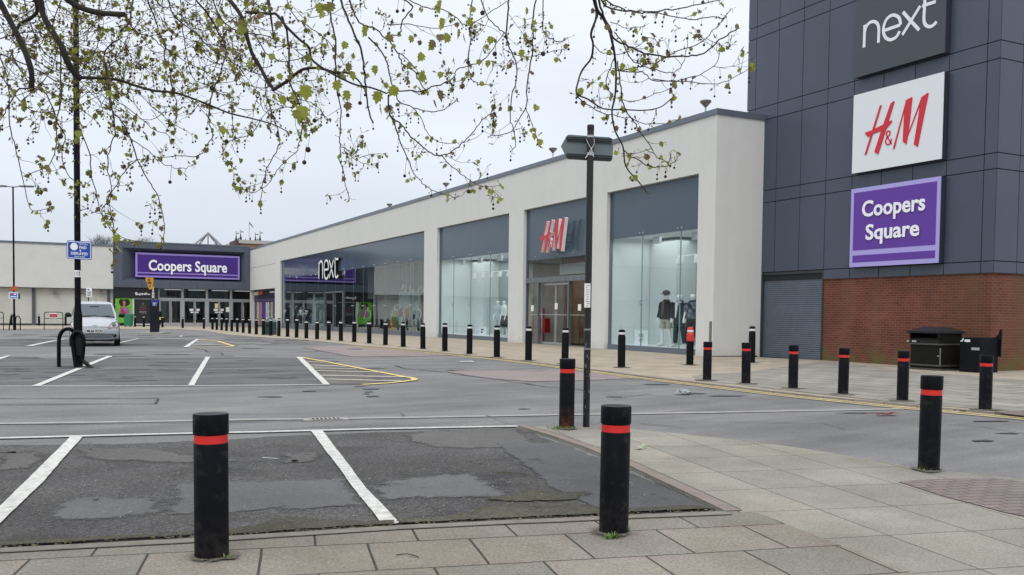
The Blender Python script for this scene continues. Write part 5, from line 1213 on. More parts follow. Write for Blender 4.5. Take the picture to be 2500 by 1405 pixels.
for pth in ([(680, 330), (700, 390), (745, 470), (765, 510), (790, 560), (800, 600)], [(805, 330), (808, 400), (780, 470), (750, 510), (720, 560), (690, 600), (665, 650)], [(760, 470), (765, 530), (740, 545), (770, 560), (730, 590), (790, 600)], [(655, 640), (690, 625), (710, 590), (790, 605), (800, 630)]):
    tube(bm, [sq(*q) for q in smooth2(pth, 3)], .0035, 5)
pieces('string', bm, mat('string_white', (.6, .6, .6), .7), sp_)
bm = NB(); a = at(1434, 722, D-R_-.01); 
obox(bm, a, CR.normalized(), Vector((0, 0, 1)), CF, .075, .30, .004); nt_ = part('taped_notice', bm, mat('paper', (.7, .7, .7), .7), sp_)
bm = NB(); rr = random.Random(2)
for k in range(10): obox(bm, at(1434+rr.uniform(-2, 2), 697+k*5.6, D-R_-.014), CR, U0, CF, rr.uniform(.02, .045), .006, .002)
part('scribble', bm, mat('ink', (.15, .15, .2), .7), nt_)
bm = NB()
for py in (805, 852): z = at(1434, py, D).z; lathe(bm, (p.x, p.y, 0), [(R_*1.03, z-.012), (R_*1.03, z+.012)], 20)
pieces('tape_ring', bm, mat('tape_grey', (.18, .18, .18), .5), sp_, smooth=True)

# ================================================================== LAMP POST WITH PARKING SIGN
p = G(191, 898); D = (p-O).dot(CH); lampost = thing('lamp_post', 'tall black lamp post carrying the blue parking sign', 'lamp post', p)
px2m = D/FPX
bm = NB(); zl = at(190, 768, D).z
lathe(bm, (p.x, p.y, 0), [(10*px2m, -.05), (10*px2m, zl-.06), (9.6*px2m, zl), (7.6*px2m, zl+.12), (7.3*px2m, zl+.2)], 20); part('base_column', bm, bol_m, lampost, smooth=True)
bm = NB(); tube(bm, [(p.x, p.y, zl+.15), (p.x, p.y, 6), (p.x, p.y, 11.5)], [7.2*px2m, 7*px2m, 5.5*px2m], 20); part('pole', bm, bol_m, lampost, smooth=True)
bm = NB(); obox(bm, (p.x+.7, p.y, 11.55), Vector((1, 0, 0)), Vector((0, 1, 0)), U0, .7, .25, .12); obox(bm, (p.x-.7, p.y, 11.55), Vector((1, 0, 0)), Vector((0, 1, 0)), U0, .7, .25, .12); tube(bm, [(p.x-.6, p.y, 11.5), (p.x+.6, p.y, 11.5)], .05, 8); bevel(bm, .02); part('lantern', bm, mat('lantern_grey', (.12, .13, .14), .5), lampost)
bm = NB(); zc = at(189, 669, D).z; lathe(bm, (p.x, p.y, 0), [(7.5*px2m, zc-.082), (7.5*px2m, zc+.082)], 24, cap=False); lb = part('number_label', bm, wt, lampost, smooth=True)
bm = text_bm('T12', Vector((0, 0, 0)), Vector((1, 0, 0)), U0, .155, .105, .002, .02)
th0 = math.atan2(-p.y, -p.x); Rr_ = 7.6*px2m
for v in bm.verts:
    an = th0+(v.co.x-.098)/Rr_; v.co = Vector((p.x+Rr_*cos(an)*(1.01), p.y+Rr_*sin(an)*1.01, zc-.052+v.co.z))
part('number', bm, black, lb)
t = thing('parking_sign', 'blue sign reading PAID & DISPLAYED on the tall lamp post', 'parking sign', at(193, 612, D-.1))
un = (CR-U0*CR.dot(U0)).normalized(); 
A = at(163, 587, D-.1); B = at(224.5, 591, D-.1); Cc = at(163, 632, D-.1)
ub = (B-A).normalized(); vb = (A-Cc).normalized(); nb = ub.cross(vb).normalized()
W_, H_ = (B-A).length, (A-Cc).length; org = Cc
def rrect(x0, x1, y0, y1, r, off):
    pts = []
    for cx, cy, a0 in ((x1-r, y1-r, 0), (x0+r, y1-r, 90), (x0+r, y0+r, 180), (x1-r, y0+r, 270)):
        for k in range(4): a = RAD(a0+k*30); pts.append(org+ub*(cx+r*cos(a))+vb*(cy+r*sin(a))+nb*off)
    return pts
blue = mat('sign_blue', (.012, .055, .32), .4)
bm = NB(); prism(bm, rrect(0, W_, 0, H_, .04, 0), nb*.008); part('sign_plate', bm, blue, t)
bm = NB(); prism(bm, rrect(.018, W_-.018, .018, H_-.018, .03, .0085), nb*.001); part('border', bm, wt, t)
bm = NB(); prism(bm, rrect(.034, W_-.034, .034, H_-.034, .025, .010), nb*.001); part('field', bm, blue, t)
def sg(s, x, y, w_, h_, b=.02): return text_bm(s, org+ub*(x*W_)+vb*(y*H_)+nb*.012, ub, vb, w_*W_, h_*H_, .001, b)
bm = NB(); c_ = org+ub*(.30*W_)+vb*(.68*H_)+nb*.012; prism(bm, [c_+ub*(.09*cos(k*pi/10))+vb*(.09*sin(k*pi/10)) for k in range(20)], nb*.001); part('disc', bm, wt, t)
for s, x, y, w_, h_ in (('HAVE YOU', .50, .80, .33, .07), ('PAID', .51, .58, .28, .15), ('&', .52, .43, .07, .11), ('DISPLAYED', .18, .24, .66, .15), ('YOUR TICKET', .29, .12, .45, .06)):
    part('lettering', sg(s, x, y, w_, h_), wt, t)

# cycle hoops round the lamp post foot
def hoop(pts, rad, lab, nm='cycle_hoop', grp='cycle hoops at the lamp posts', cat='cycle hoop', mt=None):
    P_ = smooth2(pts, 4); bm = NB(); tube(bm, P_, rad, 12)
    return solo(nm, bm, mt or bol_m, lab, cat, (P_[0].x, P_[0].y, gz(P_[0].y)), grp, smooth=True)
Dh = D+.05; hp = lambda x, y, dd=0: at(100+x/9.37, 770+y/9.37, Dh+dd)
rad = 4.6*px2m
hoop([hp(410, 1225), hp(410, 900), hp(412, 600), hp(430, 470), hp(500, 360), hp(600, 315), hp(680, 330), hp(760, 400, .15), hp(800, 550, .2), hp(805, 800, .2), hp(800, 1225, .2)], rad, 'upright black cycle hoop on the left of the lamp post foot')
hoop2 = hoop([hp(800, 1215, -.25), hp(770, 1000, -.25), hp(735, 750, -.25), hp(712, 560, -.25), hp(735, 450, -.25), hp(800, 395, -.25), hp(860, 385, -.25), hp(930, 430, -.25), hp(975, 540, -.25), hp(975, 700, -.25), hp(960, 900, -.25), hp(950, 1020, -.25), hp(1010, 1080, -.27), hp(1160, 1220, -.3)], rad, 'bent damaged black cycle hoop leaning out right of the lamp post foot')
bm = NB(); mp_ = [hp(735, 470, -.2), hp(790, 400, -.2), hp(860, 390, -.2), hp(925, 430, -.2), hp(960, 540, -.2), hp(955, 720, -.2), hp(930, 920, -.2), hp(800, 920, -.2), hp(745, 740, -.2), hp(720, 580, -.2)]
prism(bm, mp_, CF*.02); part('hoop_panel', bm, mat('panel_dark', (.007, .007, .009), .6, spec=.3), hoop2)
bm = NB(); P_ = [(p.x+cos(a)*r_, p.y+sin(a)*r_*.8) for a, r_ in [(k*pi/8, random.uniform(.28, .55)) for k in range(16)]]
sheet('moss_patches', [P_], H5, moss_as, soft=.3)

# ------------------------------------------------------------------ far left lamp, hoops, barriers
p = G(35, 806.5); D = (p-O).dot(CH); k = D/FPX
lp = thing('lamp_post', 'slim black lamp post with twin flat lanterns at the far left', 'lamp post', p)
zt = at(33, 456, D).z
bm = NB(); lathe(bm, (p.x, p.y, 0), [(2.9*k, gz(p.y)-.05), (2.9*k, at(33, 768, D).z), (2.3*k, at(33, 764, D).z), (2.2*k, at(33, 700, D).z), (1.8*k, zt)], 12); part('pole', bm, bol_m, lp, smooth=True)
for s in (-1, 1):
    bm = NB(); tube(bm, [(p.x, p.y, zt-.05), (p.x+CR.x*s*.5, p.y+CR.y*s*.5, zt+.02)], .04, 8); c_ = Vector((p.x, p.y, zt+.02))+Vector((CR.x, CR.y, 0))*(s*1.0)
    obox(bm, c_, Vector((CR.x, CR.y, 0)).normalized(), Vector((-CR.y, CR.x, 0)).normalized(), U0, .95, .32, .11); bevel(bm, .03, 2); part('lantern', bm, mat('lantern_grey', (.12, .13, .14), .5), lp)
s1_ = thing('small_sign', 'small orange sign on the far left lamp post', 'sign', at(34, 705, D-.1))
bm = NB(); obox(bm, at(34, 705, D-.16), Vector((CR.x, CR.y, 0)).normalized(), Vector((-CR.y, CR.x, 0)).normalized(), U0, 14.5*k, .03, 11*k); part('plate', bm, mat('sign_rust', (.40, .09, .015), .6, var=.2, vscale=4), s1_)
s2_ = thing('parking_notice', 'small white framed blue notice below the orange one on the far lamp post', 'sign', at(33, 722, D-.1))
bm = NB(); uu = Vector((CR.x, CR.y, 0)).normalized(); ww = Vector((-CR.y, CR.x, 0)).normalized()
obox(bm, at(33, 722, D-.2), uu, ww, U0, 22*k, .03, 16*k); part('plate', bm, wt, s2_)
bm = NB(); obox(bm, at(33, 722, D-.22), uu, ww, U0, 18.5*k, .02, 12.5*k); part('field', bm, mat('notice_blue', (.02, .14, .5), .5), s2_)
bm = NB(); obox(bm, at(29, 719, D-.235), uu, ww, U0, 8*k, .01, 5*k); part('red_block', bm, mat('notice_red', (.45, .06, .08), .5), s2_)
bm = NB(); obox(bm, at(37, 719, D-.235), uu, ww, U0, 6*k, .01, 3*k); obox(bm, at(33, 725, D-.235), uu, ww, U0, 15*k, .01, 2.2*k); part('white_text', bm, wt, s2_)
bm = NB(); obox(bm, at(44, 724, D+.05), uu, ww, U0, 5*k, .3, 13*k); part('back_box', bm, mat('notice_back', (.04, .05, .07), .6), s2_)
hr = 1.25*k; H7 = lambda x, y, dd=0: at(x/10.04, 690+y/10.04, D+dd)
hoop([H7(220, 1170, -.5), H7(255, 900, -.5), H7(280, 820, -.4), H7(310, 820, 0), H7(330, 900, .2), H7(330, 1170, .3)], hr, 'black cycle hoop left of the far lamp post')
hoop([H7(385, 1175), H7(385, 920), H7(400, 850), H7(435, 825), H7(475, 850), H7(497, 920), H7(497, 1180)], hr, 'black cycle hoop right of the far lamp post')
def barrier(x0, x1, yt, ym, yb, lab, sign):
    t = thing('hoop_barrier', lab, 'barrier', G((x0+x1)/2, yb)); pts = [(x0, yb), (x0, yt+9), (x0+1, yt+3), (x0+5, yt), (x1-5, yt), (x1-1, yt+3), (x1, yt+9), (x1, yb)]
    Pb = G(x0, yb); Db = (Pb-O).dot(CH)
    bm = NB(); P_ = [at(a, b, Db) for a, b in pts]; tube(bm, [P_[0]]+smooth2(P_[1:-1], 3)+[P_[-1]], .95*Db/FPX, 10); part('hoop', bm, bol_m, t, smooth=True)
    bm = NB(); tube(bm, [at(x0, ym, Db), at(x1, ym, Db)], .7*Db/FPX, 8); part('cross_rail', bm, bol_m, t, smooth=True)
    if sign:
        a, b = at(120.5, 764, Db-.05), at(141, 778, Db-.05); kk = Db/FPX
        bm = NB(); obox(bm, (a+b)/2, uu, ww, U0, 19.5*kk, .03, 13*kk); part('notice', bm, wt, t)
        bm = NB(); obox(bm, (a+b)/2-ww*.02, uu, ww, U0, 18.5*kk, .02, 8.5*kk); part('notice_field', bm, mat('notice_red2', (.42, .008, .02), .5), t)
        bm = NB()
        for j in range(3): obox(bm, (a+b)/2-ww*.034+U0*((j-1)*2.3*kk), uu, ww, U0, 15*kk, .006, .5*kk)
        part('notice_text', bm, mat('notice_pale', (.55, .3, .3), .5), t)
barrier(108, 153.5, 763, 778, 806, 'black hoop barrier carrying a small red notice, left of the car', True)
barrier(-38, 8.5, 763, 777, 807, 'black hoop barrier cut by the left picture edge', False)
# taxi sign
p = G(216, 812); D = (p-O).dot(CH); k = D/FPX
t = thing('taxi_sign', 'white taxis only sign on a post behind the silver car', 'taxi sign', p)
bm = NB(); tube(bm, [p, at(216, 705, D)], 1.1*k, 8); part('post', bm, bol_m, t)
c_ = at(217.5, 714.5, D-.08); bm = NB(); obox(bm, c_, uu, ww, U0, 13.5*k, .02, 22*k); part('plate', bm, wt, t)
for s, dz, w_ in (('TAXIS', -1.2, 10), ('ONLY', -6.8, 9.5)):
    bm = text_bm(s, c_-uu*(w_/2*k)+U0*((dz-1.6)*k)-ww*.02, uu, U0, w_*k, 3.8*k, .005, .02); part('lettering', bm, mat('text_dark', (.03, .03, .035), .6), t)
bm = NB(); obox(bm, c_-uu*(1.5*k)+U0*(7*k)-ww*.015, uu, ww, U0, 4.5*k, .005, 2.4*k); obox(bm, c_+U0*(3.4*k)-ww*.015, uu, ww, U0, 8.5*k, .005, .9*k); part('emblem', bm, MATS['text_dark'], t)

# ================================================================== PAY MACHINE GROUP
p = G(377, 814.5); D = (p-O).dot(CH); k = D/FPX; U_ = uu; V_ = ww
bm = NB(); obox(bm, p+U0*.03, uu, ww, U0, 58*k, 1.6, .10); bevel(bm, .02); solo('machine_plinth', bm, mat('plinth', (.33, .31, .27), .9, var=.2, vscale=3), 'low concrete plinth under the pay machine', 'plinth', p)
t = thing('pay_machine', 'dark blue parking pay machine with a blue P panel', 'pay machine', p+U0*.08)
def pz_(x, y, dd=0): return at(270+x/8.78, 660+y/8.78, D+dd)
a = pz_(870, 640); b = pz_(1015, 1345); zt = a.z; cxy = (pz_(943, 1000))
mb = mat('machine_navy', (.005, .006, .014), .5, spec=.25)
bm = NB(); obox(bm, (cxy.x, cxy.y, (zt+.08)/2+p.z/2), uu, ww, U0, 16.5*k, .45, zt-p.z-.06); bevel(bm, .03, 2); part('cabinet', bm, mb, t)
bm = NB(); obox(bm, pz_(948, 680, -.24), uu, ww, U0, 17.5*k, .05, 8*k); part('header_panel', bm, mat('machine_blue', (.02, .03, .22), .4), t)
bm = NB(); obox(bm, pz_(943, 733, -.28), uu, ww, U0, 8.6*k, .02, 8*k); part('parking_symbol_plate', bm, mat('p_plate', (.45, .55, .75), .5), t)
bm = NB(); obox(bm, pz_(943, 733, -.295), uu, ww, U0, 7*k, .01, 6.6*k); part('parking_symbol_field', bm, mat('p_blue', (.02, .08, .42), .5), t)
bm = text_bm('P', pz_(928, 752, -.305), uu, U0, 3.4*k, 4.8*k, .004, .03); part('lettering', bm, wt, t)
bm = NB(); tube(bm, [pz_(912, 640), pz_(912, 350)], 1.1*k, 8); part('mast', bm, black, t)
bm = NB()
for y0, y1 in ((355, 470), (475, 530), (535, 600)): obox(bm, pz_(912, (y0+y1)/2, -.1), uu, ww, U0, (5.5 if y0 > 400 else 3.8)*k, .03, (y1-y0-6)/8.78*k)
pieces('pictogram_plate', bm, mat('plate_pale', (.5, .52, .5), .5), t)
fs = thing('pay_sign', 'tapered yellow pay here sign above the pay machine', 'pay sign', pz_(840, 400))
bm = NB(); prism(bm, [pz_(742, 160, -.2), pz_(912, 165, -.2), pz_(890, 410, -.2), pz_(822, 408, -.2)], ww*.12+uu*.0); part('panel', bm, mat('sign_yellow', (.62, .30, .015), .5, var=.08), fs)
tb = mat('text_maroon', (.06, .01, .01), .6)
for s, x0, x1, y0, y1 in (('PAY', 792, 858, 228, 182), ('HERE', 792, 878, 290, 248)):
    A, B = pz_(x0, y0, -.24), pz_(x1, y0, -.24); bm = text_bm(s, A, uu, U0, (B-A).length, pz_(x0, y1, -.24).z-A.z, .01, .03); part('lettering', bm, tb, fs)
bm = NB(); prism(bm, [pz_(x, y, -.24) for x, y in ((833, 318), (852, 318), (852, 345), (860, 345), (842, 372), (825, 345), (833, 345))], ww*.01); part('arrow', bm, tb, fs)
p2 = G(389, 803); D2 = (p2-O).dot(CH); k2 = D2/FPX
t = thing('post_bin', 'small black litter bin with a yellow label right of the pay machine', 'litter bin', p2)
bm = NB(); tube(bm, [p2, at(389, 770, D2)], 1.2*k2, 8); part('post', bm, black, t)
bm = NB(); c_ = at(390, 0, D2); lathe(bm, (at(390, 790, D2).x, at(390, 790, D2).y, 0), [(3*k2, at(390, 792, D2).z), (4.5*k2, at(390, 772, D2).z), (4.6*k2, at(390, 765, D2).z), (3.6*k2, at(390, 762, D2).z), (1*k2, at(390, 760.5, D2).z)], 14); part('bin_body', bm, plb, t, smooth=True)
bm = NB(); obox(bm, at(390, 778, D2-5.1*k2), uu, ww, U0, 5.5*k2, .02, 6.5*k2); part('label_plate', bm, mat('label_yellow', (.5, .45, .06), .5), t)

# ================================================================== BINS
gr = mat('bin_green', (.012, .17, .085), .45, var=.1, vscale=3)
def wheel_bin(px0, px1, pt, pb, nm, lab, mt, front=None):
    pa = G(px0, pb, PAV); pb_ = G(px1, pb, PAV); Dp = (pa-O).dot(CH); kk = Dp/FPX; W_ = (px1-px0)*kk; Hh = (pb-pt)*kk; c0 = (pa+pb_)/2
    t = thing(nm, lab, 'bin', c0); bm = NB(); vs = []
    for z, s in ((.08, .86), (Hh*.86, 1)):
        for i, j in ((-1, -1), (1, -1), (1, 1), (-1, 1)): vs.append(bm.verts.new(c0+uu*(i*W_/2*s)+ww*(j*.35*s)+U0*z))
    bm.faces.new(vs[:4][::-1]); bm.faces.new(vs[4:])
    for i in range(4): bm.faces.new((vs[i], vs[(i+1) % 4], vs[4+(i+1) % 4], vs[4+i]))
    part('body', bm, mt, t)
    bm = NB(); obox(bm, c0+U0*(Hh*.93), uu, ww, U0, W_*1.06, .78, Hh*.12); bevel(bm, .03, 2); part('lid', bm, mt, t)
    bm = NB()
    for s in (-1, 1): cc = c0+uu*(s*W_*.33)-ww*.25+U0*.08; tube(bm, [cc-uu*.04, cc+uu*.04], .08, 10)
    pieces('wheel', bm, black, t)
    if front:
        for (x0, x1, y0, y1, m_) in front: bm = NB(); obox(bm, at((x0+x1)/2, (y0+y1)/2, Dp-.4), uu, ww, U0, (x1-x0)*kk, .02, (y1-y0)*kk); part('sticker', bm, m_, t)
wheel_bin(289, 297.5, 769, 794, 'wheeled_bin', 'dark bin half hidden by the car mirror beside the green bins', mat('bin_dark', (.02, .025, .03), .5))
wheel_bin(297, 309, 769, 794.5, 'wheeled_bin', 'slim green bin with pink and blue sticker beside the large one', gr, [(298, 305, 779, 783, mat('stk_pink', (.55, .25, .25), .5)), (298, 305, 784.5, 791.5, mat('stk_blue', (.05, .32, .45), .5))])
wheel_bin(305.5, 323, 767, 798.5, 'wheeled_bin', 'large bright green wheeled bin in front of the green poster', gr)
p = G(657.5, 818, PAV); D = (p-O).dot(CH); k = D/FPX
t = thing('street_bin', 'dark green street bin with pale domed lid among the bollards', 'street bin', p)
bm = NB(); c_ = p+ww*.3; obox(bm, c_+U0*(15.5*k), uu, ww, U0, 23*k, .7, 31*k); bevel(bm, .05, 2); part('body', bm, mat('bin_teal', (.012, .045, .042), .45), t)
bm = NB(); vs = [c_+uu*((-12+24*i/8)*k)+U0*((31+9.5*sin(pi*i/8)**.7)*k) for i in range(9)]; prism(bm, [v-ww*.38 for v in vs], ww*.76); part('lid', bm, mat('lid_pale', (.16, .21, .21), .5), t)
bm = NB(); obox(bm, c_+U0*(23*k)-ww*.355, uu, ww, U0, 15*k, .01, 5*k); part('opening', bm, black, t)

# the two black bins against the brick wall
s8 = lambda x, y: (2180+x/8.78, 780+y/8.78)
BX = 21.55    # front face plane (facing the road)
def fpx(x, y, X=BX): return onX(*s8(x, y), X)
a = fpx(300, 1085); b = fpx(985, 1150); yL, yR = a.y, b.y
t = thing('litter_bin', 'large black lidded litter bin against the brick wall', 'litter bin', (BX+.4, (yL+yR)/2, PAV))
zt, zb = fpx(320, 265).z, PAV+.05; bd = .95
olive = mat('bin_olive_black', (.008, .008, .006), .6, spec=.15, var=.25, vscale=3, bump=.2, bscale=20)
z_lip, z_band = fpx(300, 515).z, fpx(340, 960).z
z_open0 = fpx(330, 395).z
def rb_(bm, x0, x1, y0, y1, z0, z1, r=.06):
    pts = []
    for cx, cy, a0 in ((x1-r, y1-r, 0), (x0+r, y1-r, 90), (x0+r, y0+r, 180), (x1-r, y0+r, 270)):
        for kk in range(4): an = RAD(a0+kk*30); pts.append(Vector((cx+r*cos(an), cy+r*sin(an), z0)))
    prism(bm, pts, (0, 0, z1-z0))
yR2, yL2 = yR, yL
bm = NB(); rb_(bm, BX+.02, BX+bd, yR2+.02, yL2-.02, zb, z_lip, .12); part('body', bm, olive, t, smooth=True)
bm = NB(); rb_(bm, BX-.015, BX+bd+.02, yR2-.01, yL2+.01, z_lip-.02, z_lip+.02, .13); rb_(bm, BX-.015, BX+bd+.02, yR2-.01, yL2+.01, z_band-.02, z_band+.02, .13); rb_(bm, BX, BX+bd, yR2, yL2, PAV, zb, .13); pieces('trim_band', bm, mat('bin_trim', (.06, .06, .055), .4), t)
bm = NB(); rb_(bm, BX+.1, BX+bd, yR2+.02, yL2-.02, z_lip+.02, z_open0, .12); 
box(bm, BX+.55, BX+bd-.02, yR2+.03, yL2-.03, z_open0, zt-.03); box(bm, BX+.02, BX+.55, yR2+.03, yR2+.10, z_open0, zt-.03); box(bm, BX+.02, BX+.55, yL2-.08, yL2-.03, z_open0, zt-.03)
vs = [(BX-.0, yR2+.02, z_lip+.02), (BX-.0, yL2-.02, z_lip+.02), (BX+.08, yL2-.02, z_open0), (BX+.08, yR2+.02, z_open0)]
prism(bm, vs, (.03, 0, 0)); part('hood', bm, olive, t)
bm = NB(); box(bm, BX+.12, BX+.5, yR2+.11, yL2-.09, z_open0+.002, z_open0+.01); part('inside', bm, black, t)
bm = NB(); lid = [(BX-.03, yR2-.03), (BX-.03, yL2+.03), (BX+bd+.03, yL2+.03), (BX+bd+.03, yR2-.03)]; lo = [Vector((x, y, zt-.03)) for x, y in lid]; hi = [Vector((BX+.28, yR2+.25, zt+.14)), Vector((BX+.28, yL2-.25, zt+.14)), Vector((BX+bd-.2, yL2-.25, zt+.14)), Vector((BX+bd-.2, yR2+.25, zt+.14))]
v0 = [bm.verts.new(q_) for q_ in lo]; v1 = [bm.verts.new(q_+U0*.05) for q_ in lo]; v2 = [bm.verts.new(q_) for q_ in hi]; bm.faces.new(v0[::-1]); bm.faces.new(v2)
for r1, r2 in ((v0, v1), (v1, v2)):
    for i in range(4): bm.faces.new((r1[i], r1[(i+1) % 4], r2[(i+1) % 4], r2[i]))
part('lid', bm, mat('bin_lid', (.016, .016, .018), .55, spec=.25, var=.2, vscale=6), t)
bm = NB()
for x, y, w_ in ((330, 465, .06), (460, 468, .13)): q = fpx(x, y); box(bm, BX-.02, BX-.003, q.y-w_/2, q.y+w_/2, q.z-.025, q.z+.02)
pieces('sticker', bm, mat('sticker_pale', (.35, .38, .38), .5, var=.4, vscale=30), t)
bm = NB(); q = fpx(968, 790); tube(bm, [(BX-.01, q.y, q.z), (BX+.03, q.y, q.z)], .02, 8); box(bm, BX+.0, BX+.03, q.y-.06, q.y-.05, zb+.1, z_lip-.1); part('lock', bm, steel, t)
# the smaller cabinet right of it
CX = BX+.30
a = fpx(1400, 1190, CX); b = fpx(1830, 1225, CX)
cab = thing('black_cabinet', 'narrow black battered cabinet beside the large litter bin', 'cabinet', (CX, (a.y+b.y)/2, PAV))
ztc = fpx(1420, 385, CX).z
bm = NB(); rb_(bm, CX, CX+.8, b.y, a.y, PAV, ztc, .05); part('body', bm, mat('cab_black', (.004, .0045, .007), .6, spec=.15, var=.3, vscale=4, bump=.3, bscale=12), cab)
bm = NB(); q = fpx(1960, 280, CX+.1); pr = fpx(1975, 380, CX+.1); prism(bm, [Vector((CX+.78, y_, z_)) for y_, z_ in ((b.y+.28, ztc-.02), (b.y+.1, ztc+.02), (b.y+.02, ztc+.08), (b.y-.02, ztc+.24), (b.y-.07, ztc+.2), (b.y-.06, ztc-.5), (b.y+.28, ztc-.5))], (.03, 0, 0)); part('torn_side', bm, MATS['cab_black'], cab)
bm = NB(); q = fpx(1597, 460, CX); box(bm, CX-.006, CX, q.y-.08, q.y+.08, q.z-.032, q.z+.032); q = fpx(1485, 440, CX); prism(bm, [Vector((CX-.006, q.y+dy, q.z+dz)) for dy, dz in ((.045, -.05), (.045, -.02), (.0, -.01), (-.02, .05), (-.045, .05), (-.03, -.03), (0, -.05))], (.005, 0, 0)); pieces('label', bm, mat('label_white', (.7, .73, .78), .5), cab)
bm = NB(); q = fpx(1775, 635, CX); box(bm, CX-.03, CX, q.y-.11, q.y+.11, q.z-.035, q.z+.035); part('latch', bm, steel, cab)

# ================================================================== LITTER AND WEEDS
def scrap(px, py, sx, sy, rz, lab, mt, nm='litter', h=None, crumple=.0, cat='litter'):
    q = G(px, py, (h or 0)); bm = NB(); n = 5; rr = random.Random(int(px)); vv = [[bm.verts.new(q+Vector((((i/(n-1))-.5)*sx*cos(rz)-((j/(n-1))-.5)*sy*sin(rz), ((i/(n-1))-.5)*sx*sin(rz)+((j/(n-1))-.5)*sy*cos(rz), .006+rr.random()*crumple))) for i in range(n)] for j in range(n)]
    for j in range(n-1):
        for i in range(n-1): bm.faces.new((vv[j][i], vv[j][i+1], vv[j+1][i+1], vv[j+1][i]))
    for v in bm.verts: pass
    bmesh.ops.solidify(bm, geom=bm.faces[:], thickness=.0015)
    return solo(nm, bm, mt, lab, cat, q)
pap = mat('litter_white', (.7, .7, .68), .7)
scrap(719, 1126, .055, .06, .3, 'small white square of paper in the parking bay', pap, 'paper_scrap', H3)
q = G(660, 1122.5); bm = NB(); obox(bm, q+U0*.016, (G(684, 1124)-G(637, 1121)).normalized(), U0, Vector((0, 1, 0)), .17, .004, .008)
solo('plastic_straw', bm, pap, 'thin white straw lying in the parking bay', 'straw', q)
scrap(1670, 962.5, .38, .22, .5, 'crumpled clear plastic bag on the road by the yellow lines', mat('bag_plastic', (.55, .56, .58), .35), 'plastic_bag', H3, .09)
scrap(1560, 1098, .09, .07, .2, 'crumpled white and green wrapper on the island slabs', mat('wrap_white', (.62, .64, .58), .6), 'wrapper', PAV, .03)
q = G(1571, 1095, PAV); bm = NB(); sphere(bm, q+U0*.022, .026, 8, 6); [setattr(v, 'co', v.co+Vector((random.uniform(-.006, .006),)*3)) for v in bm.verts]
solo('paper_ball', bm, mat('wrap_green', (.34, .46, .22), .6, var=.5, vscale=30), 'small greenish crumpled ball beside the wrapper', 'litter', q)
scrap(2165, 1013.5, .32, .12, -.2, 'flattened red wrapper on the road near the double yellow lines', mat('wrap_red', (.35, .02, .03), .5), 'wrapper', H3, .03)
scrap(1138, 884, .5, .3, .1, 'pale flattened scrap on the road by the long bollard row', pap, 'paper_scrap', H3, .02)
q = G(234, 1221.5, H3); bm = NB(); obox(bm, q+U0*.01, Vector((.7, .7, 0)).normalized(), U0, Vector((.7, -.7, 0)).normalized(), .05, .01, .016); solo('cigarette_end', bm, mat('butt', (.14, .12, .1), .8), 'small dark stub on the smooth repair patch', 'litter', q)
# twigs
for i, (a, b, lab, h) in enumerate([((1210, 1156), (1288, 1160), 'thin bare twig lying on the parking bay tarmac', H3), ((967, 1357), (1022, 1362), 'short dark twig lying on the near slabs', PAV+.004)]):
    A, B = G(*a, h), G(*b, h); bm = NB(); mid = (A+B)/2+Vector((.01, .03, .008)); tube(bm, smooth2([A+U0*.004, mid, B+U0*.004], 4), .0035, 5); solo('fallen_twig', bm, mat('twig_brown', (.07, .05, .035), .9), lab, 'twig', A)
# grit scattered
rr = random.Random(11); bm = NB()
def pebble(bm, p, r): 
    sphere(bm, p, r, 4, 3)
for k in range(520):
    y = 1065+rr.random()**.8*200; x = rr.uniform(-50, 1650); q = G(x, y, H2)
    pebble(bm, q+U0*.003, rr.uniform(.003, .0075))
part('grit', bm, mat('grit_stone', (.26, .25, .22), .9, var=.5, vscale=30), kind='stuff')
bm = NB()
for k in range(500):
    x = rr.uniform(-50, 1750); 
    if x < 1350: y = 1340-(x)*.0552+rr.uniform(-14, 0)
    else: y = 1268-(x-1350)*.044-rr.random()**2*12
    q = G(x, y, H3); a = rr.uniform(0, 6.28); l = rr.uniform(.008, .02)
    v = [bm.verts.new(q+Vector((cos(a+c)*l*s, sin(a+c)*l*s, .002+rr.random()*.01))) for c, s in ((0, 1), (1.6, .5), (3.1, 1), (4.7, .5))]; bm.faces.new(v)
part('leaf_debris', bm, mat('debris', (.11, .10, .05), .9, var=.6, vscale=20), kind='stuff')
def weeds(px, py, r, n, lab, seed):
    q = G(px, py, PAV); rr = random.Random(seed); bm = NB()
    for k in range(n):
        a = rr.uniform(0, 6.28); d = r*rr.random()**.7; b_ = q+Vector((cos(a)*d, sin(a)*d*.6, 0)); l = rr.uniform(.02, .05); a2 = rr.uniform(0, 6.28); tip = b_+Vector((cos(a2)*l*.8, sin(a2)*l*.8, l*.8)); sd_ = Vector((-sin(a2), cos(a2), 0))*.005
        v = [bm.verts.new(x) for x in (b_-sd_*.5, b_+sd_*.5, (b_+tip)/2+sd_, tip, (b_+tip)/2-sd_)]; bm.faces.new(v)
    o = part('weeds', bm, mat('weed_green', (.09, .16, .03), .7, var=.4, vscale=15), kind='stuff'); return o
weeds(1508, 1300, .08, 110, '', 1); weeds(1494, 1315, .05, 60, '', 2); weeds(1370, 1047, .18, 110, '', 3); weeds(2268, 1150, .12, 70, '', 4); weeds(1385, 1048, .12, 60, '', 6); weeds(560, 1366, .03, 12, '', 8)
print('stage street')
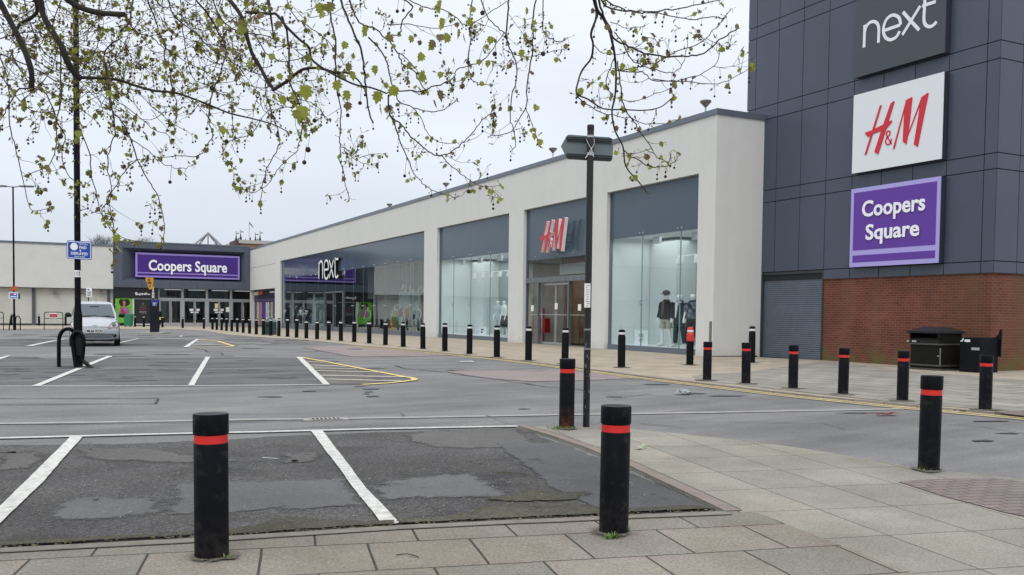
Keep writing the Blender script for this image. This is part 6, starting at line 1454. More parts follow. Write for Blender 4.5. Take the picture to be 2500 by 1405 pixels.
# ================================================================== CAR
def car():
    t = thing('car', 'silver small hatchback parked facing the camera behind the lamp post', 'car')
    silver = mat('car_silver', (.36, .385, .42), .38, metal=.3, coat=.35)
    cg = mat('car_glass', (.06, .08, .10), .12, spec=.35)
    # (y, half width sill, half width belt, z bottom, z top): bonnet front at y = -1.74
    def loft(st, n=16):
        bm = NB(); rings = []
        for (y, zb, zt, wb, wm, wt_, e) in st:
            ring = []
            half = [(0, zb), (wb*.7, zb), (wb, zb+.05), (wm, zb+(zt-zb)*.35), (wm, zb+(zt-zb)*.62), (wt_, zt-(zt-zb)*.1), (wt_*.86, zt-.015), (wt_*.5, zt+e*.6), (0, zt+e)]
            pts = half+[(-x, z) for x, z in half[1:-1]][::-1]
            rings.append([bm.verts.new((x, y, z)) for x, z in pts])
        for a, b in zip(rings, rings[1:]):
            for i in range(len(a)): bm.faces.new((a[i], a[(i+1) % len(a)], b[(i+1) % len(a)], b[i]))
        bm.faces.new(rings[0]); bm.faces.new(rings[-1][::-1]); return bm
    bm = loft([(-1.76, .34, .60, .50, .58, .52, .00), (-1.73, .24, .66, .62, .68, .60, .01), (-1.66, .20, .74, .70, .735, .66, .03), (-1.45, .19, .84, .73, .75, .69, .04), (-1.1, .19, .93, .735, .755, .71, .05), (-.8, .19, .97, .735, .755, .72, .05), (0, .19, .96, .74, .76, .72, .03), (.9, .19, .97, .74, .755, .71, .03), (1.5, .2, .98, .72, .74, .68, .03), (1.72, .3, .95, .6, .66, .6, .0)])
    bmesh.ops.subdivide_edges(bm, edges=bm.edges, cuts=1, use_grid_fill=True, smooth=.5)
    part('body', bm, silver, t, smooth=True)
    # greenhouse: pillars and roof in silver, glass inset
    st = [(-1.10, .93, .66), (-.85, 1.08, .645), (-.48, 1.34, .57), (-.32, 1.42, .53), (.1, 1.475, .52), (.7, 1.475, .52), (1.25, 1.42, .50), (1.5, 1.2, .57), (1.62, .95, .65)]
    bm = NB(); rings = []
    for y, z, wv in st:
        rings.append([bm.verts.new(q) for q in ((-.70, y, .9), (-wv, y, z-.03), (-wv*.8, y, z+.005), (0, y, z+.025), (wv*.8, y, z+.005), (wv, y, z-.03), (.70, y, .9))])
    for a, b in zip(rings, rings[1:]):
        for i in range(6): bm.faces.new((a[i], a[i+1], b[i+1], b[i]))
    bm.faces.new(rings[0]); bm.faces.new(rings[-1][::-1]); part('cabin', bm, silver, t, smooth=True)
    bm = NB()
    def ws(x, v):   # windscreen surface point, v 0 bottom 1 top
        y = -1.04+(.62)*v; z = .965+.415*v; return Vector((x, y-.035-.02*(1-abs(x)/.6), z+.02))
    rows = []
    for j in range(6):
        v = j/5; hw = .605-.115*v; rows.append([bm.verts.new(ws(hw*(i/6*2-1), v)) for i in range(7)])
    for a, b in zip(rows, rows[1:]):
        for i in range(6): bm.faces.new((a[i], a[i+1], b[i+1], b[i]))
    part('windscreen', bm, cg, t, smooth=True)
    for s in (-1, 1):
        bm = NB(); prism(bm, [Vector((s*.735, y, z)) if z < 1 else Vector((s*(.64-.02), y, z)) for y, z in ((-.72, .98), (-.32, 1.37), (.1, 1.42), (.55, 1.42), (.55, .98))], (s*.012, 0, 0)); part('side_window', bm, cg, t)
        bm = NB(); sphere(bm, (s*.83, -.72, 1.03), .1, 10, 8, sz=.85); tube(bm, [(s*.72, -.72, .98), (s*.8, -.72, 1.0)], .035, 8); part('wing_mirror', bm, black, t, smooth=True)
        bm2 = NB(); prism(bm2, [Vector((s*x, y-.014, z)) for x, y, z in ((.40, -1.755, .588), (.67, -1.69, .595), (.725, -1.61, .72), (.69, -1.59, .818), (.55, -1.68, .812), (.475, -1.72, .748))], (0, .05, 0))
        bm = NB(); prism(bm, [Vector((s*x, y-.02, z)) for x, y, z in ((.42, -1.755, .60), (.66, -1.69, .61), (.705, -1.62, .72), (.68, -1.60, .80), (.56, -1.68, .795), (.49, -1.72, .74))], (0, .05, 0)); part('headlight_seal', bm2, black, t); hl_ = part('headlight', bm, mat('lamp_clear', (.52, .54, .56), .12, spec=.8), t)
        bm = NB(); tube(bm, [(s*.585, -1.745, .715), (s*.585, -1.70, .715)], .062, 14); part('reflector', bm, mat('lamp_inner', (.24, .25, .27), .2, metal=.5), hl_)
        bm = NB(); prism(bm, [Vector((s*x, y-.028, z)) for x, y, z in ((.42, -1.755, .60), (.66, -1.69, .61), (.67, -1.68, .64), (.45, -1.75, .635))], (0, .02, 0)); part('indicator', bm, mat('lamp_amber', (.5, .25, .2), .3), hl_)
        bm = NB(); tube(bm, [(s*.60, -1.75, .36), (s*.60, -1.70, .36)], .062, 14); part('fog_light', bm, black, t)
        for y in (-1.12, 1.15):
            bm = NB(); tube(bm, [(s*.58, y, .27), (s*.765, y, .27)], .28, 20); wh = part('wheel', bm, mat('tyre', (.012, .012, .012), .85), t, smooth=True)
            bm = NB(); tube(bm, [(s*.765, y, .27), (s*.775, y, .27)], .17, 16); part('rim', bm, steel, wh)
            bm = NB(); tube(bm, [(s*.755, y, .30), (s*.7585, y, .30)], .34, 20); part('wheel_arch', bm, black, t)
    bm = NB(); prism(bm, [Vector((x, -1.775, z)) for x, z in ((-.50, .30), (.50, .30), (.57, .42), (-.57, .42))], (0, .04, 0)); gl_ = part('grille', bm, mat('grille_black', (.02, .022, .025), .5), t)
    bm = NB()
    for z in (.325, .355, .385): box(bm, -.52, .52, -1.785, -1.775, z, z+.008)
    pieces('grille_bar', bm, silver, gl_)
    bm = NB(); box(bm, -.48, .48, -1.752, -1.74, .640, .652); part('bonnet_gap', bm, black, t)
    bm = NB(); box(bm, -.56, .56, -1.70, -1.6, .17, .24); part('underside', bm, black, t)
    bm = NB(); box(bm, -.26, .26, -1.795, -1.78, .455, .565); npl = part('number_plate', bm, mat('plate_white', (.62, .62, .62), .4), t)
    bm = text_bm('ML06 KCN', Vector((-.235, -1.797, .475)), Vector((1, 0, 0)), U0, .47, .078, .003, .035); part('number', bm, black, npl)
    bm = NB(); prism(bm, [Vector((x, -1.735, z)) for x, z in ((-.07, .675), (-.025, .675), (-.02, .69), (.02, .69), (.03, .675), (.08, .675), (.07, .702), (.02, .702), (.015, .715), (-.02, .715), (-.025, .702), (-.075, .702))], (0, .02, 0)); part('badge', bm, mat('badge_silver', (.75, .75, .75), .2, metal=.6), t)
    bm = NB(); tube(bm, [(-.5, -1.06, .985), (0, -1.09, 1.02), (.12, -1.07, .985)], .012, 6); tube(bm, [(.05, -1.07, .985), (.4, -1.06, 1.01), (.6, -1.02, .985)], .012, 6); box(bm, -.6, .6, -1.08, -1.03, .955, .975); pieces('wiper', bm, black, t)
    bm = NB(); tube(bm, [(.02, -.36, 1.45), (.02, -.30, 1.60)], .006, 5); part('aerial', bm, black, t)
    bm = NB(); box(bm, -.16, .12, -.62, -.60, 1.27, 1.33); part('rear_view_mirror', bm, mat('mirror_grey', (.03, .035, .04), .4), t)
    return t
cr_ = car(); p = G(232, 845.5); D = (p-O).dot(CH); sc = 1.17
vdir = math.atan2(p.x, p.y)
cr_.rotation_euler.z = -vdir-RAD(1); cr_.scale = (sc,)*3
off = Vector((0, 1.3*sc, 0)); off.rotate(cr_.rotation_euler); cr_.location = Vector((p.x, p.y, gz(p.y)+.0))+off

# ================================================================== MANNEQUINS
def skin_body():
    me = bpy.data.meshes.new('body'); J = {}; V = []; E = []; Rr = []
    def v(n, co, r, par=None):
        J[n] = len(V); V.append(co); Rr.append(r)
        if par: E.append((J[par], J[n]))
    v('pel', (0, 0, .95), (.15, .10)); v('wst', (0, 0, 1.1), (.125, .09), 'pel'); v('chs', (0, 0, 1.32), (.155, .105), 'wst'); v('nck', (0, 0, 1.48), (.055, .055), 'chs'); v('nk2', (0, -.01, 1.535), (.055, .055), 'nck'); v('hd1', (0, -.02, 1.60), (.082, .095), 'nk2'); v('hd2', (0, -.01, 1.71), (.088, .104), 'hd1')
    for s, q in ((1, 'l'), (-1, 'r')):
        v('sh'+q, (s*.18, 0, 1.42), (.06, .06), 'chs'); v('el'+q, (s*.235, .02, 1.16), (.04, .04), 'sh'+q); v('wr'+q, (s*.25, -.05, .93), (.027, .03), 'el'+q); v('ha'+q, (s*.25, -.07, .85), (.022, .04), 'wr'+q); v('fi'+q, (s*.245, -.08, .77), (.012, .028), 'ha'+q)
        v('hp'+q, (s*.09, 0, .88), (.09, .09), 'pel'); v('kn'+q, (s*.11, -.01+s*.03, .50), (.057, .06), 'hp'+q); v('cf'+q, (s*.12, .02+s*.04, .33), (.05, .055), 'kn'+q); v('an'+q, (s*.13, .03+s*.05, .10), (.033, .036), 'cf'+q); v('he'+q, (s*.13, .02+s*.05, .05), (.035, .05), 'an'+q); v('to'+q, (s*.15, -.13+s*.05, .035), (.04, .03), 'he'+q)
    me.from_pydata(V, E, []); ob = bpy.data.objects.new('b', me); C.objects.link(ob)
    md = ob.modifiers.new('s', 'SKIN'); ss_ = ob.modifiers.new('u', 'SUBSURF'); ss_.levels = 1; ss_.render_levels = 1
    for i, d in enumerate(me.skin_vertices[0].data): d.radius = Rr[i]; d.use_root = (i == 0)
    dg = bpy.context.evaluated_depsgraph_get(); dg.update(); out = bpy.data.meshes.new_from_object(ob.evaluated_get(dg)); bpy.data.objects.remove(ob); return out
BODY = skin_body(); BODY.materials.clear()
mann = mat('mannequin_white', (.80, .80, .76), .4); BODY.materials.append(mann)
for pl in BODY.polygons: pl.use_smooth = True
def loft_e(bm, st, n=14, mi=0):
    rings = [[bm.verts.new((cx+rx*cos(2*pi*k/n), cy_2+ry*sin(2*pi*k/n), z)) for k in range(n)] for (cx, cy_2, z, rx, ry) in st]
    for a, b in zip(rings, rings[1:]):
        for k in range(n): bm.faces.new((a[k], a[(k+1) % n], b[(k+1) % n], b[k])).material_index = mi
    bm.faces.new(rings[0][::-1]); bm.faces.new(rings[-1])
def mannequin(loc, rz, sc, lab, clothes, hat=False, grp='dressed mannequins'):
    t = thing('mannequin', lab, 'mannequin', (0, 0, 0), grp)
    b = bpy.data.objects.new('body', BODY); C.objects.link(b); b.parent = t
    for kind, mt in clothes:
        bm = NB(); nm = kind
        if kind in ('jacket', 'shirt', 'coat', 'top'):
            zb = {'jacket': .88, 'shirt': .92, 'coat': .72, 'top': 1.0}[kind]
            loft_e(bm, [(0, 0, zb, .205, .15), (0, 0, 1.0, .185, .14), (0, 0, 1.12, .17, .13), (0, 0, 1.3, .20, .145), (0, 0, 1.42, .20, .125), (0, 0, 1.475, .125, .095), (0, 0, 1.53, .075, .075)])
            lo = 1.18 if kind in ('shirt', 'top') else .93
            for s in (-1, 1):
                if kind == 'top': continue
                pts = [(s*.16, 0, 1.42), (s*.21, .01, 1.3), (s*.237, .02, 1.16)]+([(s*.252, -.045, lo)] if lo < 1.1 else [])
                tube(bm, pts, [.075, .07, .062, .052][:len(pts)], 10)
        elif kind in ('trousers', 'shorts'):
            loft_e(bm, [(0, 0, .80, .17, .13), (0, 0, .95, .175, .135), (0, 0, 1.02, .16, .125)])
            for s in (-1, 1):
                e_ = .62 if kind == 'shorts' else .12
                if kind == 'shorts': tube(bm, [(s*.085, 0, .86), (s*.105, s*.02, .58)], [.10, .105], 12)
                else: tube(bm, [(s*.085, 0, .88), (s*.11, s*.03, .5), (s*.13, .03+s*.05, e_)], [.10, .078, .062], 12)
        elif kind in ('dress', 'skirt'):
            zt_ = 1.43 if kind == 'dress' else 1.08
            st = [(0, 0, .45, .25, .21), (0, 0, .75, .21, .17), (0, 0, 1.0, .165, .13), (0, 0, 1.1, .145, .115)]
            if kind == 'dress': st += [(0, 0, 1.3, .175, .13), (0, 0, 1.43, .15, .10)]
            loft_e(bm, st)
        elif kind == 'shirt_front': prism(bm, [Vector(q) for q in ((-.05, -.152, 1.47), (.05, -.152, 1.47), (.02, -.156, 1.2), (-.02, -.158, .95), (-.05, -.156, .95))], (0, .02, 0))
        elif kind == 'shoes':
            for s in (-1, 1): tube(bm, [(s*.13, .07+s*.05, .045), (s*.135, .0+s*.05, .055), (s*.155, -.17+s*.05, .03)], [.045, .052, .035], 10)
        part(nm, bm, mt, t, smooth=True)
    if hat:
        bm = NB(); lathe(bm, (0, -.01, 1.69), [(.112, 0), (.112, .06), (.085, .12), (.02, .15)], 14, sy=1.15); loft_e(bm, [(0, -.14, 1.69, .085, .11), (0, -.13, 1.705, .085, .10)], 12); part('cap', bm, black, t, smooth=True)
    t.location = loc; t.rotation_euler.z = rz; t.scale = (sc*1.14, sc*1.14, sc); return t
bj = mat('cloth_black', (.010, .009, .009), .85, spec=.1); gt = mat('cloth_grey', (.08, .085, .09), .85, spec=.1); cs = mat('cloth_stone', (.38, .37, .29), .85, spec=.1); nv = mat('cloth_navy', (.012, .016, .03), .8, spec=.1); tl = mat('cloth_teal', (.02, .035, .042), .8, spec=.1)
flo = mat('cloth_floral', (.09, .11, .15), .8, spec=.1, var=2.2, vscale=9); w_c = mat('cloth_white', (.65, .67, .66), .8, spec=.1); og_c = mat('cloth_orange', (.50, .09, .04), .8, spec=.1); ye_c = mat('cloth_ochre', (.42, .30, .10), .8, spec=.1); mg_c = mat('cloth_magenta', (.32, .02, .10), .8, spec=.1); bl_c = mat('cloth_blue', (.10, .15, .22), .8, spec=.1); ch_c = mat('cloth_charcoal', (.03, .033, .035), .8, spec=.1)
def place(px, py, ytop, X, **kw):
    q = onX(px, py, X); zt = onX(px, ytop, X).z; q.z = SILL; return dict(loc=(X, q.y, q.z), sc=(zt-q.z)/1.86, **kw)
face = RAD(-60)
XM = XF+1.25
mannequin(**place(1625, 842, 707, XM, rz=RAD(-75), lab='mannequin in black cap, black jacket and stone shorts in the right display window', clothes=[('jacket', bj), ('shirt_front', gt), ('shorts', cs), ('shoes', w_c)], hat=True))
mannequin(**place(1658, 843, 708, XM, rz=RAD(-75), lab='mannequin in dark suit with white shirt, middle of three in the right window', clothes=[('coat', nv), ('shirt_front', w_c), ('trousers', tl), ('shoes', w_c)]))
mannequin(**place(1690, 844, 707, XM, rz=RAD(-65), lab='mannequin in floral shirt and black trousers behind the red topped bollard', clothes=[('shirt', flo), ('trousers', bj), ('shoes', w_c)]))
mannequin(**place(1216, 822, 727, XM+.5, rz=RAD(-80), lab='pale blue dressed mannequin standing left in the middle display window', clothes=[('shirt', mat('cloth_paleblue', (.42, .48, .52), .8, spec=.1)), ('trousers', MATS['cloth_paleblue']), ('shoes', w_c)]))
mannequin(**place(1231, 826, 727, XM-.1, rz=RAD(-100), lab='mannequin in white top and dark skirt in the middle display window', clothes=[('top', w_c), ('skirt', ch_c), ('shoes', w_c)]))
def place2(px, pt, **kw): 
    X = XF+1.1; q = onX(px, 760, X); zt = onX(px, pt, X).z; return dict(loc=(X, q.y, SILL-.1), sc=min(1.05, (zt-SILL+.1)/1.86), **kw)
mannequin(**place2(965, 733, rz=RAD(-60), lab='mannequin in ochre top beside the orange suitcase in the long window', clothes=[('dress', ye_c)]))
mannequin(**place2(980, 733, rz=RAD(-80), lab='mannequin in magenta top between the ochre and orange dressed ones', clothes=[('top', mg_c), ('skirt', w_c)]))
mannequin(**place2(996, 731, rz=RAD(-80), lab='mannequin in orange red top and grey skirt in the long window', clothes=[('top', og_c), ('skirt', ch_c)]))
mannequin(**place2(1014, 747, rz=RAD(-80), lab='mannequin in dark blue top at the right end of the long window', clothes=[('shirt', bl_c), ('trousers', w_c)]))
mannequin(**place2(1022, 738, rz=RAD(-80), lab='mannequin in pale blue behind the blue dressed one at the window end', clothes=[('dress', mat('cloth_denim', (.2, .28, .36), .8, spec=.1))]))
mannequin(**place2(898, 745, rz=RAD(-60), lab='grey blue dressed mannequin alone right of the green reflection', clothes=[('dress', mat('cloth_greyblue', (.12, .15, .17), .8, spec=.1))]))
mannequin(**place2(735, 742, rz=RAD(-60), lab='mannequin in white top and grey skirt near the far end of the long window', clothes=[('shirt', w_c), ('skirt', gt)]))
mannequin(**place2(722, 742, rz=RAD(-60), lab='mannequin in patterned top left of the white topped one', clothes=[('shirt', flo), ('trousers', gt)]))
mannequin(**place2(754, 744, rz=RAD(-60), lab='mannequin in black top in front of the dotted board', clothes=[('shirt', bj), ('trousers', bl_c)]))
mannequin(**place2(785, 750, rz=RAD(-60), lab='mannequin in pale dress beside the far shop door', clothes=[('dress', w_c)]))
# little price boards in the displays
for px0, px1, py0, py1, X, lab in ((1549, 1581, 808, 843, XF+.5, 'white price board reading 8 in the right display window'), (1170, 1187, 798, 824, XF+.5, 'white price board in the middle display window'),):
    a = onX(px0, py1, X); b = onX(px1, py0, X); t = thing('price_board', lab, 'price board', (X, (a.y+b.y)/2, a.z)); bm = NB(); box(bm, X, X+.03, b.y, a.y, SILL, b.z); part('board', bm, mat('board_white', (.8, .84, .86), .6), t)
    w_ = a.y-b.y; hb = b.z-SILL
    if px0 > 1500:
        for s, yo, zo, ww_, hh_ in (('& OTHER', .36, .70, .34, .06), ('COLOURS', .36, .60, .34, .06), ('8', .42, .24, .14, .22), ('99', .58, .38, .1, .08)):
            bm = text_bm(s, Vector((X-.012, a.y-w_*yo, SILL+hb*zo)), VY, U0, w_*ww_, hb*hh_, .006, .01); part('lettering', bm, mat('text_dark', (.03, .03, .035), .6), t)
    else:
        bm = NB(); box(bm, X-.01, X-.002, b.y+w_*.35, a.y-w_*.25, SILL+hb*.6, SILL+hb*.75); box(bm, X-.01, X-.002, b.y+w_*.5, a.y-w_*.25, SILL+hb*.3, SILL+hb*.45); part('marks', bm, mat('text_dark', (.03, .03, .035), .6), t)
# tubs and greenery on the floor of the long window
for i, (px, lab) in enumerate([(925, 'black tub left of the leafy planter in the long window'), (871, 'black tub beside the green reflection in the long window')]):
    q = onX(px, 800, XF+.9); bm = NB(); lathe(bm, (XF+.9, q.y, SILL-.3), [(.24, 0), (.3, 1.0), (.31, 1.05)], 14); solo('display_tub', bm, black, lab, 'tub', (XF+.9, q.y, SILL-.3), smooth=True)
print('stage things')
# ================================================================== PLANE TREE
tx, ty = -2.6, 3.4
tree = thing('plane_tree', 'plane tree just coming into leaf, its branches hanging over the view', 'tree', (tx, ty, PAV))
TR = random.Random(21)
def bark_mat():
    m = bpy.data.materials.new('plane_bark'); m.use_nodes = True; t = m.node_tree; b = t.nodes['Principled BSDF']; L = t.links.new
    tc = N(t, 'ShaderNodeTexCoord'); n = N(t, 'ShaderNodeTexNoise', Scale=7, Detail=6, Roughness=.65); L(tc.outputs['Object'], n.inputs['Vector'])
    r = N(t, 'ShaderNodeValToRGB'); L(n.outputs[0], r.inputs[0]); e = r.color_ramp.elements; e[0].position = .35; e[0].color = (.013, .011, .009, 1); e[1].position = .72; e[1].color = (.045, .036, .026, 1); x = e.new(.55); x.color = (.024, .021, .013, 1)
    L(r.outputs[0], b.inputs['Base Color']); b.inputs['Roughness'].default_value = .9; bp = N(t, 'ShaderNodeBump', Strength=.6, Distance=.01); L(n.outputs[0], bp.inputs['Height']); L(bp.outputs[0], b.inputs['Normal']); return m
bark = bark_mat(); twig_m = mat('twig_bark', (.036, .022, .018), .85, var=.4, vscale=6)
BR = [  # (depth, start width px, end width px, points)
 (5.2, 15, 13, [(0, 5), (20, 44), (44, 89), (65, 137), (77, 178), (77, 212), (80, 222)]),
 (5.4, 15, 16, [(99, 0), (106, 38), (126, 75), (150, 113), (164, 150), (184, 181), (199, 194)]),
 (5.4, 9, 3, [(195, 190), (239, 191), (290, 196), (325, 208), (376, 222), (427, 227), (478, 244), (530, 265), (564, 278), (615, 290), (666, 304), (700, 321)]),
 (5.0, 15, 13, [(150, -12), (190, 16), (232, 30), (266, 34), (304, 36)]),
 (5.6, 11, 8, [(87, 0), (90, 30), (70, 48), (50, 58), (30, 90)]),
 (5.5, 5, 3, [(325, 0), (321, 22), (314, 58), (294, 75), (290, 96), (263, 116), (254, 143), (262, 190), (270, 240), (277, 285)]),
 (5.6, 3, 2, [(314, 58), (338, 82), (372, 92), (393, 113), (417, 126), (447, 147), (512, 181), (533, 191)]),
 (5.8, 4, 2, [(362, 5), (379, 48), (389, 82), (403, 109), (403, 147), (417, 171), (418, 205), (430, 246), (432, 280), (424, 307)]),
 (5.7, 5, 2, [(478, 0), (512, 41), (533, 79), (550, 113), (547, 147), (536, 184), (519, 225), (512, 266), (511, 297), (518, 330), (502, 362), (480, 383), (440, 381), (386, 386)]),
 (5.5, 11, 10, [(556, -5), (588, 38), (601, 82), (615, 130), (635, 164), (649, 191), (668, 219)]),
 (5.5, 4, 2, [(650, 195), (650, 232), (666, 284), (683, 342), (673, 372), (653, 410), (642, 454), (636, 490)]),
 (5.9, 4, 3, [(0, 133), (34, 147), (96, 174), (143, 201), (184, 212)]), (5.2, 5, 2, [(77, 214), (44, 222), (27, 246), (7, 283), (-8, 300)]),
 (5.6, 3.5, 1.6, [(0, 140), (20, 205), (24, 307), (38, 359), (51, 417), (65, 478), (80, 515), (122, 506)]),
 (5.3, 4, 2, [(79, 215), (109, 226), (130, 267), (140, 300), (158, 331), (150, 375), (157, 407), (171, 434), (205, 455)]),
 (5.7, 4, 2, [(147, 110), (147, 191), (150, 239), (137, 294), (137, 342), (133, 376), (113, 407), (68, 427)]),
 (5.5, 4.5, 2, [(254, 143), (266, 205), (270, 260), (297, 297), (318, 338), (336, 389), (362, 441), (383, 475), (396, 520), (402, 560), (393, 598)]),
 (5.4, 3.5, 1.6, [(277, 280), (280, 325), (270, 355), (263, 407), (273, 454), (268, 500), (275, 545), (280, 590), (276, 640)]),
 (5.5, 3, 1.6, [(336, 389), (304, 420), (284, 454), (262, 490), (248, 520), (270, 560), (310, 585), (345, 590)]), (5.6, 3.2, 1.8, [(190, 307), (219, 376), (222, 424), (236, 478), (246, 520), (275, 560), (285, 610)]),
 (5.6, 2.5, 1.5, [(318, 338), (359, 366), (386, 393), (417, 407), (454, 410), (478, 400)]), (5.7, 2.5, 1.5, [(273, 239), (342, 287), (376, 318), (407, 328), (420, 350)]),
 (5.2, 8, 3, [(655, 0), (661, 40), (664, 62), (668, 90)]), (5.1, 8, 4.5, [(600, 30), (658, 34), (675, 36), (699, 65), (730, 96), (754, 116), (760, 143), (778, 160), (812, 181), (839, 195), (870, 208), (907, 215), (945, 229)]),
 (5.1, 4, 2, [(945, 227), (993, 222), (1024, 224), (1054, 213), (1092, 200), (1109, 188), (1116, 171), (1147, 160), (1174, 150), (1194, 133), (1215, 102), (1232, 82)]),
 (5.1, 4.5, 1.8, [(948, 232), (952, 280), (983, 307), (996, 328), (1027, 355), (1054, 376), (1078, 381), (1106, 369), (1133, 345), (1160, 318), (1177, 294), (1198, 277), (1208, 249), (1205, 232)]),
 (5.1, 3, 1.2, [(1078, 381), (1095, 400), (1119, 420), (1147, 441), (1174, 454), (1201, 456), (1222, 452)]), (5.1, 4, 1.5, [(955, 287), (969, 321), (976, 345), (996, 386), (1010, 424), (1030, 448), (1054, 465), (1092, 478), (1110, 483)]),
 (5.3, 6, 4, [(832, 0), (846, 41), (866, 82), (884, 130), (890, 178), (894, 212), (900, 273), (911, 300)]), (5.3, 4.5, 3, [(853, 0), (866, 38), (884, 61), (911, 68), (935, 89), (955, 109), (972, 133), (986, 160), (1010, 174), (1027, 205), (1044, 222)]),
 (5.3, 4.5, 2, [(900, 92), (921, 113), (942, 150), (948, 164), (952, 191), (962, 222), (976, 249), (1010, 263), (1044, 273), (1078, 270), (1102, 256), (1116, 239)]), (5.3, 2.4, 1.5, [(1010, 266), (1030, 294), (1041, 321), (1065, 345), (1095, 350), (1119, 350)]),
 (5.4, 5, 4, [(812, 0), (808, 44), (819, 96), (819, 164), (819, 191), (825, 232)]), (5.4, 3.6, 2, [(825, 232), (832, 273), (832, 318), (829, 342), (832, 369), (829, 393), (839, 420), (843, 454), (853, 484)]),
 (5.4, 2.2, 1.2, [(832, 359), (853, 369), (873, 383), (901, 379), (928, 376), (942, 378)]), (5.4, 2.2, 1.2, [(840, 370), (853, 379), (873, 393), (901, 403), (925, 396)]),
 (5.5, 2.5, 1.5, [(733, 338), (726, 366), (699, 393), (675, 417), (655, 448), (620, 470), (592, 462)]), (5.3, 6, 3, [(688, 41), (702, 89), (706, 143), (709, 205), (730, 253), (737, 301), (733, 338)]),
 (5.3, 10, 4, [(665, 221), (702, 198), (737, 171), (778, 167), (819, 178), (846, 178), (873, 195), (890, 219)]), (5.6, 4, 3, [(986, 0), (1007, 17), (983, 51), (976, 82), (942, 89)]),
 (5.6, 3, 2, [(1003, 3), (1044, 20), (1078, 24), (1112, 41), (1133, 61), (1160, 55), (1181, 41), (1215, 20), (1235, 5)]), (5.5, 3.2, 2, [(1153, 0), (1147, 41), (1150, 89), (1143, 137), (1147, 184), (1167, 205), (1201, 208)]),
 (5.5, 3.4, 2.5, [(1174, 0), (1188, 38), (1215, 68), (1235, 82)]), (5.2, 4.5, 2, [(1242, 0), (1239, 44), (1235, 82), (1242, 113), (1256, 143), (1263, 184), (1249, 239), (1246, 290), (1253, 318), (1259, 352), (1246, 372)]),
 (5.2, 2.4, 1.5, [(1234, 123), (1285, 140), (1337, 128), (1384, 120)]), (5.3, 4.5, 2, [(1309, 0), (1299, 55), (1302, 102), (1292, 171), (1287, 219), (1284, 263), (1261, 301), (1244, 325), (1200, 331)]),
 (5.3, 2.5, 1.5, [(1284, 263), (1299, 301), (1306, 328), (1318, 350)]), (5.3, 3, 2, [(1326, 0), (1326, 34), (1325, 72), (1340, 92), (1371, 102), (1386, 92)]),
 (4.6, 11, 7, [(1450, -5), (1458, 25), (1473, 45), (1490, 82)]), (4.6, 6, 3, [(1462, 0), (1473, 38), (1490, 72), (1501, 96), (1535, 113), (1576, 130), (1610, 138), (1678, 138), (1716, 132), (1747, 106), (1781, 82), (1803, 70)]),
 (4.6, 5, 2.5, [(1466, -3), (1484, 20), (1528, 27), (1569, 31), (1610, 27), (1678, 17), (1733, 7), (1770, -3)]), (4.6, 4, 2, [(1480, 0), (1507, 17), (1542, 27), (1593, 31), (1650, 42), (1685, 48), (1740, 41), (1767, 43), (1784, 22)]),
 (4.7, 7, 2.5, [(1453, 5), (1456, 41), (1443, 82), (1448, 109), (1443, 143), (1422, 171), (1412, 198), (1408, 229), (1436, 243), (1473, 266), (1521, 268), (1572, 270), (1610, 263), (1634, 246), (1644, 236)]),
 (4.7, 3, 1.8, [(1408, 236), (1439, 260), (1473, 277), (1507, 284), (1542, 290), (1576, 302), (1624, 301), (1661, 287)]), (4.6, 7, 3, [(1490, 82), (1501, 137), (1504, 191), (1501, 239), (1494, 273), (1501, 318), (1521, 359), (1528, 407), (1559, 444), (1579, 471)]),
 (4.6, 3.5, 1.8, [(1521, 366), (1552, 389), (1586, 407), (1610, 408), (1641, 400), (1661, 376)]), (4.7, 2.5, 1.5, [(1448, 109), (1473, 130), (1494, 133), (1535, 126), (1583, 92), (1603, 102)]),
 (4.6, 3.5, 2, [(1504, 173), (1548, 167), (1576, 157), (1610, 150), (1654, 126), (1712, 102), (1747, 68), (1774, 41)]), (4.6, 3.5, 1.6, [(1501, 80), (1518, 102), (1542, 147), (1569, 161), (1610, 174), (1641, 178), (1665, 160), (1678, 102), (1680, 85)]),
 (4.6, 3.5, 1.8, [(1504, 171), (1528, 176), (1566, 178), (1593, 195), (1641, 198), (1678, 191), (1712, 181), (1747, 157), (1760, 116)]), (4.6, 3, 1.5, [(1593, 193), (1641, 198), (1726, 205), (1777, 198), (1829, 167)]),
 (4.7, 3, 1.6, [(1501, 137), (1484, 178), (1480, 205), (1494, 232), (1515, 243), (1559, 245), (1600, 230), (1640, 215)]), (4.6, 4, 1.8, [(1508, 150), (1514, 191), (1518, 239), (1528, 270), (1548, 297), (1566, 328), (1590, 362), (1603, 383), (1632, 396), (1638, 370)]),
 (4.7, 2.5, 1.5, [(1490, 55), (1507, 60), (1528, 68), (1569, 66)]),
 (5.9, 4, 2, [(410, -5), (425, 40), (470, 75), (505, 110), (560, 150), (610, 175), (660, 190)]), (5.8, 4, 2, [(520, -5), (540, 50), (590, 80), (640, 85), (700, 110), (760, 150)]), (5.9, 3, 1.6, [(440, 0), (445, 60), (455, 130), (470, 190), (520, 215), (560, 230)]),
 (5.8, 3, 1.6, [(700, 0), (720, 40), (760, 70), (800, 100), (835, 150), (850, 170)]), (5.6, 3.5, 1.8, [(620, 80), (650, 130), (690, 150), (740, 140), (790, 110)]), (5.8, 3, 1.6, [(0, 60), (40, 110), (90, 150), (150, 180), (220, 170)]),
 (6.0, 3.5, 1.6, [(0, 95), (50, 80), (110, 85), (170, 120), (230, 160), (262, 200)]), (5.9, 3.2, 1.6, [(60, 0), (75, 60), (110, 130), (170, 170), (215, 220), (260, 260)]), (6.0, 3, 1.5, [(30, 140), (70, 200), (130, 230), (190, 260), (240, 300)]),
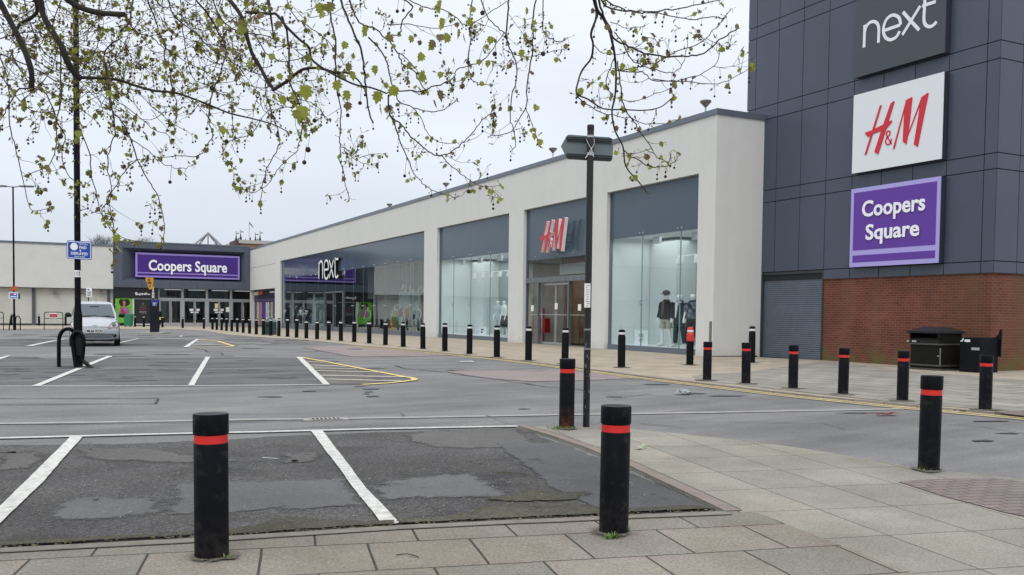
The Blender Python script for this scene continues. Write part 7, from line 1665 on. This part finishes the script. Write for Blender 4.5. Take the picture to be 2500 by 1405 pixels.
 (6.0, 3, 1.5, [(0, 180), (50, 250), (100, 275), (160, 270), (205, 310)]), (5.9, 3, 1.5, [(150, 0), (130, 60), (140, 120), (120, 180), (70, 230), (40, 260)]), (6, 2.8, 1.5, [(240, 60), (235, 120), (200, 170), (230, 210), (300, 230), (340, 270)]),
 (5.9, 2.8, 1.5, [(660, 220), (700, 240), (760, 250), (800, 290)]), (5.6, 2.6, 1.4, [(640, 290), (610, 330), (560, 345), (545, 380), (560, 395)]), (5.5, 3, 1.5, [(945, 60), (1000, 60), (1060, 70), (1110, 60)]), (5.4, 2.6, 1.5, [(975, 130), (1010, 160), (1020, 180)]),
]
bm_l, bm_t, bm_leaf, bm_seed = NB(), NB(), NB(), NB()
leafc = []
def leaf(pos, size, up=None, mi=0, fold=.35):
    """palmate leaf: five toothed lobes, folded along the midrib"""
    ax = Vector((TR.gauss(0, .5), TR.gauss(0, .5), -1 if TR.random() < .6 else TR.uniform(-1, 1))).normalized()
    if up is not None: ax = up
    sdv = ax.cross(Vector((TR.gauss(0, 1), TR.gauss(0, 1), TR.gauss(0, .6)))).normalized(); nn = ax.cross(sdv)
    half = [(0, 0), (.12, -.04), (.42, .10), (.30, .22), (.52, .40), (.33, .45), (.36, .66), (.18, .68), (0, 1.0)]
    f = TR.uniform(.1, .9)*fold*2
    mid = [bm_leaf.verts.new(pos+ax*(y*size)) for y in (0, .33, .66, 1.0)]
    for s in (1, -1):
        pts = [bm_leaf.verts.new(pos+ax*(y*size)+sdv*(x*size*s)+nn*(x*size*f+TR.uniform(-.02, .02)*size)) for x, y in half[1:-1]]
        fc = [(mid[0], pts[0], pts[1], pts[2], mid[1]), (mid[1], pts[2], pts[3], pts[4], mid[2]), (mid[2], pts[4], pts[5], pts[6], mid[3])]
        for q in fc:
            try: bm_leaf.faces.new(q if s > 0 else q[::-1]).material_index = mi
            except ValueError: pass
def bud(pos, d, size, mi):
    d = d.normalized(); sd_ = d.orthogonal().normalized(); u2 = d.cross(sd_)
    vs = [bm_leaf.verts.new(pos), bm_leaf.verts.new(pos+d*size*.5+sd_*size*.22), bm_leaf.verts.new(pos+d*size), bm_leaf.verts.new(pos+d*size*.5-sd_*size*.22+u2*size*.15)]
    bm_leaf.faces.new(vs).material_index = mi
def seedball(pos, r, mi=0):
    sphere(bm_seed, pos, r, 7, 5, mi)
def hang(pos, D):
    l = TR.uniform(.02, .055); q = pos-Vector((TR.uniform(-.01, .01), TR.uniform(-.01, .01), l)); tube(bm_t, [pos, (pos+q)/2+Vector((.003, 0, 0)), q], .0010, 3, cap=False); seedball(q, TR.uniform(.0045, .007))
    if TR.random() < .35: q2 = q-Vector((0, 0, .022)); tube(bm_t, [q, q2], .0009, 3, cap=False); seedball(q2, TR.uniform(.005, .008))
def cluster(pos, dirv, D, rich=1.0):
    n = TR.randint(1, 3) if rich < 1.2 else TR.randint(2, 5)
    for _ in range(n):
        d = (dirv*.5+Vector((TR.gauss(0, .6), TR.gauss(0, .6), TR.gauss(-.1, .6)))).normalized(); p1 = pos+d*TR.uniform(.006, .022); tube(bm_t, [pos, p1], .0011, 3, cap=False)
        z = TR.random()
        if z < .40: leaf(p1, TR.uniform(.015, .038), mi=TR.choice((0, 0, 1, 2)))
        else: bud(p1, d+Vector((0, 0, .3)), TR.uniform(.014, .03), TR.choice((0, 1, 2, 2)))
    if TR.random() < .30: hang(pos, D)
def side_twig(pos, dirv, length, w0, D, lvl=0, rich=1):
    n = max(3, int(length/.03)); pts = [pos]; d = dirv.normalized()
    curl = Vector((0, 0, TR.uniform(.02, .16)))
    for i in range(n):
        d = (d+curl+Vector((TR.gauss(0, .16), TR.gauss(0, .10), TR.gauss(0, .14)))).normalized(); pts.append(pts[-1]+d*(length/n))
    tube(bm_t, pts, [w0*(1-.6*i/n) for i in range(len(pts))], 4, cap=False)
    for i in range(1, len(pts)):
        if TR.random() < .36*rich: cluster(pts[i], d, D, rich)
    cluster(pts[-1], d, D, rich)
    if lvl < 1 and length > .13:
        for _ in range(TR.randint(0, 2)):
            i = TR.randint(1, len(pts)-2); dd = (pts[i+1]-pts[i]).normalized(); dd.rotate(Matrix.Rotation(TR.choice((-1, 1))*TR.uniform(.6, 1.2), 3, CF)); side_twig(pts[i], dd, length*TR.uniform(.35, .6), w0*.7, D, lvl+1, rich)
tops = []
for bi, (Dp, w0, w1, pl) in enumerate(BR):
    n = len(pl); pts = []
    ph = TR.uniform(0, 6.28); amp_ = .10 if w0 < 8 else .03
    for i, (x, y) in enumerate(pl): pts.append(at(x, y, Dp+amp_*sin(ph+i*1.1)))
    sm = smooth2(pts, 4)
    k = Dp/FPX/2*(.86 if w0 < 12 else .95); small = w0 < 7
    if small:
        for i in range(1, len(sm)-1): sm[i] = sm[i]+Vector((TR.gauss(0, .0022), TR.gauss(0, .003), TR.gauss(0, .0022)))
    rad_ = [(w0+(w1-w0)*i/(len(sm)-1))*k*(1.0+(.12*TR.random() if small else .05*sin(i))) for i in range(len(sm))]
    tube(bm_l if w0 >= 6 else bm_t, sm, rad_, 10 if w0 >= 6 else 5)
    if pl[0][1] <= 8: tops.append((sm[0], rad_[0], (sm[0]-sm[1]).normalized()))
    elif pl[0][0] <= 2: tops.append((sm[0], rad_[0], (sm[0]-sm[1]).normalized()))
    L = sum((a-b).length for a, b in zip(sm, sm[1:])); step = .055 if w0 < 6 else .10
    s_acc = 0
    xm = pl[0][0]
    rich = 1.0 if xm > 1400 else (1.25 if xm < 700 else 1.1)
    for a, b in zip(sm, sm[1:]):
        s_acc += (a-b).length
        if s_acc > step*TR.uniform(.6, 1.4):
            s_acc = 0; dd = (b-a).normalized(); side = TR.choice((-1, 1)); dd.rotate(Matrix.Rotation(side*TR.uniform(.5, 1.3), 3, CF)); dd.rotate(Matrix.Rotation(TR.uniform(-.7, .7), 3, CU))
            z = TR.random()
            dens = .42 if xm < 700 else (.30 if xm < 1400 else .16)
            if z < dens: side_twig(b, dd, TR.uniform(.05, .20), max(.0016, .6*k*2.2*.6), Dp, 0, rich)
            elif z < .93: cluster(b, dd, Dp, rich)
            # node knuckle
            if small: sphere(bm_t, b, rad_[0]*.95 if w0 < 3 else w1*k*1.35, 5, 4)
    if w1 < 4: cluster(sm[-1], (sm[-1]-sm[-2]).normalized(), Dp, rich)
# dense crown at the upper left
for _ in range(300):
    x, y = TR.uniform(0, 760), TR.random()**1.5*270; x = x*.75 if TR.random() < .4 else x; Dp = TR.uniform(5.4, 6.8); p0 = at(x, y, Dp); side_twig(p0, Vector((TR.uniform(-1, 1), TR.uniform(-.5, .5), TR.uniform(-1, .5))), TR.uniform(.14, .42), .0024, Dp, 0, .5)
# larger leaves and seed balls
for x, y, s, mi in [(745, 228, 38, 0), (740, 282, 44, 0), (722, 285, 30, 0), (688, 247, 24, 0), (713, 240, 28, 0), (895, 80, 30, 0), (820, 212, 28, 0), (832, 190, 26, 1), (925, 240, 30, 0), (968, 227, 30, 0), (1037, 198, 32, 0), (928, 268, 26, 0), (952, 270, 26, 2), (1070, 236, 28, 2), (1062, 258, 24, 2), (775, 24, 28, 0), (810, 22, 28, 1), (1095, 97, 26, 0), (1198, 100, 20, 0), (115, 415, 24, 1), (190, 330, 20, 0),
                    (505, 45, 20, 0), (540, 60, 20, 0), (560, 160, 20, 0), (630, 80, 18, 0), (680, 190, 18, 0), (845, 235, 26, 0), (852, 262, 22, 2), (1095, 210, 22, 1), (1080, 55, 20, 0), (1075, 12, 22, 0), (1310, 268, 20, 0), (1302, 335, 18, 0), (1320, 350, 18, 0), (1415, 225, 18, 0), (1240, 165, 16, 0), (283, 612, 26, 0), (285, 585, 22, 0), (280, 640, 14, 2), (263, 70, 14, 0), (540, 320, 20, 0), (555, 325, 18, 0), (500, 367, 16, 1), (506, 370, 14, 2), (735, 320, 26, 2), (742, 300, 26, 0), (755, 145, 22, 1), (265, 230, 18, 0), (310, 275, 16, 0), (190, 345, 16, 1), (1650, 395, 12, 0), (1590, 410, 12, 0), (1530, 405, 12, 1), (1497, 180, 16, 0), (1470, 209, 16, 0), (1490, 238, 14, 0)]+[(TR.uniform(380, 1300), TR.random()*190+8, TR.uniform(15, 25), TR.choice((0, 0, 1, 2))) for _ in range(45)]:
    Dp = 5.1 if x < 1400 else 4.6; leaf(at(x, y-s*.5, Dp-.03), s*Dp/FPX*1.05, up=Vector((TR.gauss(0, .45), TR.gauss(0, .3), -1)).normalized(), mi=mi, fold=.25)
for x, y, r in [(307, 325, 7), (122, 300, 6.5), (147, 333, 7), (235, 219, 5), (517, 215, 6), (553, 346, 5.5), (743, 397, 5.5), (752, 366, 7), (849, 282, 5), (768, 295, 5.5), (827, 232, 5), (879, 252, 5), (1178, 32, 6), (1208, 132, 6), (1143, 153, 5.5), (1326, 132, 6), (1144, 468, 5), (1496, 118, 5.5), (970, 28, 4.5), (802, 82, 5), (988, 430, 4), (985, 26, 4), (417, 171, 5), (415, 445, 4.5), (505, 315, 4)]:
    Dp = 5.2; q = at(x, y, Dp); seedball(q, r*Dp/FPX); tube(bm_t, [q, q+Vector((.01, 0, .1))], .0013, 3, cap=False)
# limbs above the picture join everything to the trunk
hub = Vector((tx, ty, 3.4)); crown0 = Vector((tx+.3, ty+.5, 4.6))
def limb(pts, r0, r1, bm=bm_l): sm = smooth2(pts, 5); tube(bm, sm, [r0+(r1-r0)*i/(len(sm)-1) for i in range(len(sm))], 12)
arms = []
ZA = 4.7
armpts = [[hub, crown0, Vector((-.6, 4.9, ZA)), Vector((.6, 5.5, ZA)), Vector((1.8, 5.4, ZA-.1)), Vector((2.9, 4.9, ZA-.2)), Vector((3.8, 4.2, ZA-.3))], [hub, Vector((tx+.6, ty+.9, 4.4)), Vector((-.6, 5.4, ZA-.25)), Vector((.3, 5.9, ZA-.2)), Vector((1.2, 6.2, ZA))], [hub, Vector((tx+.2, ty+1.2, 4.2)), Vector((-1.0, 5.6, 4.3)), Vector((-.4, 5.7, 4.2))]]
for i, a in enumerate(armpts): limb(a, .16-.03*i, .035)
dense = [q for a in armpts for q in smooth2(a[1:], 8)]
for q, r, d in tops:
    tgt = min(dense, key=lambda v: (v-q).length); up = q+d*.25+U0*.12
    sm = smooth2([q, up, (up+tgt)/2+U0*.08, tgt], 4); tube(bm_l if r > .006 else bm_t, sm, [r*(1+.5*i/len(sm)) for i in range(len(sm))], 6)
    for a_, b_ in list(zip(sm, sm[1:]))[2:]:
        if TR.random() < .5: side_twig(b_, Vector((TR.gauss(0, 1), TR.gauss(0, 1), TR.uniform(0, .8))), TR.uniform(.1, .3), .0024, 5, 0, 1)
bm = NB(); tube(bm, smooth2([Vector((tx, ty, PAV-.1)), Vector((tx+.02, ty, .3)), Vector((tx+.05, ty+.05, 1.8)), hub+Vector((0, 0, .1))], 5), [.36, .33, .31, .30, .29, .28, .27, .27, .26, .26, .25, .25, .24, .24, .23, .22], 18); part('trunk', bm, bark, tree, smooth=True)
limb([hub, Vector((tx-.8, ty-.4, 4.8)), Vector((tx-1.6, ty-.9, 5.8))], .15, .07); limb([hub, Vector((tx-.3, ty+.3, 5)), Vector((tx-.2, ty+.4, 7))], .17, .08)
part('limbs', bm_l, bark, tree, smooth=True)
def leaf_mat(name, c, tr):
    m = mat(name, c, .55, var=.35, vscale=11); b = m.node_tree.nodes['Principled BSDF']; t = m.node_tree; o = [n for n in t.nodes if n.type == 'OUTPUT_MATERIAL'][0]
    ts = N(t, 'ShaderNodeBsdfTranslucent'); ts.inputs[0].default_value = (*[min(1, x*tr) for x in c], 1); mx = N(t, 'ShaderNodeMixShader', Fac=.45); t.links.new(b.outputs[0], mx.inputs[1]); t.links.new(ts.outputs[0], mx.inputs[2]); t.links.new(mx.outputs[0], o.inputs[0]); return m
part('twigs', bm_t, twig_m, tree); part('leaves', bm_leaf, [leaf_mat('leaf_green', (.23, .255, .03), 1.6), leaf_mat('leaf_olive', (.18, .17, .045), 1.4), leaf_mat('leaf_bronze', (.15, .11, .05), 1.3)], tree)
part('seed_balls', bm_seed, mat('seed_brown', (.035, .022, .018), .9, bump=.5, bscale=200), tree)
print('stage tree')
